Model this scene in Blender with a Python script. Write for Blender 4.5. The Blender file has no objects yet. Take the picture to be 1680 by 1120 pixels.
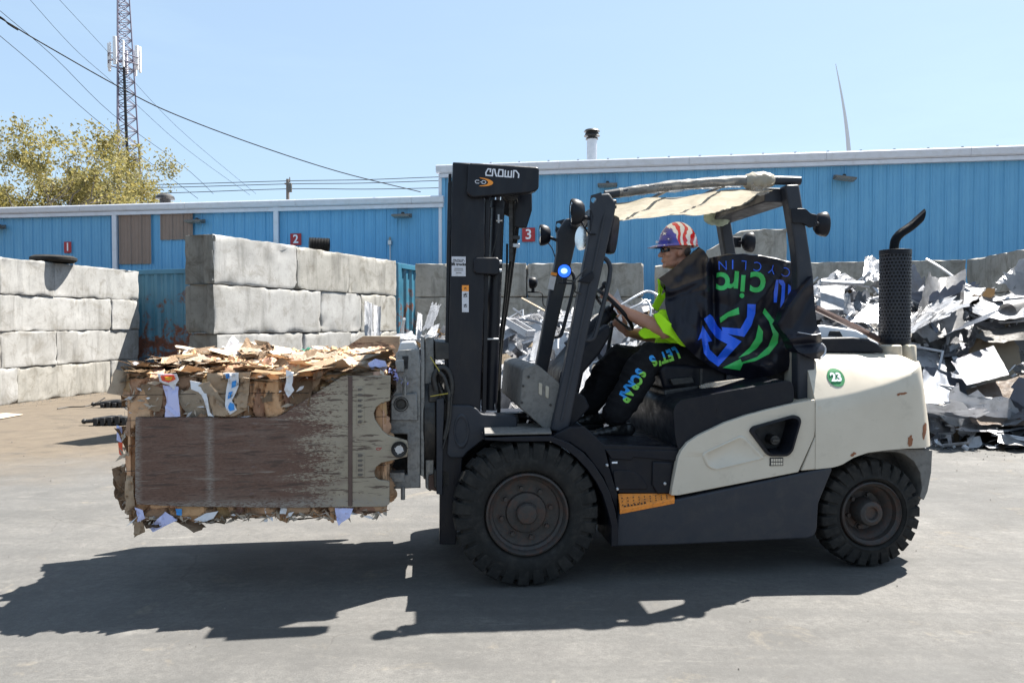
import bpy, bmesh, math, random
from mathutils import Vector, Matrix, noise
from mathutils.bvhtree import BVHTree
from mathutils.geometry import tessellate_polygon

random.seed(7)
noise.seed_set(3)
SC = bpy.context.scene
COL = SC.collection

# ------------------------------------------------------------------ camera, sky, sun, exposure
FPX = 1220.0            # focal length in photograph pixels (1680 wide)
CAM_H = 1.54
PITCH = math.atan(30.0 / FPX)
cam_data = bpy.data.cameras.new("camera")
cam_data.sensor_width = 36.0
cam_data.lens = FPX / 1680.0 * 36.0
cam_data.clip_start = 0.05
cam_data.clip_end = 3000.0
cam = bpy.data.objects.new("camera", cam_data)
cam.location = (0, 0, CAM_H)
cam.rotation_euler = (math.pi / 2 - PITCH, 0, 0)
COL.objects.link(cam)
SC.camera = cam

SUN_AZ = math.radians(51.0)      # from +Y towards +X
SUN_EL = math.radians(59.5)
world = bpy.data.worlds.new("World")
SC.world = world
world.use_nodes = True
wn = world.node_tree.nodes
wl = world.node_tree.links
wn.clear()
w_out = wn.new('ShaderNodeOutputWorld')
w_bg = wn.new('ShaderNodeBackground')
w_sky = wn.new('ShaderNodeTexSky')
w_sky.sky_type = 'NISHITA'
w_sky.sun_disc = False
w_sky.sun_elevation = SUN_EL
w_sky.sun_rotation = SUN_AZ
w_sky.air_density = 1.0
w_sky.dust_density = 1.2
w_sky.ozone_density = 1.6
w_bg.inputs['Strength'].default_value = 0.055
# very thin cirrus veil mixed over the blue
w_tc = wn.new('ShaderNodeTexCoord')
w_map = wn.new('ShaderNodeMapping')
w_map.inputs['Scale'].default_value = (1.2, 2.2, 7.0)
w_map.inputs['Rotation'].default_value = (0.0, 0.25, 0.4)
w_noise = wn.new('ShaderNodeTexNoise')
w_noise.inputs['Scale'].default_value = 1.6
w_noise.inputs['Detail'].default_value = 7.0
w_noise.inputs['Roughness'].default_value = 0.62
w_ramp = wn.new('ShaderNodeMapRange')
w_ramp.inputs['From Min'].default_value = 0.44
w_ramp.inputs['From Max'].default_value = 0.80
w_ramp.inputs['To Min'].default_value = 0.55
w_ramp.inputs['To Max'].default_value = 0.85
w_mix = wn.new('ShaderNodeMixRGB')
w_mix.inputs['Color2'].default_value = (2.9, 3.95, 5.0, 1)
wl.new(w_tc.outputs['Generated'], w_map.inputs['Vector'])
wl.new(w_map.outputs['Vector'], w_noise.inputs['Vector'])
wl.new(w_noise.outputs['Fac'], w_ramp.inputs['Value'])
wl.new(w_ramp.outputs['Result'], w_mix.inputs['Fac'])
wl.new(w_sky.outputs['Color'], w_mix.inputs['Color1'])
wl.new(w_mix.outputs['Color'], w_bg.inputs['Color'])
wl.new(w_bg.outputs['Background'], w_out.inputs['Surface'])

sun_dir = Vector((math.sin(SUN_AZ) * math.cos(SUN_EL), math.cos(SUN_AZ) * math.cos(SUN_EL), math.sin(SUN_EL)))
sun_data = bpy.data.lights.new("sun", 'SUN')
sun_data.energy = 5.0
sun_data.angle = math.radians(0.53)
sun_data.color = (1.0, 0.955, 0.88)
sun_ob = bpy.data.objects.new("sun", sun_data)
sun_ob.location = sun_dir * 60
sun_ob.rotation_euler = sun_dir.to_track_quat('Z', 'Y').to_euler()
COL.objects.link(sun_ob)

SC.view_settings.view_transform = 'Standard'
SC.view_settings.look = 'None'
SC.view_settings.gamma = 1.0
SC.view_settings.use_curve_mapping = False
SC.view_settings.exposure = 1.9
SC.render.engine = 'CYCLES'
SC.cycles.max_bounces = 6
SC.cycles.transparent_max_bounces = 8

# ------------------------------------------------------------------ measuring helpers
def ray(px, py):
    a = (px - 840.0) / FPX
    b = -(py - 560.0) / FPX
    c, s = math.cos(PITCH), math.sin(PITCH)
    return Vector((a, c + b * s, -s + b * c))

def at(px, py, Y):
    d = ray(px, py)
    return Vector((0, 0, CAM_H)) + d * (Y / d.y)

def on_ground(px, py, z=0.0):
    d = ray(px, py)
    return Vector((0, 0, CAM_H)) + d * ((z - CAM_H) / d.z)

def on_plane(px, py, p, n):
    d = ray(px, py)
    o = Vector((0, 0, CAM_H))
    return o + d * ((Vector(p) - o).dot(n) / d.dot(n))

YAW = math.radians(7.0)
TRUCK = Matrix.Translation((0.09, 4.28, 0)) @ Matrix.Rotation(YAW, 4, 'Z')
TRUCK_I = TRUCK.inverted()
T_N = Vector((-math.sin(YAW), math.cos(YAW), 0))
T_O = Vector((0.09, 4.28, 0))
IDENT = Matrix.Identity(4)
WID = 1.45       # truck width, v runs from 0 (near tyre face) to WID

def fp(px, py, v=0.0):
    """truck-frame point (u, v, z) seen at a photo pixel on the plane v"""
    return TRUCK_I @ on_plane(px, py, T_O + T_N * v, T_N)

# ------------------------------------------------------------------ materials
def nd(nt, t, **kw):
    n = nt.nodes.new(t)
    for k, v in kw.items():
        if k in n.inputs:
            n.inputs[k].default_value = v
        else:
            setattr(n, k, v)
    return n

def base_mat(name):
    m = bpy.data.materials.new(name)
    m.use_nodes = True
    nt = m.node_tree
    b = nt.nodes['Principled BSDF']
    return m, nt, b

def mixc(nt, fac, c1, c2, blend='MIX'):
    n = nt.nodes.new('ShaderNodeMixRGB')
    n.blend_type = blend
    for i, c in (('Color1', c1), ('Color2', c2)):
        if isinstance(c, (tuple, list)):
            n.inputs[i].default_value = (c[0], c[1], c[2], 1)
        else:
            nt.links.new(c, n.inputs[i])
    if isinstance(fac, (int, float)):
        n.inputs['Fac'].default_value = fac
    else:
        nt.links.new(fac, n.inputs['Fac'])
    return n.outputs['Color']

def mrange(nt, val, a, b, c=0.0, d=1.0):
    n = nt.nodes.new('ShaderNodeMapRange')
    n.inputs['From Min'].default_value = a
    n.inputs['From Max'].default_value = b
    n.inputs['To Min'].default_value = c
    n.inputs['To Max'].default_value = d
    nt.links.new(val, n.inputs['Value'])
    return n.outputs['Result']

def coords(nt, scale=(1, 1, 1), kind='Object', rot=(0, 0, 0), jitter=True):
    tc = nt.nodes.new('ShaderNodeTexCoord')
    mp = nt.nodes.new('ShaderNodeMapping')
    mp.inputs['Scale'].default_value = scale
    mp.inputs['Rotation'].default_value = rot
    nt.links.new(tc.outputs[kind], mp.inputs['Vector'])
    if jitter:
        oi = nt.nodes.new('ShaderNodeObjectInfo')
        mu = nt.nodes.new('ShaderNodeMath'); mu.operation = 'MULTIPLY'
        mu.inputs[1].default_value = 37.0
        nt.links.new(oi.outputs['Random'], mu.inputs[0])
        nt.links.new(mu.outputs[0], mp.inputs['Location'])
    return mp.outputs['Vector']

def noise_n(nt, vec, scale, detail=5.0, rough=0.55, dist=0.0):
    n = nt.nodes.new('ShaderNodeTexNoise')
    n.inputs['Scale'].default_value = scale
    n.inputs['Detail'].default_value = detail
    n.inputs['Roughness'].default_value = rough
    n.inputs['Distortion'].default_value = dist
    nt.links.new(vec, n.inputs['Vector'])
    return n.outputs['Fac']

def bump(nt, b, height, strength=0.3, dist=0.01):
    n = nt.nodes.new('ShaderNodeBump')
    n.inputs['Strength'].default_value = strength
    n.inputs['Distance'].default_value = dist
    nt.links.new(height, n.inputs['Height'])
    nt.links.new(n.outputs['Normal'], b.inputs['Normal'])
    return n

def worn(name, col, col2=None, rough=0.5, metal=0.0, scale=4.0, amount=0.5, dirt=None, dirt_amt=0.35,
         bscale=60.0, bstr=0.12, stretch=(1, 1, 1), rvar=0.15, spec=0.5, coat=0.0, jitter=True):
    """painted / moulded surface with colour drift, dust and fine relief"""
    m, nt, b = base_mat(name)
    v = coords(nt, stretch, jitter=jitter)
    f1 = noise_n(nt, v, scale, 6, 0.6)
    c2 = col2 or tuple(c * 0.7 for c in col)
    c = mixc(nt, mrange(nt, f1, 0.35, 0.7, 0, amount), col, c2)
    if dirt:
        f2 = noise_n(nt, v, scale * 2.7, 8, 0.7, 0.4)
        c = mixc(nt, mrange(nt, f2, 0.48, 0.72, 0, dirt_amt), c, dirt)
    nt.links.new(c, b.inputs['Base Color'])
    f3 = noise_n(nt, v, scale * 5, 4, 0.6)
    nt.links.new(mrange(nt, f3, 0.3, 0.7, max(0.02, rough - rvar), min(1, rough + rvar)), b.inputs['Roughness'])
    b.inputs['Metallic'].default_value = metal
    b.inputs['Specular IOR Level'].default_value = spec
    b.inputs['Coat Weight'].default_value = coat
    f4 = noise_n(nt, v, bscale, 5, 0.6)
    bump(nt, b, f4, bstr, 0.004)
    return m

M = {}
M['plastic'] = worn('dark_plastic', (0.006, 0.007, 0.012), (0.011, 0.012, 0.016), 0.42, spec=0.22, dirt=(0.04, 0.037, 0.034), dirt_amt=0.22, scale=3, bscale=220, bstr=0.10)
M['frame'] = worn('truck_frame_grey', (0.026, 0.029, 0.038), (0.038, 0.040, 0.046), 0.45, spec=0.26, dirt=(0.08, 0.072, 0.064), dirt_amt=0.25, scale=3, bscale=150, bstr=0.14)
M['mast'] = worn('mast_black_paint', (0.007, 0.008, 0.013), (0.012, 0.0125, 0.017), 0.38, spec=0.28, dirt=(0.06, 0.05, 0.04), dirt_amt=0.2, scale=3, bscale=120, bstr=0.08, stretch=(1, 1, .35))
M['grime'] = worn('greasy_black', (0.012, 0.012, 0.013), (0.03, 0.026, 0.022), 0.5, dirt=(0.10, 0.08, 0.06), dirt_amt=0.4, scale=6, bscale=60, bstr=0.4)
M['rubber'] = worn('tyre_rubber', (0.014, 0.014, 0.0135), (0.024, 0.022, 0.021), 0.85, dirt=(0.085, 0.075, 0.064), dirt_amt=0.3, scale=5, bscale=90, bstr=0.35, spec=0.25)
M['rim'] = worn('wheel_rim', (0.034, 0.032, 0.031), (0.055, 0.042, 0.034), 0.55, spec=0.35, dirt=(0.12, 0.045, 0.024), dirt_amt=0.5, scale=7, bscale=120, bstr=0.3)
M['cream'] = None
M['dusty'] = worn('dusty_grey_panel', (0.13, 0.125, 0.118), (0.21, 0.2, 0.185), 0.75, dirt=(0.05, 0.045, 0.04), dirt_amt=0.6, scale=9, bscale=90, bstr=0.3)
M['steel'] = worn('grimy_steel', (0.20, 0.20, 0.20), (0.30, 0.29, 0.27), 0.45, 0.6, dirt=(0.045, 0.04, 0.035), dirt_amt=0.7, scale=10, bscale=90, bstr=0.3)
M['zinc'] = worn('galvanised', (0.45, 0.46, 0.48), (0.55, 0.55, 0.56), 0.4, 0.7, scale=8, bscale=80, bstr=0.1)
M['white'] = worn('white_paint', (0.78, 0.78, 0.80), (0.66, 0.66, 0.68), 0.45, dirt=(0.4, 0.37, 0.32), dirt_amt=0.25, scale=2.2, bscale=60, bstr=0.05)
M['orange'] = worn('orange_step', (0.85, 0.27, 0.03), (0.62, 0.2, 0.03), 0.6, dirt=(0.09, 0.06, 0.04), dirt_amt=0.6, scale=14, bscale=140, bstr=0.4)
M['black'] = worn('flat_black', (0.008, 0.008, 0.009), (0.014, 0.014, 0.015), 0.6, scale=5)
M['chrome'] = worn('chrome', (0.75, 0.75, 0.76), (0.6, 0.6, 0.62), 0.12, 1.0, rvar=0.05, scale=4, bscale=20, bstr=0.05)
M['print_white'] = worn('white_print', (0.75, 0.76, 0.80), (0.6, 0.6, 0.66), 0.5, scale=8)
M['print_orange'] = worn('orange_print', (0.85, 0.30, 0.03), (0.8, 0.24, 0.02), 0.5, scale=8)
M['print_black'] = worn('black_print', (0.02, 0.02, 0.02), (0.03, 0.03, 0.03), 0.6, scale=8)
M['sticker'] = worn('white_sticker', (0.62, 0.62, 0.66), (0.5, 0.5, 0.55), 0.55, dirt=(0.3, 0.28, 0.25), dirt_amt=0.4, scale=8)
M['green_disc'] = worn('green_disc', (0.012, 0.17, 0.05), (0.018, 0.20, 0.065), 0.5, scale=8)
M['red_sign'] = worn('red_sign', (0.36, 0.02, 0.025), (0.28, 0.025, 0.03), 0.55, scale=6)
M['yellow_string'] = worn('yellow_twine', (0.45, 0.36, 0.06), None, 0.7)
M['kraft_inner'] = worn('kraft_brown', (0.33, 0.21, 0.125), (0.25, 0.155, 0.09), 0.85, scale=6, dirt=(0.16, 0.10, 0.06), dirt_amt=0.5, bscale=40, bstr=0.3)

def cream_paint():
    m, nt, b = base_mat('cream_paint')
    v = coords(nt, (1, 1, 1), jitter=False)
    f1 = noise_n(nt, v, 2.0, 5, 0.6)
    c = mixc(nt, mrange(nt, f1, 0.35, 0.7), (0.56, 0.50, 0.41), (0.49, 0.43, 0.345))
    f2 = noise_n(nt, v, 7.0, 9, 0.72, 0.5)
    c = mixc(nt, mrange(nt, f2, 0.56, 0.78, 0, 0.45), c, (0.26, 0.22, 0.17))
    f3 = noise_n(nt, coords(nt, (1, 1, 5), jitter=False), 9.0, 7, 0.7)
    c = mixc(nt, mrange(nt, f3, 0.66, 0.70, 0, 0.35), c, (0.16, 0.13, 0.10))
    # fine scratches along the truck
    f4 = noise_n(nt, coords(nt, (2, 2, 60), rot=(0.0, 0.12, 0), jitter=False), 3.0, 3, 0.6)
    c = mixc(nt, mrange(nt, f4, 0.68, 0.72, 0, 0.3), c, (0.30, 0.26, 0.2))
    nt.links.new(c, b.inputs['Base Color'])
    nt.links.new(mrange(nt, f2, 0.3, 0.75, 0.3, 0.6), b.inputs['Roughness'])
    b.inputs['Coat Weight'].default_value = 0.15
    b.inputs['Coat Roughness'].default_value = 0.25
    bump(nt, b, f2, 0.06, 0.004)
    return m
M['cream'] = cream_paint()
M['cream_dark'] = worn('cream_moulding', (0.40, 0.36, 0.29), (0.33, 0.29, 0.23), 0.6, dirt=(0.15, 0.12, 0.09), dirt_amt=0.4, scale=6)

def rusty_clamp():
    """worn clamp pad: bare brown steel on the outer part, scratched grey-green paint towards the hinge"""
    m, nt, b = base_mat('clamp_pad_steel')
    tc = nt.nodes.new('ShaderNodeTexCoord')
    sep = nt.nodes.new('ShaderNodeSeparateXYZ')
    nt.links.new(tc.outputs['Object'], sep.inputs[0])
    u0 = fp(222, 750, 0.09).x; u1 = fp(640, 750, 0.09).x
    u = mrange(nt, sep.outputs['X'], u0, u1)
    z = sep.outputs['Z']
    vx = coords(nt, (1.0, 1.0, 9.0), jitter=False)
    vs = coords(nt, (1, 1, 1), jitter=False)
    big = noise_n(nt, vs, 2.6, 4, 0.6)
    streak = noise_n(nt, vx, 3.2, 8, 0.68, 0.35)
    fine = noise_n(nt, coords(nt, (1, 1, 4), jitter=False), 45, 6, 0.75)
    rust = mixc(nt, mrange(nt, fine, 0.35, 0.68), (0.080, 0.038, 0.027), (0.165, 0.095, 0.068))
    rust = mixc(nt, mrange(nt, streak, 0.50, 0.75, 0, 0.6), rust, (0.20, 0.145, 0.12))
    paint = mixc(nt, mrange(nt, big, 0.3, 0.7), (0.27, 0.23, 0.17), (0.36, 0.31, 0.235))
    # paint appears from 55% of the length on, torn horizontally
    lim = nt.nodes.new('ShaderNodeMath'); lim.operation = 'MULTIPLY_ADD'
    lim.inputs[1].default_value = 1.3; lim.inputs[2].default_value = -0.86
    nt.links.new(u, lim.inputs[0])
    add = nt.nodes.new('ShaderNodeMath'); add.operation = 'ADD'
    nt.links.new(lim.outputs[0], add.inputs[0])
    st = nt.nodes.new('ShaderNodeMath'); st.operation = 'MULTIPLY_ADD'
    st.inputs[1].default_value = 1.9; st.inputs[2].default_value = -0.98
    sf = nt.nodes.new('ShaderNodeMixRGB'); sf.inputs['Fac'].default_value = .6
    nt.links.new(streak, sf.inputs['Color1']); nt.links.new(fine, sf.inputs['Color2'])
    nt.links.new(sf.outputs['Color'], st.inputs[0])
    neg = nt.nodes.new('ShaderNodeMath'); neg.operation = 'SUBTRACT'
    nt.links.new(add.outputs[0], neg.inputs[0])
    nt.links.new(st.outputs[0], add.inputs[1])
    neg.inputs[1].default_value = 0.0
    c = mixc(nt, mrange(nt, neg.outputs[0], 0.02, 0.07), rust, paint)
    # scratches
    sc = noise_n(nt, coords(nt, (3, 3, 26), rot=(0, 0.35, 0), jitter=False), 2.4, 4, 0.6, 0.3)
    c = mixc(nt, mrange(nt, sc, 0.57, 0.62, 0, 0.85), c, (0.06, 0.036, 0.028))
    sc2 = noise_n(nt, coords(nt, (2, 2, 40), rot=(0, -0.06, 0), jitter=False), 2.0, 5, 0.65, 0.2)
    c = mixc(nt, mrange(nt, sc2, 0.63, 0.68, 0, 0.55), c, (0.30, 0.26, 0.22))
    # pale worn vertical stripe over the inner rib
    rub = nt.nodes.new('ShaderNodeMath'); rub.operation = 'SUBTRACT'
    nt.links.new(u, rub.inputs[0]); rub.inputs[1].default_value = 0.285
    ab = nt.nodes.new('ShaderNodeMath'); ab.operation = 'ABSOLUTE'
    nt.links.new(rub.outputs[0], ab.inputs[0])
    rf = nt.nodes.new('ShaderNodeMath'); rf.operation = 'MULTIPLY'
    nt.links.new(mrange(nt, ab.outputs[0], 0.0, 0.022, 1.0, 0.0), rf.inputs[0])
    nt.links.new(mrange(nt, fine, 0.40, 0.58, 0.1, 0.8), rf.inputs[1])
    c = mixc(nt, rf.outputs[0], c, (0.28, 0.25, 0.22))
    blot = noise_n(nt, coords(nt, (1, 1, 1.6), jitter=False), 3.4, 7, 0.7, 0.5)
    c = mixc(nt, mrange(nt, blot, 0.52, 0.72, 0, 0.5), c, (0.17, 0.125, 0.10))
    c = mixc(nt, mrange(nt, blot, 0.44, 0.30, 0, 0.45), c, (0.045, 0.025, 0.02))
    zb = fp(300, 831, 0.09).z
    eg = nt.nodes.new('ShaderNodeMath'); eg.operation = 'MULTIPLY'
    nt.links.new(mrange(nt, z, zb + .006, zb + .045, 1, 0), eg.inputs[0]); nt.links.new(mrange(nt, fine, .42, .55, 0, .8), eg.inputs[1])
    c = mixc(nt, eg.outputs[0], c, (0.27, 0.245, 0.215))
    eg2 = nt.nodes.new('ShaderNodeMath'); eg2.operation = 'MULTIPLY'
    nt.links.new(mrange(nt, u, 0.004, .03, 1, 0), eg2.inputs[0]); nt.links.new(mrange(nt, fine, .42, .55, 0, .8), eg2.inputs[1])
    c = mixc(nt, eg2.outputs[0], c, (0.27, 0.245, 0.215))
    nt.links.new(c, b.inputs['Base Color'])
    b.inputs['Metallic'].default_value = 0.15
    nt.links.new(mrange(nt, fine, 0.3, 0.7, 0.35, 0.65), b.inputs['Roughness'])
    bump(nt, b, streak, 0.25, 0.004)
    return m
M['clamp'] = rusty_clamp()

def concrete_mat(name, light, dark, stain=0.5, soot=0.25):
    m, nt, b = base_mat(name)
    v = coords(nt, (1, 1, 1))
    f1 = noise_n(nt, v, 1.3, 6, 0.65)
    f2 = noise_n(nt, v, 9.0, 9, 0.75)
    c = mixc(nt, mrange(nt, f1, 0.3, 0.72), light, dark)
    c = mixc(nt, mrange(nt, f2, 0.5, 0.8, 0, 0.5), c, tuple(x * 0.5 for x in dark))
    # vertical run stains
    f3 = noise_n(nt, coords(nt, (3.5, 3.5, 0.5)), 1.6, 6, 0.65)
    c = mixc(nt, mrange(nt, f3, 0.5, 0.75, 0, stain), c, tuple(x * 0.42 for x in dark))
    f6 = noise_n(nt, v, 3.2, 8, 0.72, 0.8)
    c = mixc(nt, mrange(nt, f6, 0.50, 0.66, 0, stain), c, tuple(x * k for x, k in zip(dark, (0.66, 0.62, 0.56))))
    f5 = noise_n(nt, v, 38.0, 4, 0.7)
    c = mixc(nt, mrange(nt, f5, 0.62, 0.70, 0, soot), c, (0.09, 0.085, 0.08))
    nt.links.new(c, b.inputs['Base Color'])
    b.inputs['Roughness'].default_value = 0.92
    b.inputs['Specular IOR Level'].default_value = 0.25
    mx = nt.nodes.new('ShaderNodeMath'); mx.operation = 'ADD'
    nt.links.new(f2, mx.inputs[0]); nt.links.new(f5, mx.inputs[1])
    bump(nt, b, mx.outputs[0], 0.22, 0.008)
    return m
M['conc_light'] = concrete_mat('pale_block_concrete', (0.42, 0.415, 0.405), (0.27, 0.262, 0.245), 0.6, 0.45)
M['conc_dark'] = concrete_mat('weathered_block_concrete', (0.38, 0.36, 0.32), (0.25, 0.235, 0.21), 0.8)

def wall_blue():
    m, nt, b = base_mat('faded_blue_sheet')
    v = coords(nt, (1, 1, 1), jitter=False)
    f1 = noise_n(nt, v, 0.5, 5, 0.6)
    c = mixc(nt, mrange(nt, f1, 0.35, 0.65), (0.090, 0.300, 0.520), (0.125, 0.350, 0.560))
    f2 = noise_n(nt, coords(nt, (3.0, 3.0, 0.25), jitter=False), 2.0, 6, 0.7)
    c = mixc(nt, mrange(nt, f2, 0.45, 0.75, 0, 0.45), c, (0.17, 0.42, 0.62))
    f3 = noise_n(nt, coords(nt, (7.0, 7.0, 0.35), jitter=False), 1.5, 5, 0.7)
    c = mixc(nt, mrange(nt, f3, 0.56, 0.72, 0, 0.4), c, (0.045, 0.2, 0.40))
    nt.links.new(c, b.inputs['Base Color'])
    b.inputs['Roughness'].default_value = 0.42
    bump(nt, b, f1, 0.08, 0.02)
    return m
M['blue_wall'] = wall_blue()
M['brown_wall'] = worn('brown_sheet', (0.235, 0.165, 0.13), (0.20, 0.14, 0.11), 0.5, scale=2, bscale=30, bstr=0.05)
M['trim'] = worn('white_trim', (0.62, 0.64, 0.70), (0.54, 0.56, 0.62), 0.5, scale=2, dirt=(0.35, 0.33, 0.3), dirt_amt=0.3)

def container_mat():
    m, nt, b = base_mat('rusty_container_blue')
    v = coords(nt, (1, 1, 1), jitter=False)
    f1 = noise_n(nt, v, 1.1, 6, 0.65)
    c = mixc(nt, mrange(nt, f1, 0.3, 0.7), (0.030, 0.115, 0.175), (0.055, 0.19, 0.28))
    tc = nt.nodes.new('ShaderNodeTexCoord'); sp = nt.nodes.new('ShaderNodeSeparateXYZ')
    nt.links.new(tc.outputs['Object'], sp.inputs[0])
    hz = mrange(nt, sp.outputs['Z'], 0.0, 2.6, 0.26, -0.03)
    f2 = noise_n(nt, v, 2.6, 9, 0.72, 0.5)
    ad = nt.nodes.new('ShaderNodeMath'); ad.operation = 'ADD'
    nt.links.new(f2, ad.inputs[0]); nt.links.new(hz, ad.inputs[1])
    c = mixc(nt, mrange(nt, ad.outputs[0], 0.58, 0.66), c, (0.12, 0.042, 0.022))
    c = mixc(nt, mrange(nt, ad.outputs[0], 0.72, 0.8), c, (0.055, 0.025, 0.018))
    nt.links.new(c, b.inputs['Base Color'])
    nt.links.new(mrange(nt, ad.outputs[0], 0.55, 0.7, 0.4, 0.85), b.inputs['Roughness'])
    bump(nt, b, f2, 0.25, 0.02)
    return m
M['container'] = container_mat()

def ground_mat():
    m, nt, b = base_mat('worn_asphalt_yard')
    g = nt.nodes.new('ShaderNodeNewGeometry')
    def P(scale, rot=0.0):
        mp = nt.nodes.new('ShaderNodeMapping')
        mp.inputs['Scale'].default_value = scale
        mp.inputs['Rotation'].default_value = (0, 0, rot)
        nt.links.new(g.outputs['Position'], mp.inputs['Vector'])
        return mp.outputs['Vector']
    p = P((1, 1, 1))
    sep = nt.nodes.new('ShaderNodeSeparateXYZ')
    nt.links.new(g.outputs['Position'], sep.inputs[0])
    f1 = noise_n(nt, p, 0.55, 6, 0.6, 0.4)
    f2 = noise_n(nt, p, 4.0, 8, 0.7)
    agg = noise_n(nt, p, 140, 3, 0.8)
    c = mixc(nt, mrange(nt, f1, 0.32, 0.68), (0.085, 0.084, 0.082), (0.145, 0.139, 0.131))
    c = mixc(nt, mrange(nt, f2, 0.42, 0.68, 0, 0.7), c, (0.080, 0.078, 0.076))
    c = mixc(nt, mrange(nt, agg, 0.48, 0.68, 0, 0.75), c, (0.045, 0.044, 0.043))
    agg2 = noise_n(nt, P((1, 1, 1), 1.0), 95, 3, 0.8)
    c = mixc(nt, mrange(nt, agg2, 0.62, 0.72, 0, 0.5), c, (0.26, 0.25, 0.235))
    # pale scuffs, drips and patches, long and thin
    f3 = noise_n(nt, P((1.0, 1.9, 1), 0.9), 2.6, 8, 0.7, 0.5)
    c = mixc(nt, mrange(nt, f3, 0.58, 0.66, 0, 0.32), c, (0.20, 0.19, 0.175))
    f3b = noise_n(nt, P((0.5, 9.0, 1), 0.75), 1.6, 8, 0.75, 0.3)
    c = mixc(nt, mrange(nt, f3b, 0.62, 0.66, 0, 0.3), c, (0.21, 0.20, 0.185))
    f4 = noise_n(nt, P((1, 1, 1), 0.3), 2.1, 8, 0.75, 0.6)
    c = mixc(nt, mrange(nt, f4, 0.58, 0.66, 0, 0.5), c, (0.19, 0.165, 0.13))
    f7 = noise_n(nt, p, 26, 6, 0.75)
    c = mixc(nt, mrange(nt, f7, 0.40, 0.64, 0, 0.55), c, (0.060, 0.058, 0.056))
    f8 = noise_n(nt, P((1, 1, 1), 2.0), 11, 8, 0.75, 0.3)
    c = mixc(nt, mrange(nt, f8, 0.56, 0.70, 0, 0.35), c, (0.165, 0.155, 0.14))
    # dark oil
    f5 = noise_n(nt, P((0.6, 1.2, 1), 0.8), 1.3, 6, 0.65, 0.5)
    c = mixc(nt, mrange(nt, f5, 0.50, 0.62, 0, 0.5), c, (0.062, 0.061, 0.059))
    # tyre tracks
    f6 = noise_n(nt, P((0.10, 3.2, 1), 0.9), 2.2, 3, 0.5)
    c = mixc(nt, mrange(nt, f6, 0.52, 0.66, 0, 0.42), c, (0.070, 0.069, 0.067))
    # cracks
    vor = nt.nodes.new('ShaderNodeTexVoronoi'); vor.feature = 'DISTANCE_TO_EDGE'
    vor.inputs['Scale'].default_value = 0.42
    wob = nt.nodes.new('ShaderNodeMixRGB'); wob.blend_type = 'ADD'; wob.inputs['Fac'].default_value = 0.55
    nwb = nt.nodes.new('ShaderNodeTexNoise'); nwb.inputs['Scale'].default_value = 1.6; nwb.inputs['Detail'].default_value = 8
    nt.links.new(p, nwb.inputs['Vector'])
    nt.links.new(p, wob.inputs['Color1']); nt.links.new(nwb.outputs['Color'], wob.inputs['Color2'])
    nt.links.new(wob.outputs['Color'], vor.inputs['Vector'])
    crack = mrange(nt, vor.outputs['Distance'], 0.0, 0.005, 1.0, 0.0)
    crm = nt.nodes.new('ShaderNodeMath'); crm.operation = 'MULTIPLY'
    nt.links.new(crack, crm.inputs[0]); nt.links.new(mrange(nt, f1, 0.52, 0.62, 0, 0.45), crm.inputs[1])
    c = mixc(nt, crm.outputs[0], c, (0.055, 0.05, 0.046))
    # brown packed dirt where the yard meets the block walls (left and far)
    d1 = nt.nodes.new('ShaderNodeMath'); d1.operation = 'MULTIPLY_ADD'
    d1.inputs[1].default_value = -0.55; nt.links.new(sep.outputs['X'], d1.inputs[0]); nt.links.new(sep.outputs['Y'], d1.inputs[2])
    d2 = nt.nodes.new('ShaderNodeMath'); d2.operation = 'MULTIPLY_ADD'
    d2.inputs[1].default_value = 3.2; nt.links.new(noise_n(nt, p, 0.9, 7, 0.7, 0.6), d2.inputs[0]); nt.links.new(d1.outputs[0], d2.inputs[2])
    dirt = mixc(nt, mrange(nt, f2, 0.3, 0.7), (0.115, 0.093, 0.068), (0.078, 0.062, 0.047))
    dirt = mixc(nt, mrange(nt, agg, 0.5, 0.75, 0, 0.4), dirt, (0.05, 0.043, 0.035))
    dirt = mixc(nt, mrange(nt, noise_n(nt, P((0.6, 1.6, 1)), 1.5, 7, 0.75, 0.5), 0.55, 0.66, 0, 0.65), dirt, (0.035, 0.031, 0.027))
    c = mixc(nt, mrange(nt, d2.outputs[0], 11.0, 13.6), c, dirt)
    nt.links.new(c, b.inputs['Base Color'])
    nt.links.new(mrange(nt, f4, 0.3, 0.7, 0.72, 0.95), b.inputs['Roughness'])
    b.inputs['Specular IOR Level'].default_value = 0.3
    a = nt.nodes.new('ShaderNodeMath'); a.operation = 'MULTIPLY_ADD'; a.inputs[1].default_value = 0.5
    nt.links.new(agg, a.inputs[0]); nt.links.new(f2, a.inputs[2])
    s = nt.nodes.new('ShaderNodeMath'); s.operation = 'SUBTRACT'
    nt.links.new(a.outputs[0], s.inputs[0]); nt.links.new(crm.outputs[0], s.inputs[1])
    bump(nt, b, s.outputs[0], 0.45, 0.012)
    return m
M['ground'] = ground_mat()

# ------------------------------------------------------------------ object helpers
WM = {}      # world matrix of every linked object

def wmat(o):
    return WM[o.name] if o is not None else IDENT

def link(o, parent=None, local=None):
    COL.objects.link(o)
    if parent is not None:
        o.parent = parent
        WM[o.name] = wmat(parent) @ (local or IDENT)
    else:
        WM[o.name] = (local or IDENT).copy()
    if local is not None:
        o.matrix_local = local
    return o

def describe(o, label=None, cat=None, group=None, kind=None):
    if label: o['label'] = label
    if cat: o['category'] = cat
    if group: o['group'] = group
    if kind: o['kind'] = kind
    return o

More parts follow.
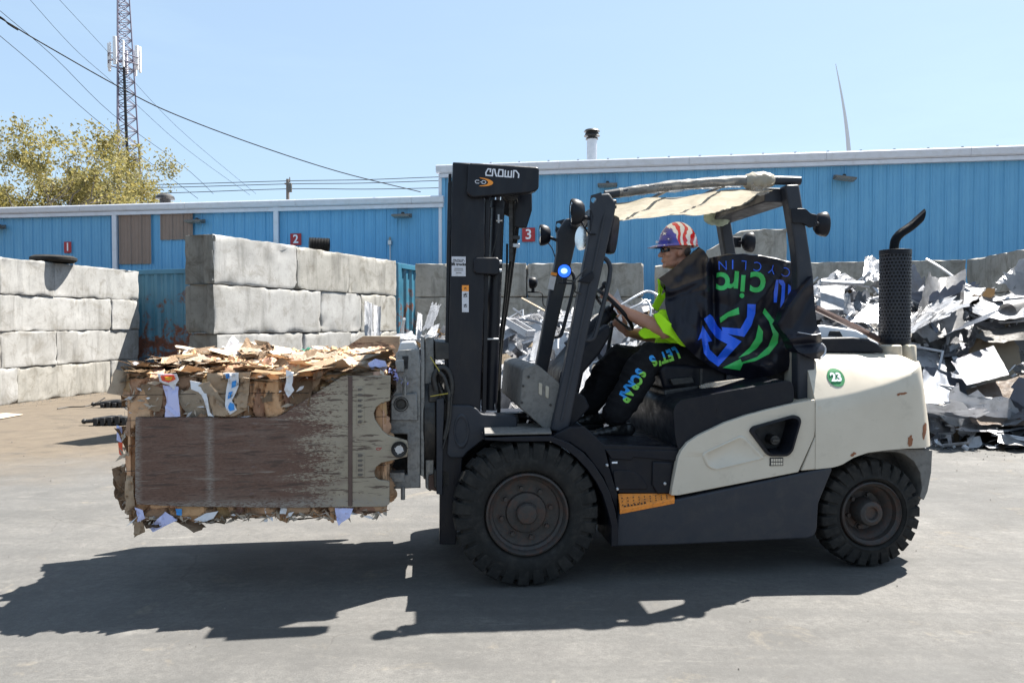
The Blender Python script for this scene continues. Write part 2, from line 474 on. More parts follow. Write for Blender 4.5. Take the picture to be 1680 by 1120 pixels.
def thing(name, label, cat, loc=(0, 0, 0), frame=IDENT, group=None, rot=None):
    o = bpy.data.objects.new(name, None)
    o.empty_display_size = 0.1
    m = frame @ Matrix.Translation(loc)
    if rot is not None: m = m @ rot
    o.matrix_world = m
    COL.objects.link(o)
    WM[o.name] = m
    return describe(o, label, cat, group)

def finish(me, smooth=35):
    if smooth:
        for p in me.polygons: p.use_smooth = True
        me.set_sharp_from_angle(angle=math.radians(smooth))

def part(name, bm, mat, parent=None, frame=IDENT, smooth=35, bevel=0.0, seg=2, origin=False):
    """link a bmesh given in `frame` coordinates as one mesh object under parent"""
    me = bpy.data.meshes.new(name)
    pw = wmat(parent)
    bm.transform(pw.inverted() @ frame)
    local = None
    if origin and len(bm.verts):
        c = Vector((0, 0, 0))
        for v in bm.verts: c += v.co
        c /= len(bm.verts)
        zmin = min(v.co.z for v in bm.verts)
        c.z = zmin
        bm.transform(Matrix.Translation(-c))
        local = Matrix.Translation(c)
    bm.to_mesh(me); bm.free()
    mats = mat if isinstance(mat, (list, tuple)) else [mat]
    for k in mats: me.materials.append(k)
    finish(me, smooth)
    o = bpy.data.objects.new(name, me)
    link(o, parent, local)
    if bevel:
        b = o.modifiers.new('bevel', 'BEVEL')
        b.width = bevel; b.segments = seg; b.limit_method = 'ANGLE'; b.angle_limit = math.radians(38)
        b.harden_normals = False
    return o

def BM(): return bmesh.new()

def add_poly(bm, pts, off, mat_i=0):
    """closed prism: list of 3D points and an offset vector"""
    a = [bm.verts.new(p) for p in pts]
    b = [bm.verts.new(Vector(p) + Vector(off)) for p in pts]
    n = len(a)
    tris = tessellate_polygon([[Vector(p) for p in pts]])
    nrm = Vector((0, 0, 0))
    for i in range(n):
        p, q = Vector(pts[i]), Vector(pts[(i + 1) % n])
        nrm += p.cross(q)
    flip = nrm.dot(Vector(off)) > 0
    try:
        f = bm.faces.new(a if not flip else a[::-1]); f.material_index = mat_i
        f = bm.faces.new(b[::-1] if not flip else b); f.material_index = mat_i
    except ValueError:
        pass
    for i in range(n):
        j = (i + 1) % n
        q = (a[i], b[i], b[j], a[j])
        try:
            f = bm.faces.new(q if not flip else q[::-1]); f.material_index = mat_i
        except ValueError:
            pass

def tri_ngons(bm):
    bmesh.ops.triangulate(bm, faces=[f for f in bm.faces if len(f.verts) > 4], quad_method='BEAUTY', ngon_method='BEAUTY')

def add_box(bm, lo, hi, m=None, mat_i=0):
    r = bmesh.ops.create_cube(bm, size=1.0)
    lo, hi = Vector(lo), Vector(hi)
    c = (lo + hi) / 2; s = hi - lo
    t = Matrix.Translation(c) @ Matrix.Diagonal((s.x, s.y, s.z, 1))
    if m is not None: t = m @ t
    bmesh.ops.transform(bm, matrix=t, verts=r['verts'])
    fs = set(f for v in r['verts'] for f in v.link_faces)
    for f in fs: f.material_index = mat_i
    return r['verts']

def add_cyl(bm, p0, p1, r0, r1=None, seg=16, cap=True, mat_i=0):
    p0, p1 = Vector(p0), Vector(p1)
    d = p1 - p0
    if d.length < 1e-6: return
    r1 = r0 if r1 is None else r1
    r = bmesh.ops.create_cone(bm, cap_ends=cap, segments=seg, radius1=r0, radius2=r1, depth=d.length)
    t = Matrix.Translation((p0 + p1) / 2) @ d.to_track_quat('Z', 'Y').to_matrix().to_4x4()
    bmesh.ops.transform(bm, matrix=t, verts=r['verts'])
    for f in set(f for v in r['verts'] for f in v.link_faces): f.material_index = mat_i

def smooth_path(pts, n=6):
    pts = [Vector(p) for p in pts]
    out = []
    for i in range(len(pts) - 1):
        p0 = pts[max(i - 1, 0)]; p1 = pts[i]; p2 = pts[i + 1]; p3 = pts[min(i + 2, len(pts) - 1)]
        for k in range(n):
            t = k / n
            out.append(0.5 * ((2 * p1) + (-p0 + p2) * t + (2 * p0 - 5 * p1 + 4 * p2 - p3) * t * t + (-p0 + 3 * p1 - 3 * p2 + p3) * t ** 3))
    out.append(pts[-1])
    return out

def add_tube(bm, pts, r, seg=8, radii=None, cap=True, mat_i=0, flat=1.0):
    pts = [Vector(p) for p in pts]
    rings = []
    up = Vector((0, 0, 1))
    prev = None
    for i, p in enumerate(pts):
        if i == 0: d = pts[1] - pts[0]
        elif i == len(pts) - 1: d = pts[-1] - pts[-2]
        else: d = pts[i + 1] - pts[i - 1]
        d.normalize()
        if prev is None:
            a = d.cross(up)
            if a.length < 0.1: a = d.cross(Vector((1, 0, 0)))
        else:
            a = prev - d * prev.dot(d)
        a.normalize(); prev = a.copy()
        b = d.cross(a)
        rr = radii[i] if radii else r
        rings.append([bm.verts.new(p + (a * math.cos(2 * math.pi * k / seg) + b * math.sin(2 * math.pi * k / seg) * flat) * rr) for k in range(seg)])
    for i in range(len(rings) - 1):
        for k in range(seg):
            j = (k + 1) % seg
            f = bm.faces.new((rings[i][k], rings[i][j], rings[i + 1][j], rings[i + 1][k]))
            f.material_index = mat_i
    if cap:
        bm.faces.new(rings[0][::-1]).material_index = mat_i
        bm.faces.new(rings[-1]).material_index = mat_i

def add_lathe(bm, prof, center, axis=Vector((0, 1, 0)), seg=32, mat_i=0):
    """prof: list of (radius, offset along axis)"""
    axis = Vector(axis).normalized()
    q = axis.to_track_quat('Z', 'Y').to_matrix()
    rings = []
    for r, h in prof:
        if r < 1e-5:
            rings.append([bm.verts.new(Vector(center) + q @ Vector((0, 0, h)))])
        else:
            rings.append([bm.verts.new(Vector(center) + q @ Vector((r * math.cos(2 * math.pi * k / seg), r * math.sin(2 * math.pi * k / seg), h))) for k in range(seg)])
    for a, b in zip(rings[:-1], rings[1:]):
        for k in range(seg):
            j = (k + 1) % seg
            if len(a) == 1 and len(b) == 1: continue
            if len(a) == 1: vs = (a[0], b[j], b[k])
            elif len(b) == 1: vs = (a[k], a[j], b[0])
            else: vs = (a[k], a[j], b[j], b[k])
            try: bm.faces.new(vs).material_index = mat_i
            except ValueError: pass

def fix(bm):
    bmesh.ops.recalc_face_normals(bm, faces=bm.faces)
    return bm

def pxpoly(pts, v):
    return [fp(x, y, v) for x, y in pts]

def slab(name, pts, v0, v1, mat, parent, bevel=0.006, seg=2, smooth=35, dz=0.0):
    """outline read in photo pixels on the plane v0, real thickness v0..v1"""
    bm = BM()
    P = [p + Vector((0, 0, dz)) for p in pxpoly(pts, v0)]
    add_poly(bm, P, (0, v1 - v0, 0))
    fix(bm)
    return part(name, bm, mat, parent, TRUCK, smooth, bevel, seg)

def grid_cut(bm, axis, lo, hi, step):
    n = Vector((0, 0, 0)); n[axis] = 1
    k = math.floor(lo / step) + 1
    while k * step < hi:
        co = Vector((0, 0, 0)); co[axis] = k * step
        bmesh.ops.bisect_plane(bm, geom=bm.verts[:] + bm.edges[:] + bm.faces[:], plane_co=co, plane_no=n)
        k += 1

def rounded(pts, r, n=4):
    """round the corners of a 2D polygon"""
    out = []
    m = len(pts)
    for i in range(m):
        p0, p1, p2 = Vector(pts[i - 1]), Vector(pts[i]), Vector(pts[(i + 1) % m])
        a, b = p0 - p1, p2 - p1
        t = min(r, a.length * 0.45, b.length * 0.45)
        s, e = p1 + a.normalized() * t, p1 + b.normalized() * t
        for k in range(n + 1):
            q = k / n
            out.append(tuple((1 - q) ** 2 * s + 2 * q * (1 - q) * p1 + q * q * e))
    return out

def text_bm(s, size=1.0, bold=0.0, align='CENTER', spacing=1.0):
    """glyph outlines as a flat bmesh in XY"""
    cu = bpy.data.curves.new('glyphs', 'FONT')
    cu.body = s; cu.size = size; cu.align_x = align; cu.align_y = 'CENTER'
    cu.offset = bold; cu.space_character = spacing; cu.resolution_u = 4
    o = bpy.data.objects.new('glyphs', cu)
    COL.objects.link(o)
    dg = bpy.context.evaluated_depsgraph_get()
    me = bpy.data.meshes.new_from_object(o.evaluated_get(dg))
    bm = BM(); bm.from_mesh(me)
    bpy.data.objects.remove(o); bpy.data.curves.remove(cu); bpy.data.meshes.remove(me)
    return bm

def place(bm, m):
    bm.transform(m); return bm

def merge_bm(dst, src, mat_i=None):
    me = bpy.data.meshes.new('tmp'); src.to_mesh(me); src.free()
    n = len(dst.faces)
    dst.from_mesh(me); bpy.data.meshes.remove(me)
    if mat_i is not None:
        dst.faces.ensure_lookup_table()
        for f in dst.faces[n:]: f.material_index = mat_i
    return dst

def strokes(bm, lines, w):
    """flat ribbons with mitred joints in XY"""
    for ln in lines:
        closed = ln[0] == ln[-1]
        P = [Vector(p) for p in (ln[:-1] if closed else ln)]
        n = len(P); L, R = [], []
        for i in range(n):
            if closed or 0 < i < n - 1:
                d0 = (P[i] - P[i - 1]).normalized(); d1 = (P[(i + 1) % n] - P[i]).normalized()
            elif i == 0: d0 = d1 = (P[1] - P[0]).normalized()
            else: d0 = d1 = (P[-1] - P[-2]).normalized()
            t = (d0 + d1)
            t = t.normalized() if t.length > 0.01 else d0
            nn = Vector((-t.y, t.x)); sc = 1 / max(0.45, nn.dot(Vector((-d0.y, d0.x))))
            L.append(bm.verts.new((*(P[i] + nn * w / 2 * sc), 0))); R.append(bm.verts.new((*(P[i] - nn * w / 2 * sc), 0)))
        for i in range(n if closed else n - 1):
            j = (i + 1) % n
            bm.faces.new((L[i], L[j], R[j], R[i]))

def facing(origin, right, up):
    """matrix that lays XY artwork at origin with given right and up vectors"""
    right = Vector(right).normalized(); up = Vector(up).normalized(); n = right.cross(up)
    m = Matrix.Identity(4)
    for i, a in enumerate((right, up, n)):
        for k in range(3): m[k][i] = a[k]
    m.translation = Vector(origin)
    return m
# ================================================================== THE SETTING
rnd = random.Random(11)

bm = BM()
bmesh.ops.create_grid(bm, x_segments=40, y_segments=40, size=900)
ground = part('ground', bm, M['ground'], smooth=0)
describe(ground, kind='structure')

# ------------------------------------------------------------------ warehouses (one blue sheet wall plane)
WB = Vector((-1.83, 18.6, 0))
WDIR = Vector((1, -0.155, 0)).normalized()
WN = Vector((WDIR.y, -WDIR.x, 0))          # outward, towards the camera
if WN.y > 0: WN = -WN
def wall_s(px, py=400):
    p = on_plane(px, py, WB, WN)
    return (p - WB).dot(WDIR), p.z
WF = Matrix.Identity(4)                    # wall frame: x along, y inward, z up
for k in range(3):
    WF[k][0] = WDIR[k]; WF[k][1] = -WN[k]; WF[k][2] = (0, 0, 1)[k]
WF.translation = WB

LOW_H = wall_s(300, 345)[1]
TALL_H = wall_s(1200, 271)[1]
s_step = wall_s(727)[0]

def sheet_profile(width, pitch=0.305, rib=0.030, minor=0.008):
    """x, y pairs across one wall sheet: raised trapezoid ribs and two faint stiffeners between them"""
    pts = []
    n = round(width / pitch)
    for i in range(n):
        x0 = i * pitch
        pts += [(x0, -rib), (x0 + 0.022, -rib), (x0 + 0.045, 0), (x0 + 0.108, 0), (x0 + 0.118, -minor),
                (x0 + 0.130, -minor), (x0 + 0.140, 0), (x0 + 0.205, 0), (x0 + 0.215, -minor), (x0 + 0.227, -minor), (x0 + 0.237, 0), (x0 + pitch - 0.022, 0)]
    pts.append((width - 0.001, -rib))
    return pts

def sheet_bm(width, z0, z1, th=0.004):
    bm = BM()
    pr = sheet_profile(width)
    a = [bm.verts.new((x, y, z0)) for x, y in pr]
    b = [bm.verts.new((x, y, z1)) for x, y in pr]
    for i in range(len(pr) - 1):
        bm.faces.new((a[i], a[i + 1], b[i + 1], b[i]))
    return bm

PW = 0.915
def warehouse(name, label, s0, s1, h, depth, eave_over=0.0):
    root = thing(name, label, 'building', (s0, 0, 0), WF)
    n = int(math.ceil((s1 - s0) / PW))
    w = (s1 - s0) / n
    me = None
    for i in range(n):
        if me is None:
            o = part('wall_sheet', sheet_bm(PW, 0, h), M['blue_wall'], root, WF @ Matrix.Translation((s0, 0, 0)))
            me = o.data
            o.matrix_local = Matrix.Diagonal((w / PW, 1, 1, 1)); WM[o.name] = WM[root.name] @ o.matrix_local
            first = o
        else:
            o = first.copy(); COL.objects.link(o); o.parent = root
            o.matrix_local = Matrix.Translation((i * w, 0, 0)) @ Matrix.Diagonal((w / PW, 1, 1, 1))
    bm = BM()
    add_box(bm, (s0, 0.03, 0), (s1, depth, h - 0.06))
    part('side_wall', bm, M['blue_wall'], root, WF)
    bm = BM()
    rise = 0.05 * depth
    add_poly(bm, [(s0 - 0.05, -0.12, h - 0.01), (s0 - 0.05, depth / 2, h + rise), (s0 - 0.05, depth, h - 0.01), (s0 - 0.05, depth, h - 0.1), (s0 - 0.05, -0.12, h - 0.1)], (s1 - s0 + 0.1, 0, 0))
    fix(bm)
    part('roof', bm, M['trim'], root, WF)
    return root

low = warehouse('low_warehouse', 'long low blue sheet metal warehouse at the left with two brown patches on its wall', -22.0, s_step - 0.02, LOW_H, 14)
tall = warehouse('tall_warehouse', 'taller blue sheet metal warehouse wing behind the forklift with a white eave', s_step, 17.5, TALL_H, 18)

def eave(root, s0, s1, h, hh):
    # gutter in lengths
    L = 3.05; s = s0
    while s < s1 - 0.05:
        e = min(s + L, s1)
        bm = BM()
        add_poly(bm, [(s, -0.17, h + hh), (s, -0.19, h + hh - 0.03), (s, -0.165, h + 0.03), (s, -0.13, h), (s, -0.032, h), (s, -0.032, h + hh)], (e - s - 0.006, 0, 0))
        fix(bm)
        part('gutter', bm, M['trim'], root, WF, bevel=0.004)
        s = e
eh_l = wall_s(300, 334)[1] - LOW_H
eh_t = wall_s(1200, 257)[1] - TALL_H
eave(low, -22, s_step + 0.05, LOW_H, eh_l)
eave(tall, s_step - 0.14, 17.6, TALL_H, eh_t)
bm = BM(); add_box(bm, (s_step - 0.10, -0.06, 0), (s_step - 0.02, 0.02, TALL_H)); part('corner_trim', bm, M['trim'], tall, WF, bevel=0.004)
bm = BM(); add_box(bm, (s_step - 0.017, -0.045, 0), (s_step + 0.07, -0.031, TALL_H - 0.01)); part('corner_trim', bm, M['blue_wall'], tall, WF, bevel=0.003)
# white downspouts
for px in (191.5, 455.5):
    s = wall_s(px, 380)[0]
    bm = BM(); add_box(bm, (s - 0.065, -0.115, 0.1), (s + 0.065, -0.033, LOW_H + 0.02))
    part('downspout', bm, M['trim'], low, WF, bevel=0.012)
# brown patch sheets
for (xa, ya, xb, yb) in ((197, 346, 251, 433), (265, 343, 319, 393)):
    sa, zt = wall_s(xa, ya); sb, zb = wall_s(xb, yb)
    zt = min(zt, LOW_H - 0.005)
    bm = sheet_bm(0.915, zb, zt); bm.transform(Matrix.Diagonal(((sb - sa) / 0.915, 1, 1, 1)))
    bm.transform(Matrix.Translation((sa, -0.036, 0)))
    part('patch_sheet', bm, M['brown_wall'], low, WF)
s = wall_s(258, 380)[0]
# wire and screws on the eave of the tall wing: small pale clips
for i in range(26):
    s = s_step + 0.5 + i * 0.71
    bm = BM(); add_box(bm, (s, -0.16, TALL_H + eh_t), (s + 0.05, -0.10, TALL_H + eh_t + 0.025))
    part('gutter_clip', bm, M['zinc'], tall, WF)

# wall pack lights
M['lamp_glass'] = worn('dusty_lamp_glass', (0.20, 0.19, 0.16), (0.3, 0.28, 0.24), 0.3, scale=8)
def wall_light(px, py, label, tilt=0.0, wpx=30):
    s, z = wall_s(px, py)
    r = thing('wall_light', label, 'wall light', (s, -0.033, z), WF, 'flood lights on the blue wall')
    R = Matrix.Rotation(math.radians(tilt), 4, 'Y')
    hw = 0.23
    F = WF @ Matrix.Translation((s, -0.033, z)) @ R
    bm = BM()
    add_poly(bm, [(-hw, -0.05, 0.055), (-hw, -0.30, 0.01), (-hw, -0.31, -0.03), (-hw, -0.05, -0.05)], (2 * hw, 0, 0)); fix(bm)
    part('lamp_housing', bm, M['dusty'], r, F, bevel=0.008)
    bm = BM()
    add_poly(bm, [(-hw * .9, -0.07, -0.052), (-hw * .9, -0.31, -0.034), (-hw * .9, -0.31, -0.042), (-hw * .9, -0.07, -0.062)], (1.8 * hw, 0, 0)); fix(bm)
    part('lamp_glass', bm, M['lamp_glass'], r, F)
    bm = BM(); add_cyl(bm, (0, 0.0, 0.03), (0, -0.10, 0.03), 0.05, seg=12); add_cyl(bm, (0, -0.08, 0.03), (0, -0.08, 0.09), 0.035, seg=10)
    part('bracket', bm, M['grime'], r, F)
    return r
wall_light(2, 373, 'flood light on the low blue wall at the far left edge')
wall_light(327, 364, 'flood light on the low blue wall just right of the upper brown patch')
wall_light(663, 355, 'flood light on the low blue wall left of the forklift mast')
wall_light(997, 305, 'flood light high on the tall wing above the overhead guard front')
wall_light(1382, 294, 'tilted flood light on the tall wing right of the overhead guard', tilt=9)
# small bulkhead lamp on a conduit
s, z = wall_s(641, 396)
r = thing('conduit_lamp', 'small upright lamp on a thin conduit below the flood light left of the mast', 'wall lamp', (s, -0.033, 0), WF)
bm = BM(); add_cyl(bm, (s, -0.05, z), (s, -0.05, 1.2), 0.016, seg=8); part('conduit', bm, M['zinc'], r, WF)
bm = BM(); add_box(bm, (s - 0.045, -0.11, z - 0.10), (s + 0.045, -0.02, z + 0.02)); part('lamp_body', bm, M['zinc'], r, WF, bevel=0.01)
bm = BM(); add_cyl(bm, (s, -0.065, z + 0.02), (s, -0.065, z + 0.10), 0.032, 0.022, seg=12); part('bulb', bm, M['lamp_glass'], r, WF)

# numbered red signs
def bay_sign(px, py, txt, w, h, label):
    s, z = wall_s(px, py)
    r = thing('bay_sign', label, 'sign', (s, -0.036, z), WF, 'red bay number signs')
    F = WF @ Matrix.Translation((s, -0.036, z))
    bm = BM(); add_box(bm, (-w / 2, -0.012, -h / 2), (w / 2, 0, h / 2)); part('sign_plate', bm, M['red_sign'], r, F, bevel=0.004)
    t = text_bm(txt, 0.30 * h / 0.3, 0.006)
    t.transform(facing((0, -0.0145, 0), (1, 0, 0), (0, 0, 1)))
    part('number', t, M['print_white'], r, F, smooth=0)
bay_sign(113, 406, '1', 0.22, 0.30, 'red sign with a white number 1 on the low blue wall')
bay_sign(486.5, 393, '2', 0.30, 0.30, 'red sign with a white number 2 above the tall block wall')
bay_sign(867.5, 385.5, '3', 0.32, 0.34, 'red sign with a white number 3 beside the forklift mast')

# roof items
p = at(971, 262, 23.0)
r = thing('roof_flue', 'galvanised flue pipe with a ringed cap on the tall roof', 'flue', (p.x, p.y, p.z - 0.6))
ztop = at(971, 213, 23).z
bm = BM(); add_cyl(bm, (p.x, p.y, TALL_H - 0.1), (p.x, p.y, ztop - 0.25), 0.155, seg=20); part('pipe', bm, M['zinc'], r)
for i, (rr, dz) in enumerate(((0.20, 0.30), (0.25, 0.20), (0.21, 0.13), (0.25, 0.06))):
    bm = BM(); add_cyl(bm, (p.x, p.y, ztop - dz), (p.x, p.y, ztop - dz + 0.05), rr, rr * 0.85, seg=20); part('cap_ring', bm, M['grime'], r)
bm = BM(); add_cyl(bm, (p.x, p.y, ztop - 0.4), (p.x, p.y, ztop - 0.02), 0.12, seg=16); part('cap_core', bm, M['grime'], r)
p = at(271, 327, 22.0)
r = thing('roof_ventilator', 'dark flat round ventilator on the low warehouse roof near the tree', 'ventilator', (p.x, p.y, LOW_H))
bm = BM(); add_lathe(bm, [(0, .16), (.15, .15), (.25, .08), (.27, .0), (.15, -0.02), (.14, -1.2)], (p.x, p.y, at(271, 327, 22).z), (0, 0, 1), 20); part('vent_cap', bm, M['grime'], r)

# ------------------------------------------------------------------ block walls
def axis_pts(L, step):
    e = [0.0, 0.018, 0.05, 0.10]
    n = max(2, int((L - 0.2) / step))
    mid = [0.10 + (L - 0.2) * i / n for i in range(1, n)]
    return e + mid + [L - 0.10, L - 0.05, L - 0.018, L]

def block_bm(L, D, H, seed, chip=0.02, notch=False):
    xs, ys, zs = axis_pts(L, 0.11), [0, 0.02, 0.08, D / 2, D - 0.08, D - 0.02, D], axis_pts(H, 0.12)
    bm = BM(); cache = {}
    sv = Vector((seed * 3.71, seed * 1.37, seed * 5.3))
    def V(i, j, k):
        key = (i, j, k)
        if key in cache: return cache[key]
        p = Vector((xs[i], ys[j], zs[k]))
        n1 = noise.noise((p + sv) * 2.0); n2 = noise.noise((p + sv) * 7.0); n3 = noise.noise((p + sv) * 17.0)
        n4 = noise.noise((p + sv) * 4.1 + Vector((3, 3, 3)))
        r = 0.008 + chip * max(0, n2 - 0.02) * 1.6 + (0.06 * min(1, (n4 - .18) * 6) if n4 > 0.18 else 0)
        lo = Vector((r, r, r)); hi = Vector((L - r, D - r, H - r))
        q = Vector((min(max(p.x, lo.x), hi.x), min(max(p.y, lo.y), hi.y), min(max(p.z, lo.z), hi.z)))
        d = p - q
        if d.length > 1e-6: p = q + d.normalized() * min(d.length, r)
        if ys[j] == 0: p.y += 0.003 * n1 + 0.003 * n3 + (0.02 * (n2 - .32) * 3 if n2 > .32 else 0)
        if zs[k] == H: p.z += 0.014 * n2 + 0.010 * n3
        if xs[i] in (0, L): p.x += (0.01 * n2 + 0.006 * n3) * (1 if xs[i] == 0 else -1)
        if notch and xs[i] == 0:
            t = (p.y - D * 0.5) / 0.10
            p.x += 0.07 * math.exp(-t * t)
        cache[key] = bm.verts.new(p)
        return cache[key]
    nx, ny, nz = len(xs) - 1, len(ys) - 1, len(zs) - 1
    for i in range(nx):
        for j in range(ny):
            bm.faces.new((V(i, j, 0), V(i, j + 1, 0), V(i + 1, j + 1, 0), V(i + 1, j, 0)))
            bm.faces.new((V(i, j, nz), V(i + 1, j, nz), V(i + 1, j + 1, nz), V(i, j + 1, nz)))
    for i in range(nx):
        for k in range(nz):
            bm.faces.new((V(i, 0, k), V(i + 1, 0, k), V(i + 1, 0, k + 1), V(i, 0, k + 1)))
            bm.faces.new((V(i, ny, k), V(i, ny, k + 1), V(i + 1, ny, k + 1), V(i + 1, ny, k)))
    for j in range(ny):
        for k in range(nz):
            bm.faces.new((V(0, j, k), V(0, j, k + 1), V(0, j + 1, k + 1), V(0, j + 1, k)))
            bm.faces.new((V(nx, j, k), V(nx, j + 1, k), V(nx, j + 1, k + 1), V(nx, j, k + 1)))
    return bm

BH = 0.695
M['conc_end'] = concrete_mat('shaded_grimy_concrete', (0.25, 0.235, 0.205), (0.14, 0.13, 0.115), 0.8, 0.5)  # grimy end-face concrete, with the shade of that side put into the colour
M['conc_mid'] = concrete_mat('stained_block_concrete', (0.40, 0.385, 0.355), (0.25, 0.24, 0.215), 0.8, 0.5)
def block_wall(name, label, p0, p1, inward, D, rows, mat, h=BH, notch=False):
    """rows: bottom to top, each a list of positions (metres from p0) where blocks meet"""
    p0, p1 = Vector(p0), Vector(p1)
    d = (p1 - p0).normalized()
    inn = Vector(inward).normalized()
    F = Matrix.Identity(4)
    for k in range(3):
        F[k][0] = d[k]; F[k][1] = inn[k]; F[k][2] = (0, 0, 1)[k]
    F.translation = p0
    root = thing(name, label, 'block wall', (0, 0, 0), F)
    for r_i, row in enumerate(rows):
        for a, b in zip(row[:-1], row[1:]):
            sd = rnd.random() * 50
            off = rnd.uniform(-0.018, 0.018)
            mt = mat if not isinstance(mat, (list, tuple)) else mat[rnd.randrange(len(mat))]
            bm = block_bm(b - a - 0.012, D, h - 0.008, sd, notch=(notch and a == row[0]))
            bm.transform(Matrix.Translation((a + 0.006, off, r_i * h)) @ Matrix.Rotation(rnd.uniform(-0.006, 0.006), 4, 'Z'))
            fix(bm)
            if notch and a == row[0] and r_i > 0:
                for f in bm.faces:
                    if f.calc_center_median().x < a + .10 and abs(f.normal.x) > .45: f.material_index = 1  # near end faces get the colour darkened for shade as well as grime
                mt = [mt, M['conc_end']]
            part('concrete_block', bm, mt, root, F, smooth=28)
    return root, F

def px_on_line(px, p0, p1):
    d = (Vector(p1) - Vector(p0)).normalized()
    n = Vector((d.y, -d.x, 0))
    q = on_plane(px, 520, Vector(p0), n)
    return (q - Vector(p0)).dot(d)

# left wall
A0 = Vector((-9.57, 13.9, 0)); A1 = on_plane(229, 520, Vector((0, 17.75, 0)), Vector((0, 1, 0))); A1.z = 0
dA = (A1 - A0).normalized()
LA = (A1 - A0).length
fA = lambda px: px_on_line(px, A0, A1)
rowsA = [
    [-4.5, -2.9, -1.2, fA(27), fA(181), LA],
    [-4.9, -3.4, -1.7, 0.02, fA(93), LA],
    [-4.5, -3.0, -1.3, fA(25), fA(183), LA],
    [-4.9, -3.3, -1.6, 0.0, fA(90), LA]]
rowsA = [sorted(r) for r in rowsA]
wallA, FA = block_wall('left_block_wall', 'wall of pale concrete blocks four courses high at the left edge', A0, A1, (-dA.y, dA.x, 0), 0.75, rowsA, [M['conc_light'], M['conc_light'], M['conc_mid']])
bm = BM()
q = FA @ Vector((fA(142), 0.35, 4 * BH - 0.02))
add_tube(bm, smooth_path([q + dA * -0.06, q + dA * -0.06 + Vector((0, 0, .09)), q + Vector((0, 0, .13)), q + dA * 0.06 + Vector((0, 0, .09)), q + dA * 0.06], 4), 0.014, 6)
part('lifting_loop', bm, M['zinc'], wallA)

# middle wall (runs away from the camera)
B0 = at(350, 530, 10.3); B0.z = 0
B1 = at(651, 530, 14.8); B1.z = 0
dB = (B1 - B0).normalized(); LB = (B1 - B0).length
fB = lambda px: px_on_line(px, B0, B1)
rowsB = [
    [0.1, fB(420), fB(540), fB(610), LB],
    [0.06, fB(497), fB(575), fB(625), LB],
    [0.0, fB(526), fB(593), LB],
    [0.0, fB(487), fB(572), LB]]
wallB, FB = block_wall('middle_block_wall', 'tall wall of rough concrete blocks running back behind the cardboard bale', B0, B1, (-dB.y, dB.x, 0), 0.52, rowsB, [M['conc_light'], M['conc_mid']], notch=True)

# back wall behind the mast, in shade
C0 = at(681, 530, 15.5); C0.z = 0
C1 = at(1056, 530, 15.3); C1.z = 0
dC = (C1 - C0).normalized(); LC = (C1 - C0).length
fC = lambda px: px_on_line(px, C0, C1)
rowsC = [[0, 1.1, 2.7, LC], [0, 1.6, 3.2, LC], [0.0, fC(760), fC(905), LC], [0, fC(735), fC(864), LC]]
wallC, FC = block_wall('shaded_block_wall', 'shaded grey block wall behind the mast and front of the forklift', C0, C1, (-dC.y, dC.x, 0), 0.7, rowsC, M['conc_dark'])

# back wall behind driver, up to the corner
D0 = at(1073, 530, 15.9); D0.z = 0
D1 = at(1584, 530, 14.5); D1.z = 0
dD = (D1 - D0).normalized(); LD = (D1 - D0).length
fD = lambda px: px_on_line(px, D0, D1)
rowsD = [[0, 1.4, 3.0, 4.6, LD], [0, 0.8, 2.4, 4.0, 5.4, LD], [0, 1.5, 3.1, 4.7, LD], [0, fD(1190), fD(1292), fD(1440), LD]]
wallD, FD = block_wall('rear_block_wall', 'weathered block wall behind the driver with one extra block on top', D0, D1, (-dD.y, dD.x, 0), 0.7, rowsD, M['conc_dark'])
# the extra top block with its broken shoulder
a, b = fD(1158), fD(1290)
bm = block_bm(b - a, 0.7, BH, 4.4, chip=0.03)
for v in bm.verts:
    t = v.co.x / (b - a)
    if t < 0.45 and v.co.z > 0.3:
        v.co.z -= (0.45 - t) / 0.45 * 0.42 * (v.co.z / BH)
    v.co.z += 4 * BH
bm.transform(Matrix.Translation((a, 0, 0))); fix(bm)
part('concrete_block', bm, M['conc_dark'], wallD, FD, smooth=50)

# right side wall coming forward
E0 = D1 + Vector((0.0, 0.0, 0)); E1 = at(1690, 530, 12.2); E1.z = 0
dE = (E1 - E0).normalized(); LE = (E1 - E0).length
fE = lambda px: px_on_line(px, E0, E1)
inE = Vector((-dE.y, dE.x, 0))
rowsE = [[0.03, 1.5, LE, LE + 1.6], [0.03, 0.8, LE - .1, LE + 1.4], [0.03, 1.4, LE, LE + 1.5], [0.03, 1.55, LE + .1, LE + 1.6]]
wallE, FE = block_wall('right_block_wall', 'block wall coming forward at the right edge above the metal scrap', E0, E1, inE, 0.7, rowsE, M['conc_dark'])

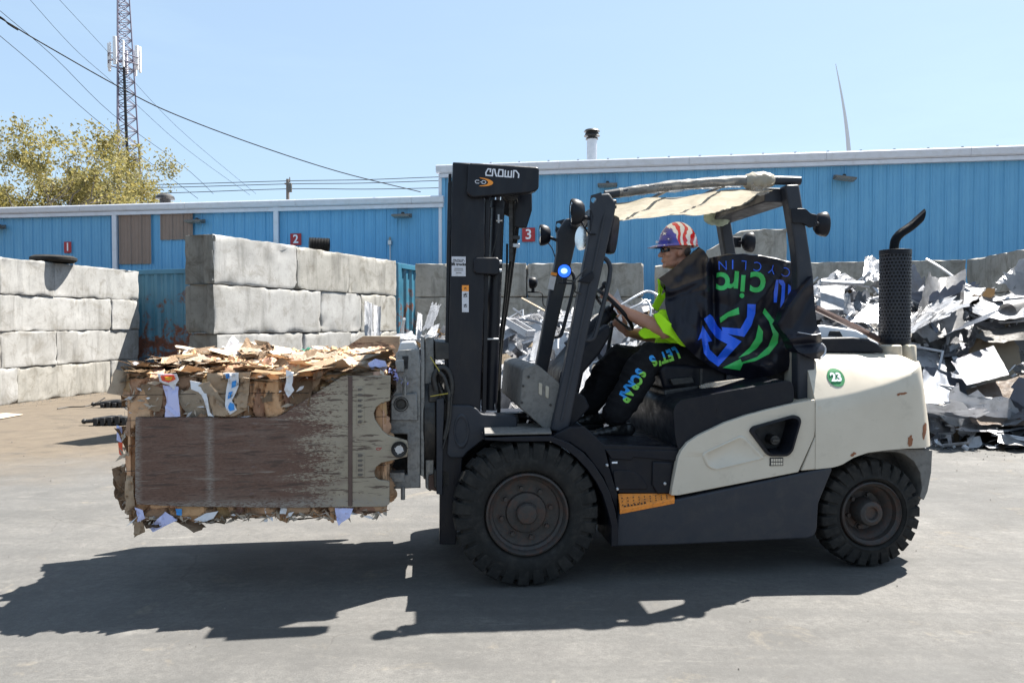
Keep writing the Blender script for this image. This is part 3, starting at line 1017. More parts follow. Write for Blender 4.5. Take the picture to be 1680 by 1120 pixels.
# ------------------------------------------------------------------ shipping container
def container():
    P0 = at(229, 530, 18.15); P0.z = 0
    P1 = at(654, 530, 16.0); P1.z = 0
    P0 = P0 - (P1 - P0).normalized() * 0.3
    d = (P1 - P0).normalized(); inn = Vector((-d.y, d.x, 0)); L = (P1 - P0).length; W = 2.3; H = at(272, 442, 18.0).z
    F = Matrix.Identity(4)
    for k in range(3):
        F[k][0] = d[k]; F[k][1] = inn[k]; F[k][2] = (0, 0, 1)[k]
    F.translation = P0
    r = thing('shipping_container', 'rusty blue shipping container standing behind the two pale block walls', 'container', (0, 0, 0), F)
    def corr(length, name, F2, pitch=0.28):
        bm = BM(); pr = []
        n = max(2, int(length / pitch)); pt = length / n
        for i in range(n):
            pr += [(i * pt, 0.0), (i * pt + pt * .26, 0.0), (i * pt + pt * .5, 0.04), (i * pt + pt * .76, 0.04)]
        pr.append((length, 0.0))
        a = [bm.verts.new((x, y, 0.16)) for x, y in pr]; b = [bm.verts.new((x, y, H - 0.1)) for x, y in pr]
        for i in range(len(pr) - 1): bm.faces.new((a[i], a[i + 1], b[i + 1], b[i]))
        part(name, bm, M['container'], r, F2, smooth=20)
    corr(L - 0.32, 'side_panel', F @ Matrix.Translation((0.16, 0.03, 0)))
    FE_ = F @ Matrix.Translation((L - 0.03, 0.16, 0)) @ Matrix.Rotation(math.pi / 2, 4, 'Z')
    corr(W - 0.32, 'end_panel', FE_)
    for (x, y) in ((0, 0), (L - 0.16, 0), (0, W - .16), (L - .16, W - .16)):
        bm = BM(); add_box(bm, (x, y, 0), (x + .16, y + .16, H - 0.003)); part('corner_post', bm, M['container'], r, F, bevel=0.01)
    for lo, hi in (((.16, 0.0, H - .11), (L - .16, .10, H)), ((.16, 0, 0.02), (L - .16, .10, .17)), ((L - .10, .16, H - .11), (L, W - .16, H)), ((L - .10, .16, 0.02), (L, W - .16, .17))):
        bm = BM(); add_box(bm, lo, hi); part('rail', bm, M['container'], r, F, bevel=0.006)
    bm = BM(); add_box(bm, (.1, .1, H - .06), (L - .1, W - .05, H - .03)); part('roof', bm, M['container'], r, F)
    bm = BM(); add_box(bm, (.1, W - .08, .1), (L - .1, W - .04, H - .1)); part('back_panel', bm, M['container'], r, F)
container()

# things lying on the block walls
q = at(88, 430, 15.4); q.z = 4 * BH
r = thing('old_tyre', 'flat black tyre lying on top of the left pale block wall', 'tyre', q)
bm = BM(); add_lathe(bm, [(.22, 0.03), (.36, 0.0), (.43, 0.05), (.43, .10), (.36, .14), (.22, .12), (.20, .08), (.22, .03)], q + Vector((0, 0, 0.005)), (0, 0, 1), 28); part('tread', bm, M['rubber'], r)
bm = BM(); add_lathe(bm, [(0, .10), (.1, .11), (.20, .08), (.21, .05), (0, .04)], q, (0, 0, 1), 24); part('rim', bm, M['rim'], r)
q = FB @ Vector((fB(545), 0.26, 4 * BH))
r = thing('coiled_drain_hose', 'black ribbed hose roll lying on top of the middle block wall', 'hose', q)
prof = []
for i in range(29):
    t = i / 28
    prof.append((0.105 + 0.02 * (i % 2) if 0 < i < 28 else 0.0, (t - 0.5) * 0.36))
bm = BM(); add_lathe(bm, prof, q + Vector((0, 0, 0.12)), Vector((1, 0.4, 0)), 16); part('ribbed_wall', bm, M['black'], r, smooth=0)

# ------------------------------------------------------------------ lattice mast tower
M['tower'] = worn('tower_paint', (0.13, 0.13, 0.19), (0.20, 0.16, 0.19), 0.5, scale=0.6)
def tower():
    Y = 75.0
    b0, b1 = at(186, 330, Y), at(228, 330, Y); t0, t1 = at(190, -60, Y), at(206.5, -60, Y)
    zb = b0.z; zt = t0.z
    slope = (b1.x - b0.x - (t1.x - t0.x)) / (zt - zb)
    wb = (b1.x - b0.x) + slope * zb
    cx_b = (b0.x + b1.x) / 2 + ((b0.x + b1.x) / 2 - (t0.x + t1.x) / 2) / (zt - zb) * zb
    cx_t = (t0.x + t1.x) / 2
    H = zt
    r = thing('cell_tower', 'tall tapering lattice tower with white antenna panels behind the tree', 'tower', (cx_b, Y, 0))
    def c(z): return cx_b + (cx_t - cx_b) * z / H
    def w(z): return wb - slope * z
    def leg(k, z):
        a = math.radians(25 + 120 * k)
        return Vector((c(z) + math.cos(a) * w(z) * 0.56, Y + math.sin(a) * w(z) * 0.56, z))
    for k in range(3):
        bm = BM(); add_cyl(bm, leg(k, 0), leg(k, H), 0.10, 0.06, seg=6); part('leg', bm, M['tower'], r)
    z = 0; n = 0
    while z < H - 1 and n < 40:
        z2 = z + w(z) * 0.62
        bm = BM()
        for k in range(3):
            a, b = leg(k, z), leg((k + 1) % 3, z2)
            add_cyl(bm, a, b, 0.04, seg=4); add_cyl(bm, leg((k + 1) % 3, z), leg(k, z2), 0.04, seg=4)
            add_cyl(bm, leg(k, z2), leg((k + 1) % 3, z2), 0.04, seg=4)
        part('lattice_bay', bm, M['tower'], r)
        z = z2; n += 1
    za = at(198, 95, Y).z
    # feeder cables up one face
    bm = BM()
    for dx in (0.25, 0.42):
        add_cyl(bm, Vector((c(0) + wb * .38 - dx, Y - 1.0, 0)), Vector((c(za) + w(za) * .3 - dx * .5, Y - .5, za)), 0.09, seg=6)
    part('feeder_cable', bm, M['grime'], r)
    for dz in (-0.7, 0.0):
        bm = BM()
        pts = [Vector((c(za) + math.cos(t) * 1.5, Y + math.sin(t) * 1.5, za + dz)) for t in [i * math.pi / 3 for i in range(7)]]
        for a, b in zip(pts[:-1], pts[1:]): add_cyl(bm, a, b, 0.06, seg=5)
        part('antenna_ring', bm, M['tower'], r)
    for i, (dx, dy, wpx) in enumerate(((-1.36, 0, .22), (-1.15, -.5, .2), (-0.85, -.8, .12), (0.0, -1.5, .33), (0.72, -1.3, .14), (1.33, .1, .3), (1.5, .4, .2), (-.4, 1.4, .3), (.5, 1.4, .3))):
        bm = BM(); add_box(bm, (c(za) + dx - wpx / 2, Y + dy - .1, za - 1.35 + .2 * (i % 2)), (c(za) + dx + wpx / 2, Y + dy + .1, za + 1.25 + .3 * (i == 3)))
        part('antenna_panel', bm, M['white'], r, bevel=0.03)
    return r
tower()

# ------------------------------------------------------------------ wind turbine far behind (one blade clears the roof)
def turbine():
    Y = 420.0
    tip, root_ = at(1371, 105, Y), at(1393, 262, Y)
    hub = at(1396, 330, Y)
    r = thing('wind_turbine', 'far white wind turbine with one upright blade above the tall roof', 'wind turbine', (hub.x, Y + 6, 0))
    L = (tip - hub).length
    for ang in (0, 120, 240):
        bm = BM(); rings = []
        base = Matrix.Rotation(math.radians(ang), 4, 'Y')
        for i in range(15):
            t = i / 14
            cen = hub.lerp(tip, t) + Vector((math.sin(t * math.pi) * L * 0.028, 0, 0))
            wdt = (1.2 if t < 0.05 else 3.3 * (1 - t) ** 0.9 + 0.35) * 0.5
            if t < 0.2: wdt = 0.8 + (wdt - 0.8) * t / 0.2
            ring = []
            for k in range(8):
                a = 2 * math.pi * k / 8
                q = cen + Vector((math.cos(a) * wdt, math.sin(a) * wdt * 0.25, 0))
                ring.append(bm.verts.new(hub + base @ (q - hub)))
            rings.append(ring)
        for a, b in zip(rings[:-1], rings[1:]):
            for k in range(8): bm.faces.new((a[k], a[(k + 1) % 8], b[(k + 1) % 8], b[k]))
        bm.faces.new(rings[0]); bm.faces.new(rings[-1][::-1]); fix(bm)
        part('blade', bm, M['white'], r)
    bm = BM(); add_lathe(bm, [(0, -2), (1.2, -1.4), (1.7, 0), (1.7, 2)], hub, (0, 1, 0), 16); part('hub', bm, M['white'], r)
    bm = BM(); add_box(bm, hub + Vector((-1.8, 2, -1.8)), hub + Vector((1.8, 11, 1.8))); part('nacelle', bm, M['white'], r, bevel=.4)
    bm = BM(); add_cyl(bm, (hub.x, Y + 6, 0), (hub.x, Y + 6, hub.z - 1.5), 2.4, 1.5, seg=20); part('tower', bm, M['white'], r)
turbine()

# ------------------------------------------------------------------ utility pole and overhead cables
Y = 62.0
p = at(472, 294, Y)
r = thing('utility_pole', 'distant wooden utility pole showing above the low blue roof', 'utility pole', (p.x, Y, 0))
M['wood'] = worn('weathered_wood', (0.22, 0.19, 0.17), None, 0.9)
bm = BM(); add_cyl(bm, (p.x, Y, 0), (p.x, Y, p.z), 0.18, 0.13, seg=10); part('post', bm, M['wood'], r)
bm = BM(); add_box(bm, (p.x + .05, Y - .25, p.z - 1.1), (p.x + .38, Y - .05, p.z - .35)); add_cyl(bm, (p.x + .22, Y - .15, p.z - .3), (p.x + .22, Y - .15, p.z + .15), .05, seg=6); part('transformer', bm, M['dusty'], r, bevel=.03)
bm = BM(); add_box(bm, (p.x - .22, Y - .2, p.z - .45), (p.x + .3, Y + .1, p.z - .35)); part('crossarm', bm, M['wood'], r)

M['cable'] = worn('black_cable', (0.012, 0.012, 0.013), None, 0.8, spec=0.1)
def cable(name, label, pts, rad, sub=6, group=None):
    bm = BM(); add_tube(bm, smooth_path(pts, sub), rad, 5)
    o = part(name, bm, M['cable']); describe(o, label, 'cable', group); return o
def cpx(l): return [at(x, y, Y) for x, y, Y in l]
cable('overhead_cable', 'thick black cable sagging from the upper left corner down to the low roof', cpx([(-160, -60, 12.5), (0, 30, 13.2), (60, 66, 13.6), (190, 140, 14.6), (280, 185, 15.3), (420, 238, 16.8), (560, 283, 18.2), (690, 315, 19.4)]), 0.012, 8)
cable('overhead_cable', 'short black cable looped beside the thick cable in the upper left corner', cpx([(-60, -5, 12.9), (0, 28, 13.2), (14, 40, 13.3), (30, 50, 13.4)]), 0.014, 8)
for i, (l, lab) in enumerate((
    ([(0, 18, 30), (90, 95, 34), (185, 188, 38), (300, 272, 42), (350, 318, 44)], 'thin wire crossing the tower at the height of the black cable'),
    ([(45, -5, 40), (120, 78, 44), (190, 140, 48), (300, 240, 54), (410, 320, 60)], 'thin wire ending at the tower below its antennas'),
    ([(92, -6, 45), (170, 78, 50), (290, 208, 58), (420, 318, 66)], 'uppermost thin wire running down past the antennas'),
    ([(-5, 55, 28), (60, 110, 31), (150, 190, 34), (240, 262, 38), (325, 326, 41)], 'thin wire passing just above the tree crown'))):
    cable('overhead_wire', lab, cpx(l), 0.012, 5, 'thin wires slanting across the left sky')
for y0, y1, y2, lab in ((302, 299, 291, 'uppermost of the level wires behind the low roof'), (307, 304, 297, 'middle one of the level wires behind the low roof'), (316, 312, 309, 'lowest of the level wires behind the low roof')):
    cable('level_wire', lab, cpx([(150, y0 + 3, 62), (300, y0, 62), (472, y1 - 2, 62), (600, (y1 + y2) / 2, 62), (735, y2 - 1, 62), (1000, y2 - 8, 62)]), 0.03, 4, 'level wires behind the low roof')

# ------------------------------------------------------------------ oaks breaking into leaf
M['bark'] = worn('oak_bark', (0.085, 0.07, 0.06), (0.13, 0.11, 0.09), 0.9, scale=3, bscale=30, bstr=.5)
def leaf_mat(name, c1, c2):
    m, nt, b = base_mat(name)
    oi = nt.nodes.new('ShaderNodeTexNoise'); oi.inputs['Scale'].default_value = 3.5; oi.inputs['Detail'].default_value = 4
    g = nt.nodes.new('ShaderNodeNewGeometry'); nt.links.new(g.outputs['Position'], oi.inputs['Vector'])
    c = mixc(nt, mrange(nt, oi.outputs['Fac'], .35, .65), c1, c2)
    nt.links.new(c, b.inputs['Base Color']); b.inputs['Roughness'].default_value = 0.7
    tr = nt.nodes.new('ShaderNodeBsdfTranslucent'); nt.links.new(c, tr.inputs['Color'])
    mx = nt.nodes.new('ShaderNodeMixShader'); mx.inputs[0].default_value = 0.45
    out = nt.nodes['Material Output']
    nt.links.new(b.outputs[0], mx.inputs[1]); nt.links.new(tr.outputs[0], mx.inputs[2]); nt.links.new(mx.outputs[0], out.inputs['Surface'])
    return m
M['leaf_gold'] = leaf_mat('spring_oak_leaves', (0.25, 0.20, 0.055), (0.16, 0.15, 0.05))
M['leaf_green'] = leaf_mat('pale_green_leaves', (0.19, 0.18, 0.065), (0.22, 0.185, 0.075))

def tree(name, label, base, height, spread, seed, leaf, n_lv=6, lean=(0, 0), leaves_per=42, upright=0.3, lsize=0.09, trunk=0.35, fork=0.3):
    R = random.Random(seed)
    r = thing(name, label, 'tree', base, group='budding trees behind the low warehouse')
    base = Vector(base)
    bm = BM(); tips = []
    def grow(p, d, length, rad, lv):
        n = 5
        pts = [p]; radii = [rad]
        q = p.copy()
        for i in range(n):
            d = (d + Vector((R.uniform(-1, 1), R.uniform(-1, 1), R.uniform(-.6, .9))) * 0.20 + Vector((0, 0, upright * 0.05))).normalized()
            q = q + d * length / n
            pts.append(q.copy()); radii.append(rad * (1 - 0.4 * (i + 1) / n))
            if lv >= n_lv - 3: tips.append((q.copy(), lv))
        add_tube(bm, pts, rad, 6 if lv < 3 else 4, radii, cap=False)
        if lv >= n_lv: return
        k = 2 if R.random() < 0.45 else 3
        for j in range(k):
            az = R.uniform(0, 2 * math.pi)
            perp = Vector((math.cos(az), math.sin(az), 0)); perp = (perp - d * perp.dot(d)).normalized()
            ang = R.uniform(0.35, 0.85)
            nd_ = (d * math.cos(ang) + perp * math.sin(ang) * spread).normalized()
            t = R.randrange(3, n + 1)
            grow(pts[t].copy(), nd_, length * R.uniform(0.66, 0.86), radii[t] * 0.68, lv + 1)
    grow(base, Vector((lean[0], lean[1], 1)).normalized(), height * fork, trunk, 0)
    part('trunk', bm, M['bark'], r, smooth=60)
    bm = BM(); verts = []; faces = []
    cl = noise.noise
    for tp, lv in tips:
        dens = cl(tp * 0.55 + Vector((seed, 0, 0)))
        n = int(leaves_per * (0.25 + max(0, dens + 0.35) * 1.6) * (0.5 if lv < n_lv else 1.0))
        for i in range(n):
            o = Vector((R.gauss(0, .17), R.gauss(0, .17), R.gauss(0, .12)))
            c = tp + o
            a = Vector((R.uniform(-1, 1), R.uniform(-1, 1), R.uniform(-1, 1))).normalized()
            b = a.cross(Vector((R.uniform(-1, 1), R.uniform(-1, 1), R.uniform(-1, 1)))).normalized()
            s = lsize * R.uniform(.6, 1.3)
            k = len(verts)
            verts += [c - a * s, c + b * s * .45, c + a * s, c - b * s * .45]
            faces.append((k, k + 1, k + 2, k + 3))
    me = bpy.data.meshes.new('foliage'); me.from_pydata([v - base for v in verts], [], faces)
    me.materials.append(leaf)
    o = bpy.data.objects.new('crown', me); link(o, r, IDENT)
    o['kind'] = 'stuff'
    return r, len(faces)
tq = at(62, 330, 34.0)
tree('oak_tree', 'broad oak with gnarled dark limbs and yellow green young leaves at the left edge', (tq.x - 0.3, 34.0, 0), 9.4, 1.1, 5, M['leaf_gold'], lean=(-0.1, 0), trunk=.30, fork=.36, leaves_per=8)
tq = at(150, 330, 38.0)
tree('budding_tree', 'slender grey twigged tree with sparse pale leaves in front of the lattice tower', (tq.x, 38.0, 0), 10.2, 0.75, 12, M['leaf_green'], trunk=.2, fork=.36, leaves_per=6, upright=.9)
tq = at(212, 330, 40.0)
tree('small_tree', 'smallest budding tree just right of the lattice tower base', (tq.x, 40.0, 0), 7.6, 0.8, 21, M['leaf_green'], trunk=.16, fork=.36, leaves_per=6, upright=.8)
tq = at(-30, 330, 36.0)
tree('edge_tree', 'leafy oak mostly cut off by the left edge of the view', (tq.x - .5, 36.0, 0), 8.6, 1.1, 33, M['leaf_gold'], trunk=.3, fork=.36, leaves_per=8)
# ================================================================== THE FORKLIFT
truck = thing('forklift', 'cream and dark grey forklift carrying a cardboard bale in its rusty side clamps', 'forklift', (0, 0, 0), TRUCK)
def TP(name, bm, mat, parent=None, **kw):
    return part(name, bm, mat, parent or truck, TRUCK, **kw)
def box_px(name, x0, y0, x1, y1, v0, v1, mat, parent=None, bevel=0.006, **kw):
    """upright box between two photo pixels measured on the plane v0"""
    a, b = fp(x0, y1, v0), fp(x1, y0, v0)
    bm = BM(); add_box(bm, (a.x, v0, a.z), (b.x, v1, b.z))
    return TP(name, bm, mat, parent, bevel=bevel, **kw)
def S(name, pts, v0, v1, mat, parent=None, bevel=0.006, seg=2, **kw):
    return slab(name, pts, v0, v1, mat, parent or truck, bevel, seg, **kw)
def frm(o): return Matrix.Identity(4)

# ---- wheels
def wheel(cx, cz, R, v0, width, rim_r, lugs, near=True, bolts=8, rear=False):
    """v0: outer face; a wheel on the far side is turned round"""
    sgn = 1 if near else -1
    C = Vector((cx, v0, cz))
    ax = Vector((0, sgn, 0))
    bmE = BM()
    ro = R - 0.030
    prof = [(rim_r, 0.045), (rim_r + 0.012, 0.014), (rim_r + 0.03, 0.004), (ro - 0.085, 0.0), (ro - 0.055, 0.010), (ro - 0.015, 0.022), (ro, 0.05),
            (ro, width - 0.05), (ro - 0.015, width - 0.022), (ro - 0.055, width - 0.01), (rim_r + 0.03, width - 0.004), (rim_r, width - 0.045)]
    add_lathe(bmE, prof, C, ax, 96)
    # raised ring on the sidewall
    fix(bmE)
    w = TP('wheel', bmE, M['rubber'], smooth=40)
    w_name = w
    # lugs: chunky staggered bars from each shoulder
    bm = BM()
    for side in (0, 1):
        for i in range(lugs):
            a0 = 2 * math.pi * (i + 0.5 * side) / lugs
            wd = 2 * math.pi / lugs * 0.39
            def P(a, r, h): return C + Vector((math.cos(a) * r, sgn * h, math.sin(a) * r))
            h0, h1 = (0.004, width * 0.56) if side == 0 else (width - 0.004, width * 0.44)
            tw = 0.16 * (1 if side == 0 else -1) * wd
            ring = []
            for (h, r_in, r_out, sh) in ((h0, ro - 0.078, ro - 0.052, 0), (h0 + (0.016 if side == 0 else -0.016), ro - 0.03, R - 0.012, 0), (h0 + (0.045 if side == 0 else -0.045), ro - 0.02, R, 0.0), (h1, ro - 0.02, R, 1.1)):
                ring.append([bm.verts.new(P(a0 - wd + sh * tw * 3, r_in, h)), bm.verts.new(P(a0 - wd * .9 + sh * tw * 3, r_out, h)), bm.verts.new(P(a0 + wd * .9 + sh * tw * 3, r_out, h)), bm.verts.new(P(a0 + wd + sh * tw * 3, r_in, h))])
            for p, q in zip(ring[:-1], ring[1:]):
                for k in range(4): bm.faces.new((p[k], p[(k + 1) % 4], q[(k + 1) % 4], q[k]))
            bm.faces.new(ring[0]); bm.faces.new(ring[-1][::-1])
    fix(bm)
    TP('tread', bm, M['rubber'], w, bevel=0.005, smooth=30)
    # rim
    bm = BM()
    if not rear:
        prof = [(rim_r + 0.002, 0.0435), (rim_r - 0.004, 0.012), (rim_r - 0.014, 0.008), (rim_r - 0.024, 0.020), (rim_r - 0.030, 0.045), (rim_r - 0.045, 0.055), (rim_r - 0.050, 0.075),
                (rim_r * .66, 0.082), (rim_r * .50, 0.080), (rim_r * .47, 0.062), (rim_r * .40, 0.058), (rim_r * .26, 0.058), (rim_r * .255, 0.030), (rim_r * .22, 0.018), (rim_r * .1, 0.014), (0, 0.016)]
    else:
        prof = [(rim_r + 0.002, 0.0435), (rim_r - 0.004, 0.012), (rim_r - 0.012, 0.006), (rim_r - 0.022, 0.022), (rim_r - 0.030, 0.028), (rim_r - 0.036, 0.060), (rim_r - 0.050, 0.075), (rim_r * .70, 0.085),
                (rim_r * .60, 0.12), (rim_r * .42, 0.125), (rim_r * .40, 0.035), (rim_r * .36, 0.018), (rim_r * .26, 0.010), (rim_r * .20, 0.014), (rim_r * .17, 0.03), (0, 0.032)]
    add_lathe(bm, prof, C, ax, 64)
    fix(bm)
    rim = TP('rim', bm, M['rim'], w, smooth=30)
    br = rim_r * (0.60 if not rear else 0.52)
    for i in range(bolts):
        a = 2 * math.pi * (i + 0.25) / bolts
        p = C + Vector((math.cos(a) * br, sgn * (0.085 if not rear else 0.125), math.sin(a) * br))
        bm = BM()
        add_lathe(bm, [(.024, 0), (.024, -.008), (.0155, -.008), (.013, -.030), (0, -.030)], p, ax, 6)
        fix(bm); TP('wheel_nut', bm, M['rim'], rim, smooth=30)
    return w
fwc = fp(866, 848, 0.0)
FWU = fwc.x
wheel(FWU, 0.428, 0.428, 0.0, 0.29, 0.245, 27)
wheel(FWU, 0.428, 0.428, WID, 0.29, 0.245, 27, near=False)
rwc = fp(1432, 844, 0.09)
RWU = rwc.x
wheel(RWU, 0.343, 0.343, 0.085, 0.20, 0.205, 25, bolts=6, rear=True)
wheel(RWU, 0.343, 0.343, WID - 0.085, 0.20, 0.205, 25, near=False, bolts=6, rear=True)
bm = BM()
add_cyl(bm, (FWU, 0.1, 0.42), (FWU, WID - 0.1, 0.42), 0.10, seg=20)
add_cyl(bm, (RWU, 0.2, 0.338), (RWU, WID - 0.2, 0.338), 0.07, seg=20)
add_box(bm, (FWU - 0.14, 0.36, 0.26), (RWU + 0.35, WID - 0.36, 0.62))
add_box(bm, (FWU + 0.1, 0.34, 0.5), (FWU + 0.6, WID - 0.34, 0.72))
TP('chassis', bm, M['grime'], bevel=0.01)

# ---- side skirts (dark step frames), near and far
SK = [(1014, 846), (1018, 837), (1107, 820), (1363, 766), (1366, 770), (1343, 826), (1341, 868), (1337, 878), (1328, 883), (1100, 894), (1010, 896), (1011, 870)]
sk = S('side_skirt', rounded(SK, 6, 3), 0.045, 0.30, M['frame'], bevel=0.010)
def mirror_of(o, name=None):
    """copy of a part on the far side of the truck (v -> WID - v)"""
    me = o.data.copy()
    for v in me.vertices: v.co.y = WID - v.co.y
    me.flip_normals()
    c = o.copy(); c.data = me
    c.name = name or o.name.split('.')[0]
    COL.objects.link(c); c.parent = o.parent; WM[c.name] = WM[o.name]
    return c
mirror_of(sk)

# ---- cream side panel with the filler recess
PNL = [(1101, 812), (1103, 800), (1113, 750), (1118, 739), (1128, 726), (1146, 714), (1190, 693), (1225, 681), (1262, 671), (1300, 662), (1337, 655), (1339, 700), (1336, 716), (1310, 774), (1115, 812)]
HOLE = rounded([(1231, 707), (1236, 700), (1300, 682), (1309, 685), (1311, 692), (1298, 738), (1290, 746), (1263, 746), (1257, 742)], 5, 3)
def panel_with_hole(name, outer, hole, v0, depth, mat, bevel):
    P = pxpoly(outer, v0); Hh = pxpoly(hole, v0)
    tri = tessellate_polygon([P, Hh])
    bm = BM()
    vs = [bm.verts.new(p) for p in P + Hh]
    for t in tri:
        try: bm.faces.new([vs[i] for i in t])
        except ValueError: pass
    n = len(P)
    off = Vector((0, depth, 0))
    for loop in (list(range(n)), list(range(n, n + len(Hh)))):
        b = [bm.verts.new(vs[i].co + off) for i in loop]
        for k in range(len(loop)):
            j = (k + 1) % len(loop)
            bm.faces.new((vs[loop[k]], vs[loop[j]], b[j], b[k]))
    fix(bm)
    # make sure front faces look towards the camera
    bm.faces.ensure_lookup_table()
    return TP(name, bm, mat, bevel=bevel, smooth=30)
pn = panel_with_hole('side_panel', PNL, HOLE, 0.055, 0.24, M['cream'], 0.010)
mirror_of(pn)
# recess: frame, cup, filler cap
fr = S('filler_recess', HOLE, 0.17, 0.20, M['black'], bevel=0)
bm = BM()
Pa = pxpoly(HOLE, 0.055); Pb = pxpoly(rounded([(1240, 709), (1300, 692), (1304, 696), (1293, 736), (1267, 738)], 4, 3), 0.12)
# raised lip around the hole
ctr = sum(Pa, Vector()) / len(Pa)
def ringpts(P, s, v): return [Vector((ctr.x + (p.x - ctr.x) * s, v, ctr.z + (p.z - ctr.z) * s)) for p in P]
rs = [ringpts(Pa, 1.07, 0.054), ringpts(Pa, 1.05, 0.038), ringpts(Pa, 0.93, 0.036), ringpts(Pa, 0.86, 0.060), ringpts(Pa, 0.80, 0.168)]
vv = [[bm.verts.new(p) for p in q] for q in rs]
for a, b in zip(vv[:-1], vv[1:]):
    for k in range(len(a)): bm.faces.new((a[k], a[(k + 1) % len(a)], b[(k + 1) % len(a)], b[k]))
fix(bm)
TP('recess_lip', bm, M['plastic'], fr, smooth=40)
c = fp(1272, 722, 0.09)
bm = BM(); add_cyl(bm, (c.x, 0.09, c.z), (c.x, 0.17, c.z), 0.030, seg=20)
add_box(bm, (c.x - .024, 0.078, c.z - .010), (c.x + .024, 0.095, c.z + .010))
TP('filler_cap', bm, M['grime'], fr, bevel=0.003)
# embossed shallow panel (two pressed edges)
EMB = rounded([(1152, 744), (1217, 714), (1254, 751), (1172, 770), (1160, 764)], 7, 4)
bm = BM()
E0_ = pxpoly(EMB, 0.055); ce = sum(E0_, Vector()) / len(E0_)
def er(s, v): return [Vector((ce.x + (p.x - ce.x) * s, v, ce.z + (p.z - ce.z) * s)) for p in E0_]
vv = [[bm.verts.new(p) for p in q] for q in (er(1.05, 0.0545), er(1.0, 0.047), er(0.93, 0.047), er(0.88, 0.0525))]
for a, b in zip(vv[:-1], vv[1:]):
    for k in range(len(a)): bm.faces.new((a[k], a[(k + 1) % len(a)], b[(k + 1) % len(a)], b[k]))
bm.faces.new(vv[-1]); fix(bm)
TP('pressed_panel', bm, M['cream'], pn, smooth=60)
# small data grid sticker under the filler
gs = box_px('grid_sticker', 1263, 750, 1285, 764, 0.051, 0.054, M['print_black'], pn, bevel=0)
bm = BM()
for j in range(2):
    for i in range(5):
        a, b = fp(1265 + i * 4, 756 + j * 6, 0.0), fp(1268 + i * 4, 752 + j * 6, 0.0)
        a = fp(1265 + i * 3.9, 756.5 + j * 6, 0.05); b = fp(1268 + i * 3.9, 752 + j * 6, 0.05)
        add_box(bm, (a.x, 0.0485, a.z), (b.x, 0.0508, b.z))
TP('sticker_cells', bm, M['cream'], gs, smooth=0)

# ---- counterweight (lofted shell with a crease and a rounded tail)
def counterweight():
    N = 34
    # pixel curves as functions of x
    def lerp(tab, x):
        for (x0, y0), (x1, y1) in zip(tab[:-1], tab[1:]):
            if x <= x1: return y0 + (y1 - y0) * (x - x0) / (x1 - x0)
        return tab[-1][1]
    bot = [(1314, 772), (1364, 766), (1375, 762), (1392, 750), (1412, 742), (1440, 738), (1470, 735.5), (1531, 735)]
    crs = [(1338, 657), (1370, 651), (1398, 644), (1441, 630), (1480, 613), (1500, 602), (1516, 594), (1531, 590)]
    v_of = lambda s: 0.045 + (0.0 if s < 0.70 else 0.34 * (1 - math.sqrt(max(0, 1 - ((s - 0.70) / 0.30) ** 2.2))))
    bm = BM()
    rings = []
    ua = fp(1338, 700, 0.05).x; ub = fp(1531, 715, 0.20).x
    zt = fp(1400, 577, 0.30).z
    for i in range(N):
        s = i / (N - 1)
        s_ = s ** 0.85 if s < 1 else 1
        u = ua + (ub - ua) * (1 - (1 - s) ** 1.35)
        ss = (u - ua) / (ub - ua)
        px = 1338 + (1531 - 1338) * ss
        v = v_of(ss)
        zb = fp(px, lerp(bot, px), 0.05).z
        zc = fp(px, lerp(crs, px), 0.05).z
        top = zt - 0.02 * ss - (0.11 * max(0, (ss - 0.80) / 0.2) ** 2)
        zc = min(zc, top - 0.015)
        # tail profile: widest at the lower bumper, leaning in above
        bulge = lambda z: 0.055 * max(0, ss - .72) / .28 * (1 if z < 0.86 else 0)
        ring = []
        sec = [(0.0, zb), (0.0, zb + (zc - zb) * .25), (0.0, zb + (zc - zb) * .5), (0.002, zb + (zc - zb) * .75), (0.006, zc - 0.012),
               (0.018, zc + 0.012), (0.052, zc + (top - zc) * .28), (0.095, zc + (top - zc) * .58), (0.14, zc + (top - zc) * .80), (0.19, zc + (top - zc) * .93), (0.27, top), (0.45, top + .004)]
        for dv, z in sec:
            uu = u
            if ss > .6:
                uu -= 0.085 * max(0, (z - 0.82) / 0.4) ** 1.4 * ((ss - .6) / .4) ** 2
                uu += 0.028 * math.exp(-((z - 0.80) / 0.07) ** 2) * ((ss - .6) / .4) ** 2
            ring.append(Vector((uu, min(v + dv, WID / 2 - 0.01), z)))
        full = ring + [Vector((p.x, WID - p.y, p.z)) for p in reversed(ring)]
        rings.append([bm.verts.new(p) for p in full])
    for a, b in zip(rings[:-1], rings[1:]):
        for k in range(len(a) - 1):
            bm.faces.new((a[k], b[k], b[k + 1], a[k + 1]))
    bm.faces.new(rings[-1]); bm.faces.new(rings[0][::-1])
    for a, b in zip(rings[:-1], rings[1:]):
        bm.faces.new((a[0], a[-1], b[-1], b[0]))
    fix(bm)
    o = TP('counterweight', bm, M['cream'], smooth=32)
    return o, zt, ub
cw, CW_TOP, CW_U = counterweight()
# flank that fills between panel seam and counterweight start
S('rear_flank', [(1341, 664), (1341, 700), (1338, 716), (1315, 772), (1345, 769), (1350, 700), (1350, 664)], 0.049, 0.20, M['cream'], cw, bevel=0.006)
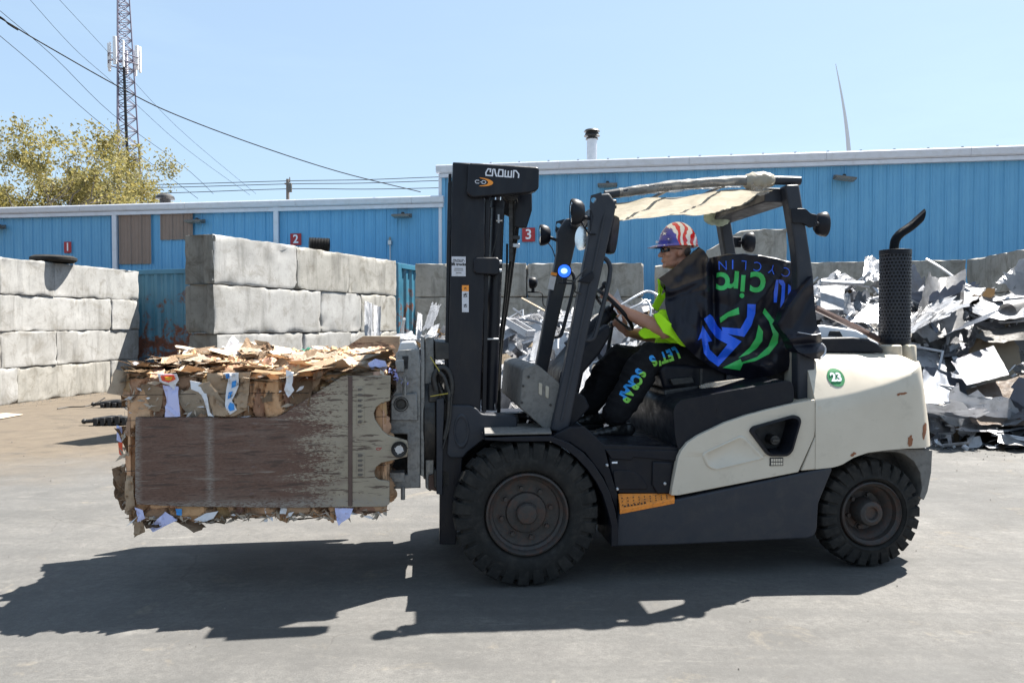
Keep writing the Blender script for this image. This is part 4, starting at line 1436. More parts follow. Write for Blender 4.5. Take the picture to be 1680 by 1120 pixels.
# dark lower rear bumper round the wheel arch
S('wheel_arch', [(1392, 752), (1412, 745), (1444, 741), (1470, 741), (1485, 745), (1500, 757), (1510, 775), (1513, 800), (1509, 815), (1516, 820), (1522, 806), (1528, 775), (1530, 738), (1470, 736), (1425, 740), (1398, 748)], 0.13, 0.40, M['dusty'], cw, bevel=0.006)
S('arch_liner', [(1380, 760), (1398, 750), (1470, 738), (1528, 738), (1520, 800), (1505, 830), (1380, 830)], 0.33, 0.40, M['grime'], cw, bevel=0)
# rust chips on the tail
M['rust_chip'] = worn('rust_chip', (0.26, 0.10, 0.045), (0.16, 0.07, 0.04), 0.85, scale=30, bscale=90, bstr=.5)

def bvh_of(o):
    dg = bpy.context.evaluated_depsgraph_get(); dg.update()
    ev = o.evaluated_get(dg)
    me = ev.to_mesh()
    vs = [v.co.copy() for v in me.vertices]
    ps = [tuple(p.vertices) for p in me.polygons]
    ev.to_mesh_clear()
    return BVHTree.FromPolygons(vs, ps)
def drape(bm, tree_, lift=0.0025, start=-1.5, fallback=0.3):
    """push flat artwork (in the u,z plane) onto a surface, along +v"""
    for v in bm.verts:
        h = tree_.ray_cast(Vector((v.co.x, start, v.co.z)), Vector((0, 1, 0)))
        if h[0] is not None:
            v.co.y = h[0].y - lift + v.co.y
        else:
            v.co.y += fallback
def art_poly(pts, vplane, step=0.02):
    bm = BM()
    P = pxpoly(pts, vplane)
    for p in P: p.y = 0
    vs = [bm.verts.new(p) for p in P]
    for t in tessellate_polygon([P]):
        try: bm.faces.new([vs[i] for i in t])
        except ValueError: pass
    us = [p.x for p in P]; zs = [p.z for p in P]
    grid_cut(bm, 0, min(us), max(us), step); grid_cut(bm, 2, min(zs), max(zs), step)
    return bm
def orient_out(bm):
    for f in bm.faces:
        f.normal_update()
        if f.normal.y > 0: f.normal_flip()
    return bm
cw_tree = bvh_of(cw)
for i, pts in enumerate(([(1471, 646), (1476, 644), (1487, 643), (1488, 645), (1478, 647), (1472, 649)], [(1488, 727), (1489, 718), (1494, 712), (1497, 722), (1495, 731), (1490, 732)], [(1515, 716), (1516, 700), (1521, 694), (1527, 696), (1526, 706), (1521, 715), (1518, 722)], [(1394, 746), (1400, 741), (1404, 743), (1397, 749)])):
    rj = random.Random(i)
    dense = []
    for a, b in zip(pts, pts[1:] + pts[:1]):
        for k in range(4):
            t = k / 4
            dense.append((a[0] + (b[0] - a[0]) * t + rj.uniform(-.7, .7), a[1] + (b[1] - a[1]) * t + rj.uniform(-.9, .9)))
    b_ = art_poly(dense, 0.05, 0.01); drape(b_, cw_tree, 0.002); orient_out(b_)
    TP('rust_patch', b_, M['rust_chip'], cw, smooth=0)
# green disc with number
c = fp(1365, 618, 0.16); rdisc = (fp(1378.5, 618, .16) - c).length
bm = BM(); bmesh.ops.create_circle(bm, cap_ends=True, segments=40, radius=rdisc)
bm.transform(facing((c.x, 0, c.z), (1, 0, 0), (0, 0, 1)))
bmesh.ops.triangulate(bm, faces=bm.faces)
grid_cut(bm, 0, c.x - rdisc, c.x + rdisc, 0.012); grid_cut(bm, 2, c.z - rdisc, c.z + rdisc, 0.012)
drape(bm, cw_tree, 0.0025); orient_out(bm)
disc = TP('number_disc', bm, M['green_disc'], cw, smooth=60)
t = text_bm('23', 0.070, 0.0030); t.transform(facing((c.x, 0, c.z), (1, 0, 0), (0, 0, 1)))
bmesh.ops.triangulate(t, faces=t.faces); grid_cut(t, 0, c.x - .08, c.x + .08, .008); grid_cut(t, 2, c.z - .05, c.z + .05, .008); drape(t, cw_tree, 0.006); orient_out(t)
TP('number', t, M['print_white'], disc, smooth=0)

# ---- hood, vents and exhaust on top of the tail
S('rear_cowl', [(1340, 578), (1341, 556), (1350, 554), (1400, 553), (1425, 556), (1440, 563), (1449, 572), (1451, 579)], 0.30, 1.15, M['plastic'], bevel=0.012)
hd = S('hood_top', [(1300, 556), (1302, 538), (1350, 533), (1405, 541), (1424, 551), (1426, 556)], 0.48, 1.0, M['white'], bevel=0.012)
S('hood_latch', [(1359, 551), (1362, 543), (1378, 543), (1383, 552)], 0.473, 0.50, M['black'], hd, bevel=0.002)
EV = 0.53
# exhaust: slotted shield, stack, base bosses
ec = fp(1468, 490, EV)
zb_, zt_ = fp(1468, 571, EV).z, fp(1468, 413, EV).z
er_ = (fp(1493.5, 490, EV) - fp(1442.5, 490, EV)).length / 2 * .87
def exhaust():
    bm = BM()
    import itertools
    nseg, holes_v = 28, 30
    hgt = zt_ - (zb_ + 0.04)
    rows_ = 25
    # perforated sleeve: cells with a hexagonal opening and inward lip
    z0 = zb_ + 0.05; dz = (zt_ - z0 - 0.02) / rows_
    for rI in range(rows_):
        for k in range(nseg):
            a0 = 2 * math.pi * (k + 0.5 * (rI % 2)) / nseg; a1 = a0 + 2 * math.pi / nseg
            zl, zh = z0 + rI * dz, z0 + (rI + 1) * dz
            am, zm = (a0 + a1) / 2, (zl + zh) / 2
            def P(a, z, r): return Vector((ec.x + math.cos(a) * r, EV + math.sin(a) * r, z))
            outer = [P(a0, zl, er_), P(am, zl, er_), P(a1, zl, er_), P(a1, zm, er_), P(a1, zh, er_), P(am, zh, er_), P(a0, zh, er_), P(a0, zm, er_)]
            ha, hz = (a1 - a0) * .36, dz * .36
            inner = [P(am + ha * math.cos(t) * 1.0, zm + hz * math.sin(t), er_) for t in [math.radians(q) for q in (225, 270, 315, 0, 45, 90, 135, 180)]]
            deep = [Vector(((p.x - ec.x) * .965 + ec.x, (p.y - EV) * .965 + EV, p.z)) for p in inner]
            O = [bm.verts.new(p) for p in outer]; I = [bm.verts.new(p) for p in inner]; D = [bm.verts.new(p) for p in deep]
            for j in range(8):
                q = (j + 1) % 8
                bm.faces.new((O[j], O[q], I[q], I[j])); bm.faces.new((I[j], I[q], D[q], D[j]))
    bmesh.ops.remove_doubles(bm, verts=bm.verts, dist=0.0004)
    fix(bm)
    sh = TP('exhaust_shield', bm, M['frame'], smooth=25)
    bm = BM(); add_cyl(bm, (ec.x, EV, zb_), (ec.x, EV, zt_ - .01), er_ * .9, seg=32); TP('silencer', bm, M['black'], sh)
    bm = BM()
    add_lathe(bm, [(er_ * .93, 0.022), (er_ * 1.02, 0.022), (er_ * 1.02, -.012), (er_ * .93, -.012)], (ec.x, EV, zt_ - .01), (0, 0, 1), 36)
    fix(bm); TP('shield_band', bm, M['plastic'], sh, bevel=0.002); bm = BM()
    add_lathe(bm, [(er_ * .93, 0.015), (er_ * 1.02, 0.015), (er_ * 1.02, -.012), (er_ * .93, -.012)], (ec.x, EV, zb_ + .045), (0, 0, 1), 36)
    fix(bm); TP('shield_band', bm, M['plastic'], sh, bevel=0.002); bm = BM()
    add_cyl(bm, (ec.x, EV, zt_ - .006), (ec.x, EV, zt_ + .004), er_ * .96, seg=32)
    fix(bm); TP('shield_lid', bm, M['plastic'], sh, bevel=0.002)
    # curved tail pipe, cut at a slant
    pts = [fp(1467, 420, EV), fp(1467, 404, EV), fp(1470, 392, EV), fp(1479, 382, EV), fp(1495, 371, EV), fp(1514, 354, EV)]
    pts = smooth_path(pts, 5)
    bm = BM(); add_tube(bm, pts, 0.030, 20, cap=False)
    # slant cut: pull the last ring forward on its top side
    d = (pts[-1] - pts[-2]).normalized()
    for v in bm.verts:
        k = (v.co - pts[-1]).dot(d)
        if k > -0.03:
            side = (v.co - pts[-1]).dot(Vector((-d.z, 0, d.x)))
            v.co += d * (side / 0.03) * 0.038
    bmesh.ops.solidify(bm, geom=bm.faces[:], thickness=0.003)
    fix(bm); TP('tail_pipe', bm, M['plastic'], sh, smooth=40)
    bm = BM()
    add_cyl(bm, (ec.x, EV, CW_TOP - .02), (ec.x, EV, zb_ + .03), er_ * .72, seg=24)
    for a in (20, 140, 260):
        x, y = ec.x + math.cos(math.radians(a)) * er_ * .8, EV + math.sin(math.radians(a)) * er_ * .8
        add_cyl(bm, (x, y, zb_ - .03), (x, y, zb_ + .06), .010, seg=6)
    TP('exhaust_base', bm, M['grime'], sh)
exhaust()
S('rear_bulkhead', [(1328, 566), (1338, 566), (1338, 655), (1328, 655)], .235, 1.2, M['plastic'], bevel=.004)
c1, c2 = fp(1466, 584, .33), fp(1484, 580, .44)
bm = BM()
add_lathe(bm, [(0, .055), (.058, .053), (.066, .045), (.070, -.06)], (c1.x, .36, CW_TOP - .010), (0, 0, 1), 28)
add_lathe(bm, [(0, .050), (.035, .048), (.042, .04), (.046, -.06)], (c2.x + .02, .42, CW_TOP - .008), (0, 0, 1), 24)
fix(bm); TP('mounting_boss', bm, M['cream_dark'], cw, smooth=40)
# strut behind exhaust
bm = BM(); add_tube(bm, [fp(1338, 505, .55), fp(1400, 535, .55), fp(1452, 562, .55)], .022, 6); TP('gas_strut', bm, worn('brown_bar', (.10, .06, .05), None, .5), smooth=30)

# ---- engine hood under the seat
HOOD = [(1113, 739), (1107, 712), (1105, 675), (1108, 664), (1118, 656), (1180, 644), (1240, 633), (1290, 624), (1299, 626), (1303, 640), (1303, 659), (1262, 669), (1225, 679), (1190, 691), (1146, 712), (1128, 724)]
S('engine_hood', rounded(HOOD, 5, 3), 0.085, WID - 0.085, M['plastic'], bevel=0.022, seg=4)
S('hood_filler', [(1115, 812), (1120, 740), (1150, 716), (1300, 664), (1330, 658), (1310, 770)], 0.30, WID - 0.30, M['grime'], bevel=0)
# floor plate, step riser, orange step
S('floor_plate', [(990, 729), (1114, 733), (1114, 739), (1000, 739), (992, 738)], 0.10, WID - 0.10, M['plastic'], bevel=0.004)
for i in range(9):
    a, b = fp(1003, 730, .12), fp(1085, 730, .12)
    bm = BM(); add_box(bm, (a.x, .14 + i * .035, a.z - .002), (b.x, .152 + i * .035, a.z + .004))
    TP('floor_rib', bm, M['plastic'])
st = S('step_riser', [(998, 739), (1115, 739), (1113, 765), (1106, 811), (1014, 809), (1008, 790), (1001, 768)], 0.105, 0.34, M['plastic'], bevel=0.008)
S('riser_lip', [(993, 737), (1116, 738), (1115, 757), (1040, 750), (1036, 755), (1003, 753)], 0.092, 0.12, M['plastic'], st, bevel=0.006)
S('riser_rib', rounded([(1005, 771), (1035, 771), (1052, 780), (1062, 796), (1062, 803), (1010, 803)], 6, 3), 0.098, 0.11, M['plastic'], st, bevel=0.005)
S('riser_post', [(1071, 757), (1104, 758), (1099, 810), (1078, 810), (1070, 795)], 0.090, 0.11, M['plastic'], st, bevel=0.008)
for (x, y) in ((996, 763), (1091, 793), (1013, 802)):
    c = fp(x, y, .09); bm = BM(); add_lathe(bm, [(0, -.006), (.006, -.005), (.010, 0), (.010, .03)], (c.x, .09, c.z), (0, 1, 0), 12)
    fix(bm); TP('bolt', bm, M['zinc'], st)
box_px('maker_tag', 1004, 757, 1013, 760, .088, .0935, M['print_white'], st, bevel=0)
P4 = [fp(1016, 827, .042), fp(1018, 837, .042), fp(1108, 819, .042), fp(1105, 812, .042)]
bm = BM()
a, b, c_, d_ = fp(1017, 836, .040), fp(1107, 818.5, .040), fp(1106, 811, .104), fp(1014, 809, .104)
c_.z = max(c_.z, b.z + .022); d_.z = max(d_.z, a.z + .03)
vs = [bm.verts.new(p) for p in (a, b, c_, d_)]
vs2 = [bm.verts.new(p - Vector((0, -.004, .028))) for p in (a, b, c_, d_)]
bm.faces.new(vs); bm.faces.new(vs2[::-1])
for i in range(4): bm.faces.new((vs[i], vs[(i + 1) % 4], vs2[(i + 1) % 4], vs2[i]))
fix(bm); step = TP('step_tread', bm, M['orange'], bevel=0.003)
nrm = (b - a).cross(d_ - a).normalized()
if nrm.z < 0: nrm = -nrm
bm = BM()
for i in range(9):
    for j in range(3):
        q = a.lerp(b, .06 + i * .1).lerp(d_.lerp(c_, .06 + i * .1), .25 + .22 * j) + nrm * .002
        add_cyl(bm, q, q + nrm * .004, .0035, seg=6)
TP('grip_studs', bm, M['black'], step)
bm = BM()
for i in range(7):
    q = a.lerp(b, .08 + i * .06).lerp(d_.lerp(c_, .08 + i * .06), .16) + nrm * .003
    add_box(bm, q + Vector((0, 0, -.004)), q + Vector((.012, .002, .004)))
TP('warning_print', bm, M['black'], step)

# ---- front fender
ARCH_O = [(795, 718), (805, 718), (850, 716), (904, 715), (935, 727), (958, 743), (975, 762), (990, 785), (1001, 808), (1009, 835), (1014, 862), (1014, 896)]
ARCH_I = [(1003, 896), (1003, 862), (997, 838), (989, 812), (978, 790), (963, 769), (946, 751), (926, 735), (902, 724), (870, 724), (830, 724), (795, 722)]
fe = S('front_fender', ARCH_O + ARCH_I, 0.012, 0.36, M['plastic'], bevel=0.004)
mirror_of(fe)
S('fender_web', [(904, 716), (935, 700), (960, 700), (992, 729), (1000, 768), (1014, 812), (1014, 860), (1009, 832), (990, 783), (960, 743), (935, 726)], 0.10, 0.34, M['plastic'], bevel=0.006)
# light bracket plate over the fender
a, b = fp(795, 714, .02), fp(905, 714, .02)
bm = BM(); add_poly(bm, [Vector((a.x, .02, a.z)), Vector((b.x, .02, a.z)), Vector((b.x + .05, .42, a.z)), Vector((a.x + .03, .42, a.z))], (0, 0, .012)); fix(bm)
TP('fender_plate', bm, M['dusty'], fe, bevel=.003)
# dash cowl
cwl = S('dash_cowl', rounded([(853, 668), (858, 606), (866, 601), (882, 598), (918, 628), (921, 640), (903, 709), (896, 706)], 4, 3), 0.20, WID - 0.20, M['dusty'], bevel=0.014)
for (x, y) in ((887, 637), (898, 642)):
    S('slot_plate', rounded([(x - 3, y - 10), (x + 3, y - 8), (x + 2, y + 12), (x - 3, y + 9)], 2.5, 3), 0.194, .21, M['cream_dark'], cwl, bevel=.002)
for (x, y) in ((858, 633), (856, 660), (866, 682), (903, 664), (867, 618)):
    c = fp(x, y, .2); bm = BM(); add_cyl(bm, (c.x, .192, c.z), (c.x, .21, c.z), .008, seg=8); TP('bolt', bm, M['grime'], cwl)
# lower dark cover right of the near post
S('kick_panel', [(903, 709), (921, 632), (960, 650), (968, 668), (940, 700), (934, 714)], 0.27, 0.40, M['plastic'], bevel=.01)
S('dash_top', [(916, 640), (920, 612), (935, 590), (950, 572), (985, 540), (1000, 530), (1004, 548), (985, 580), (958, 612), (950, 650)], 0.50, 1.00, M['plastic'], bevel=.02, seg=3)

# ---- steering wheel
SWC = fp(1006, 508, .73)
e1 = (fp(1035, 540, .73) - fp(978, 477, .73)).normalized(); e2 = Vector((0, 1, 0)); en = e1.cross(e2).normalized()
if en.z < 0: en = -en
sr = (fp(1035, 540, .73) - fp(978, 477, .73)).length / 2
sw_pts = [SWC + e1 * math.cos(t) * sr + e2 * math.sin(t) * sr for t in [2 * math.pi * i / 40 for i in range(40)]]
bm = BM()
rings = []
for i in range(40):
    p = sw_pts[i]; rad = (p - SWC).normalized()
    rings.append([bm.verts.new(p + (rad * math.cos(a) + en * math.sin(a)) * .014) for a in [2 * math.pi * k / 8 for k in range(8)]])
for i in range(40):
    a, b = rings[i], rings[(i + 1) % 40]
    for k in range(8): bm.faces.new((a[k], a[(k + 1) % 8], b[(k + 1) % 8], b[k]))
fix(bm); sw = TP('steering_wheel', bm, M['plastic'], smooth=60)
bm = BM()
for t in (0.2, 2.3, 4.4):
    p = SWC + (e1 * math.cos(t) + e2 * math.sin(t)) * sr
    add_tube(bm, [SWC - en * .03, SWC.lerp(p, .5) - en * .02, p], .014, 6, flat=.6)
add_cyl(bm, SWC - en * .06, SWC - en * .005, .055, .045, seg=20)
TP('spoke', bm, M['plastic'], sw)
kn = SWC - e1 * sr * .93 - e2 * sr * .25
bm = BM(); add_cyl(bm, kn, kn + en * .05, .012, seg=10); bmesh.ops.create_uvsphere(bm, u_segments=14, v_segments=10, radius=.026, matrix=Matrix.Translation(kn + en * .065)); TP('steering_knob', bm, M['plastic'], sw)
bm = BM(); add_tube(bm, [SWC - en * .05, SWC - en * .22, SWC - en * .40], .05, 14, radii=[.045, .055, .07]); TP('steering_column', bm, M['plastic'], smooth=50)
bm = BM()
for i, (dx, dv) in enumerate(((0.09, .18), (.12, .24), (.15, .30))):
    q = SWC + Vector((.02 + dx * .3, dv, -.10)); add_cyl(bm, q + Vector((-.04, 0, -.25)), q, .007, seg=6)
    bmesh.ops.create_uvsphere(bm, u_segments=10, v_segments=8, radius=.02, matrix=Matrix.Translation(q))
TP('control_lever', bm, M['plastic'])

# ---- seat
S('seat_cushion', rounded([(1082, 606), (1090, 596), (1180, 598), (1196, 610), (1190, 640), (1090, 640)], 8, 3), 0.46, 1.0, M['plastic'], bevel=.03, seg=3)
S('seat_base', [(1090, 640), (1200, 624), (1205, 650), (1090, 662)], 0.42, 1.04, M['grime'], bevel=.01)
S('seat_back', rounded([(1168, 604), (1176, 520), (1190, 432), (1215, 428), (1225, 450), (1215, 600), (1200, 618)], 8, 3), 0.48, .98, M['plastic'], bevel=.03, seg=3)
S('seat_belt_bracket', [(1100, 622), (1135, 618), (1140, 628), (1104, 632)], .42, .46, M['grime'], bevel=.004)
for v0 in (.42, ):
    bm = BM(); a = fp(1150, 640, .40); add_tube(bm, [a, a + Vector((0, 0, .14))], .012, 8); TP('belt_stalk', bm, M['grime'])
# floor-side equipment behind the banner: dark panel up to the post
S('rear_bulkhead', [(1235, 624), (1235, 560), (1300, 545), (1300, 624)], 0.45, 1.0, M['grime'], bevel=.01)

# ---- overhead guard
POST_F = [(1000, 316), (1011, 332), (1010, 346), (962, 560), (932, 713), (904, 706), (925, 612), (968, 384), (968, 345), (985, 318)]
pf = S('guard_post', POST_F, .15, .235, M['frame'], bevel=.014, seg=3)
mirror_of(pf)
GUS = [(986, 316), (969, 321), (967, 340), (973, 356), (968, 383), (977, 386), (990, 350)]
gh = [(974 + 5 * math.cos(t), 329 + 5 * math.sin(t)) for t in [2 * math.pi * i / 14 for i in range(14)]]
bm = BM(); P = pxpoly(GUS, .155); Hh = pxpoly(gh, .155)
vs = [bm.verts.new(p) for p in P + Hh]
for t in tessellate_polygon([P, Hh]): bm.faces.new([vs[i] for i in t])
fix(bm); bmesh.ops.solidify(bm, geom=bm.faces[:], thickness=.012); fix(bm)
gp = TP('gusset_plate', bm, M['frame'], pf, smooth=30); mirror_of(gp)
# thin groove along the post
def edge_on(p0, p1, v, r, mat, name, parent=None):
    bm = BM(); add_tube(bm, [fp(*p0, v), fp(*p1, v)], r, 6); return TP(name, bm, mat, parent or truck)
edge_on((992, 350), (921, 690), .147, .007, M['frame'], 'post_bead', pf)
# rear post
POST_R = [(1289, 303), (1312, 302), (1335, 450), (1338, 500), (1338, 655), (1309, 656), (1309, 440), (1304, 395)]
pr_ = S('guard_post', POST_R, .15, .24, M['frame'], bevel=.014, seg=3)
mirror_of(pr_)
# side rails (bent tube)
RAIL = [(992, 320), (1001, 319), (1040, 313), (1100, 305), (1160, 300), (1220, 296.5), (1270, 296), (1312, 297)]
bm = BM(); add_tube(bm, smooth_path([fp(x, y, .20) for x, y in RAIL], 4), .028, 14); rail = TP('guard_rail', bm, M['frame'], smooth=50)
rail2 = mirror_of(rail)
zr = lambda px, py: fp(px, py, .20)
# cross beams
for (px, py, w, h, nm) in ((1003, 327, .045, .05, 'front_crossbeam'), (1284, 308, .10, .085, 'rear_crossbeam')):
    q = fp(px, py, .20)
    bm = BM(); add_box(bm, (q.x - w, .235, q.z - h), (q.x + w, WID - .235, q.z + .005)); TP(nm, bm, M['frame'], bevel=.008)
# roof slats
for i in range(2):
    t = (i + 1) / 3
    x = 1003 + (1284 - 1003) * t
    yy = 319 - 23.5 * (1 - (1 - t) ** 2)
    q = fp(x, yy + 4, .20)
    bm = BM(); add_box(bm, (q.x - .010, .22, q.z - .012), (q.x + .010, WID - .22, q.z + .004)); TP('roof_slat', bm, M['frame'], bevel=.003)
# plastic sheeting slung over the roof and wound round the rail
def film_mat(name, col, tr, al=0.9):
    m, nt, b = base_mat(name)
    v = coords(nt, (1, 1, 1), jitter=False)
    f = noise_n(nt, v, 9, 5, .6, .6)
    c = mixc(nt, mrange(nt, f, .35, .65), col, tuple(x * .75 for x in col))
    nt.links.new(c, b.inputs['Base Color']); b.inputs['Roughness'].default_value = .35
    t = nt.nodes.new('ShaderNodeBsdfTranslucent'); nt.links.new(c, t.inputs['Color'])
    tp = nt.nodes.new('ShaderNodeBsdfTransparent')
    m1 = nt.nodes.new('ShaderNodeMixShader'); m1.inputs[0].default_value = tr
    m2 = nt.nodes.new('ShaderNodeMixShader')
    nt.links.new(mrange(nt, f, .3, .7, max(0, 1 - al), max(0, min(1, 1.25 - al))), m2.inputs[0])
    nt.links.new(b.outputs[0], m1.inputs[1]); nt.links.new(t.outputs[0], m1.inputs[2])
    nt.links.new(m1.outputs[0], m2.inputs[1]); nt.links.new(tp.outputs[0], m2.inputs[2])
    nt.links.new(m2.outputs[0], nt.nodes['Material Output'].inputs['Surface'])
    bump(nt, b, f, .4, .01)
    return m
M['tarp'] = film_mat('cream_plastic_sheet', (0.50, 0.455, 0.37), .38, 1.3)
M['film'] = film_mat('clear_stretch_film', (0.6, 0.56, 0.50), .3, .5)
sheet = thing('roof_tarp', 'cream plastic sheeting stretched under the forklift roof and bunched on its rear rail', 'tarp', tuple(fp(1140, 330, .7)), TRUCK)
def tarp():
    bm = BM()
    nu, nv = 60, 46
    g = []
    for i in range(nu + 1):
        t = i / nu
        x = 1008 + (1268 - 1008) * t
        base = fp(x, 321 - 23.5 * (1 - (1 - t) ** 2) + 6, .20)
        row = []
        for j in range(nv + 1):
            s = j / nv
            v = .19 + (WID - .38) * s
            sag = -0.030 - 0.04 * math.sin(math.pi * s) * (0.5 + 0.5 * t) + .022 * noise.noise(Vector((t * 5, s * 9, 1.3))) + .014 * (.5 - abs(noise.noise(Vector((t * 4, s * 22, 4))) * 2))
            if s < .10: sag += -(0.10 - s) * .08
            row.append(bm.verts.new((base.x + .02 * noise.noise(Vector((s * 8, 0, 3))), v, base.z + sag + 0.004)))
        g.append(row)
    for i in range(nu):
        for j in range(nv):
            bm.faces.new((g[i][j], g[i][j + 1], g[i + 1][j + 1], g[i + 1][j]))
    return part('stretched_sheet', bm, M['tarp'], sheet, TRUCK, smooth=60)
tarp()
# film windings on the near rail
def winding(x0, x1, r0, r1, name, seed, mat):
    bm = BM(); n = 26; rings = []
    for i in range(n + 1):
        t = i / n
        x = x0 + (x1 - x0) * t
        tt = (x - 1003) / 281
        c = fp(x, 319 - 22.5 * (1 - (1 - max(0, min(1, tt))) ** 2), .20)
        rr = r0 + (r1 - r0) * math.sin(math.pi * t) ** .8
        ring = []
        for k in range(20):
            a = 2 * math.pi * k / 20
            q = rr * (1 + .20 * noise.noise(Vector((t * 5 + seed, math.cos(a) * 1.5, math.sin(a) * 1.5))) + .10 * noise.noise(Vector((t * 20 + seed, math.cos(a) * 3, math.sin(a) * 3))))
            ring.append(bm.verts.new(c + Vector((0, math.cos(a) * q, math.sin(a) * q))))
        rings.append(ring)
    for a, b in zip(rings[:-1], rings[1:]):
        for k in range(20): bm.faces.new((a[k], a[(k + 1) % 20], b[(k + 1) % 20], b[k]))
    part(name, bm, mat, sheet, TRUCK, smooth=60)
S('clear_film', [(1150, 634), (1162, 629), (1222, 621), (1212, 624), (1180, 634), (1152, 637)], .10, .14, M['film'], bevel=.002)
winding(1015, 1075, .0295, .031, 'wound_film', 1, M['film'])
winding(1070, 1150, .0300, .036, 'wound_film', 2, M['film'])
winding(1140, 1232, .0300, .037, 'wound_film', 3, M['film'])
winding(1222, 1268, .034, .058, 'film_bunch', 7, M['tarp'])
# film hanging from the bunch
bm = BM(); g = []
for i in range(12):
    row = []
    for j in range(9):
        t, s = i / 11, j / 8
        p = fp(1232 + 30 * t, 300 + 22 * s * (1 - .5 * abs(t - .5)), .16)
        p.y += .02 * noise.noise(Vector((t * 6, s * 4, 9)))
        row.append(bm.verts.new(p))
    g.append(row)
for i in range(11):
    for j in range(8): bm.faces.new((g[i][j], g[i + 1][j], g[i + 1][j + 1], g[i][j + 1]))
part('hanging_film', bm, M['film'], sheet, TRUCK, smooth=60)
# rolled green film hanging from the far rear of the roof
def lump():
    c = fp(1179, 352, 1.1)
    bm = BM(); bmesh.ops.create_icosphere(bm, subdivisions=4, radius=1)
    for v in bm.verts:
        n = .22 * noise.noise(v.co * 1.8) + .12 * noise.noise(v.co * 4.5)
        v.co = Vector((v.co.x * .10, v.co.y * .10, v.co.z * .085)) * (1 + n) + c
    o = part('film_bundle', bm, film_mat('greenish_film', (.50, .60, .48), .4, .97), None, TRUCK, smooth=60, origin=True)
    describe(o, 'crumpled roll of greenish plastic film tucked under the rear roof beam', 'film roll')
lump()

# ---- lights, mirrors, beacon
def work_light(c, s, name, lens=True, parent=None, rear=False):
    """c: centre of lamp; facing -u (front) or +u (rear)"""
    d = 1 if rear else -1
    bm = BM()
    prof = [(0, .055), (.035, .052), (.050, .035), (.058, .005), (.060, -.02), (.055, -.028), (.050, -.024), (0, -.018)]
    add_lathe(bm, [(r * s, h * s) for r, h in prof], (0, 0, 0), (-d, 0, 0), 24)
    for v in bm.verts: v.co.z *= 1.35; v.co.y *= .9
    bm.transform(Matrix.Translation(c)); fix(bm)
    o = TP(name, bm, M['plastic'], parent, smooth=45)
    if lens:
        bm = BM(); add_lathe(bm, [(0, -.029), (.03, -.028), (.050, -.022), (.051, -.018), (0, -.015)], (0, 0, 0), (-d, 0, 0), 24)
        for v in bm.verts: v.co *= s; v.co.z *= 1.35
        bm.transform(Matrix.Translation(c)); fix(bm); TP('lens', bm, M['chrome'], o)
    return o
lc = fp(945, 348, .12); bmk = BM()
hl = work_light(fp(944, 348, .14), 1.0, 'headlight')
bm = BM(); add_tube(bm, smooth_path([fp(950, 352, .14), fp(960, 357, .15), fp(970, 358, .17)], 3), .012, 8); add_tube(bm, smooth_path([fp(953, 362, .14), fp(958, 372, .13), (fp(966, 383, .13)), fp(977, 384, .145)], 4), .004, 6); TP('lamp_bracket', bm, M['plastic'], hl)
hl2 = work_light(fp(944, 348, .14) + Vector((0, WID - .28, 0)), 1.0, 'headlight')
q = fp(944, 348, .14); bm = BM(); add_tube(bm, [q + Vector((.03, WID - .28, -.01)), q + Vector((.10, WID - .30, -.04))], .012, 8)
add_tube(bm, smooth_path([q + Vector((.03, WID - .28, -.05)), q + Vector((.07, WID - .27, -.10)), q + Vector((.09, WID - .27, -.16))], 4), .004, 6); TP('lamp_bracket', bm, M['plastic'], hl2)
# side mirror on the near post (inner side, oblong)
def mirror(c, hh, ww, name, tilt, parent=None):
    bm = BM(); n = 24
    for k in range(n):
        pass
    a = [bm.verts.new((-.016, math.copysign(abs(math.cos(t)) ** .5, math.cos(t)) * ww, math.copysign(abs(math.sin(t)) ** .6, math.sin(t)) * hh)) for t in [2 * math.pi * k / n for k in range(n)]]
    b = [bm.verts.new((.020, v.co.y * .86, v.co.z * .92)) for v in a]
    bm.faces.new(a); bm.faces.new(b[::-1])
    for k in range(n): bm.faces.new((a[k], b[k], b[(k + 1) % n], a[(k + 1) % n]))
    bm.transform(Matrix.Translation(c) @ Matrix.Rotation(tilt, 4, 'Z') @ Matrix.Rotation(math.radians(8), 4, 'Y')); fix(bm)
    return TP(name, bm, M['plastic'], parent, bevel=.006)
mirror(fp(1004, 385, .30), .125, .075, 'side_mirror', math.radians(-35))
bm = BM(); add_tube(bm, [fp(985, 375, .19), fp(998, 383, .28)], .010, 8); TP('mirror_arm', bm, M['plastic'])
mirror(fp(930, 400, 1.36), .105, .065, 'side_mirror', math.radians(30))
# convex interior mirror with silver face
c = fp(957, 391, .72)
bm = BM(); add_lathe(bm, [(0, .012), (.05, .008), (.075, -.004), (.078, -.02), (0, -.024)], (0, 0, 0), (1, .35, 0), 24)
for v in bm.verts: v.co.z *= 1.05
bm.transform(Matrix.Translation(c)); fix(bm); im = TP('interior_mirror', bm, M['chrome'])
bm = BM(); q = fp(1003, 330, .72); add_tube(bm, smooth_path([c, c + Vector((.03, 0, .10)), Vector((q.x, .72, q.z))], 4), .006, 6); TP('mirror_stem', bm, M['plastic'], im)
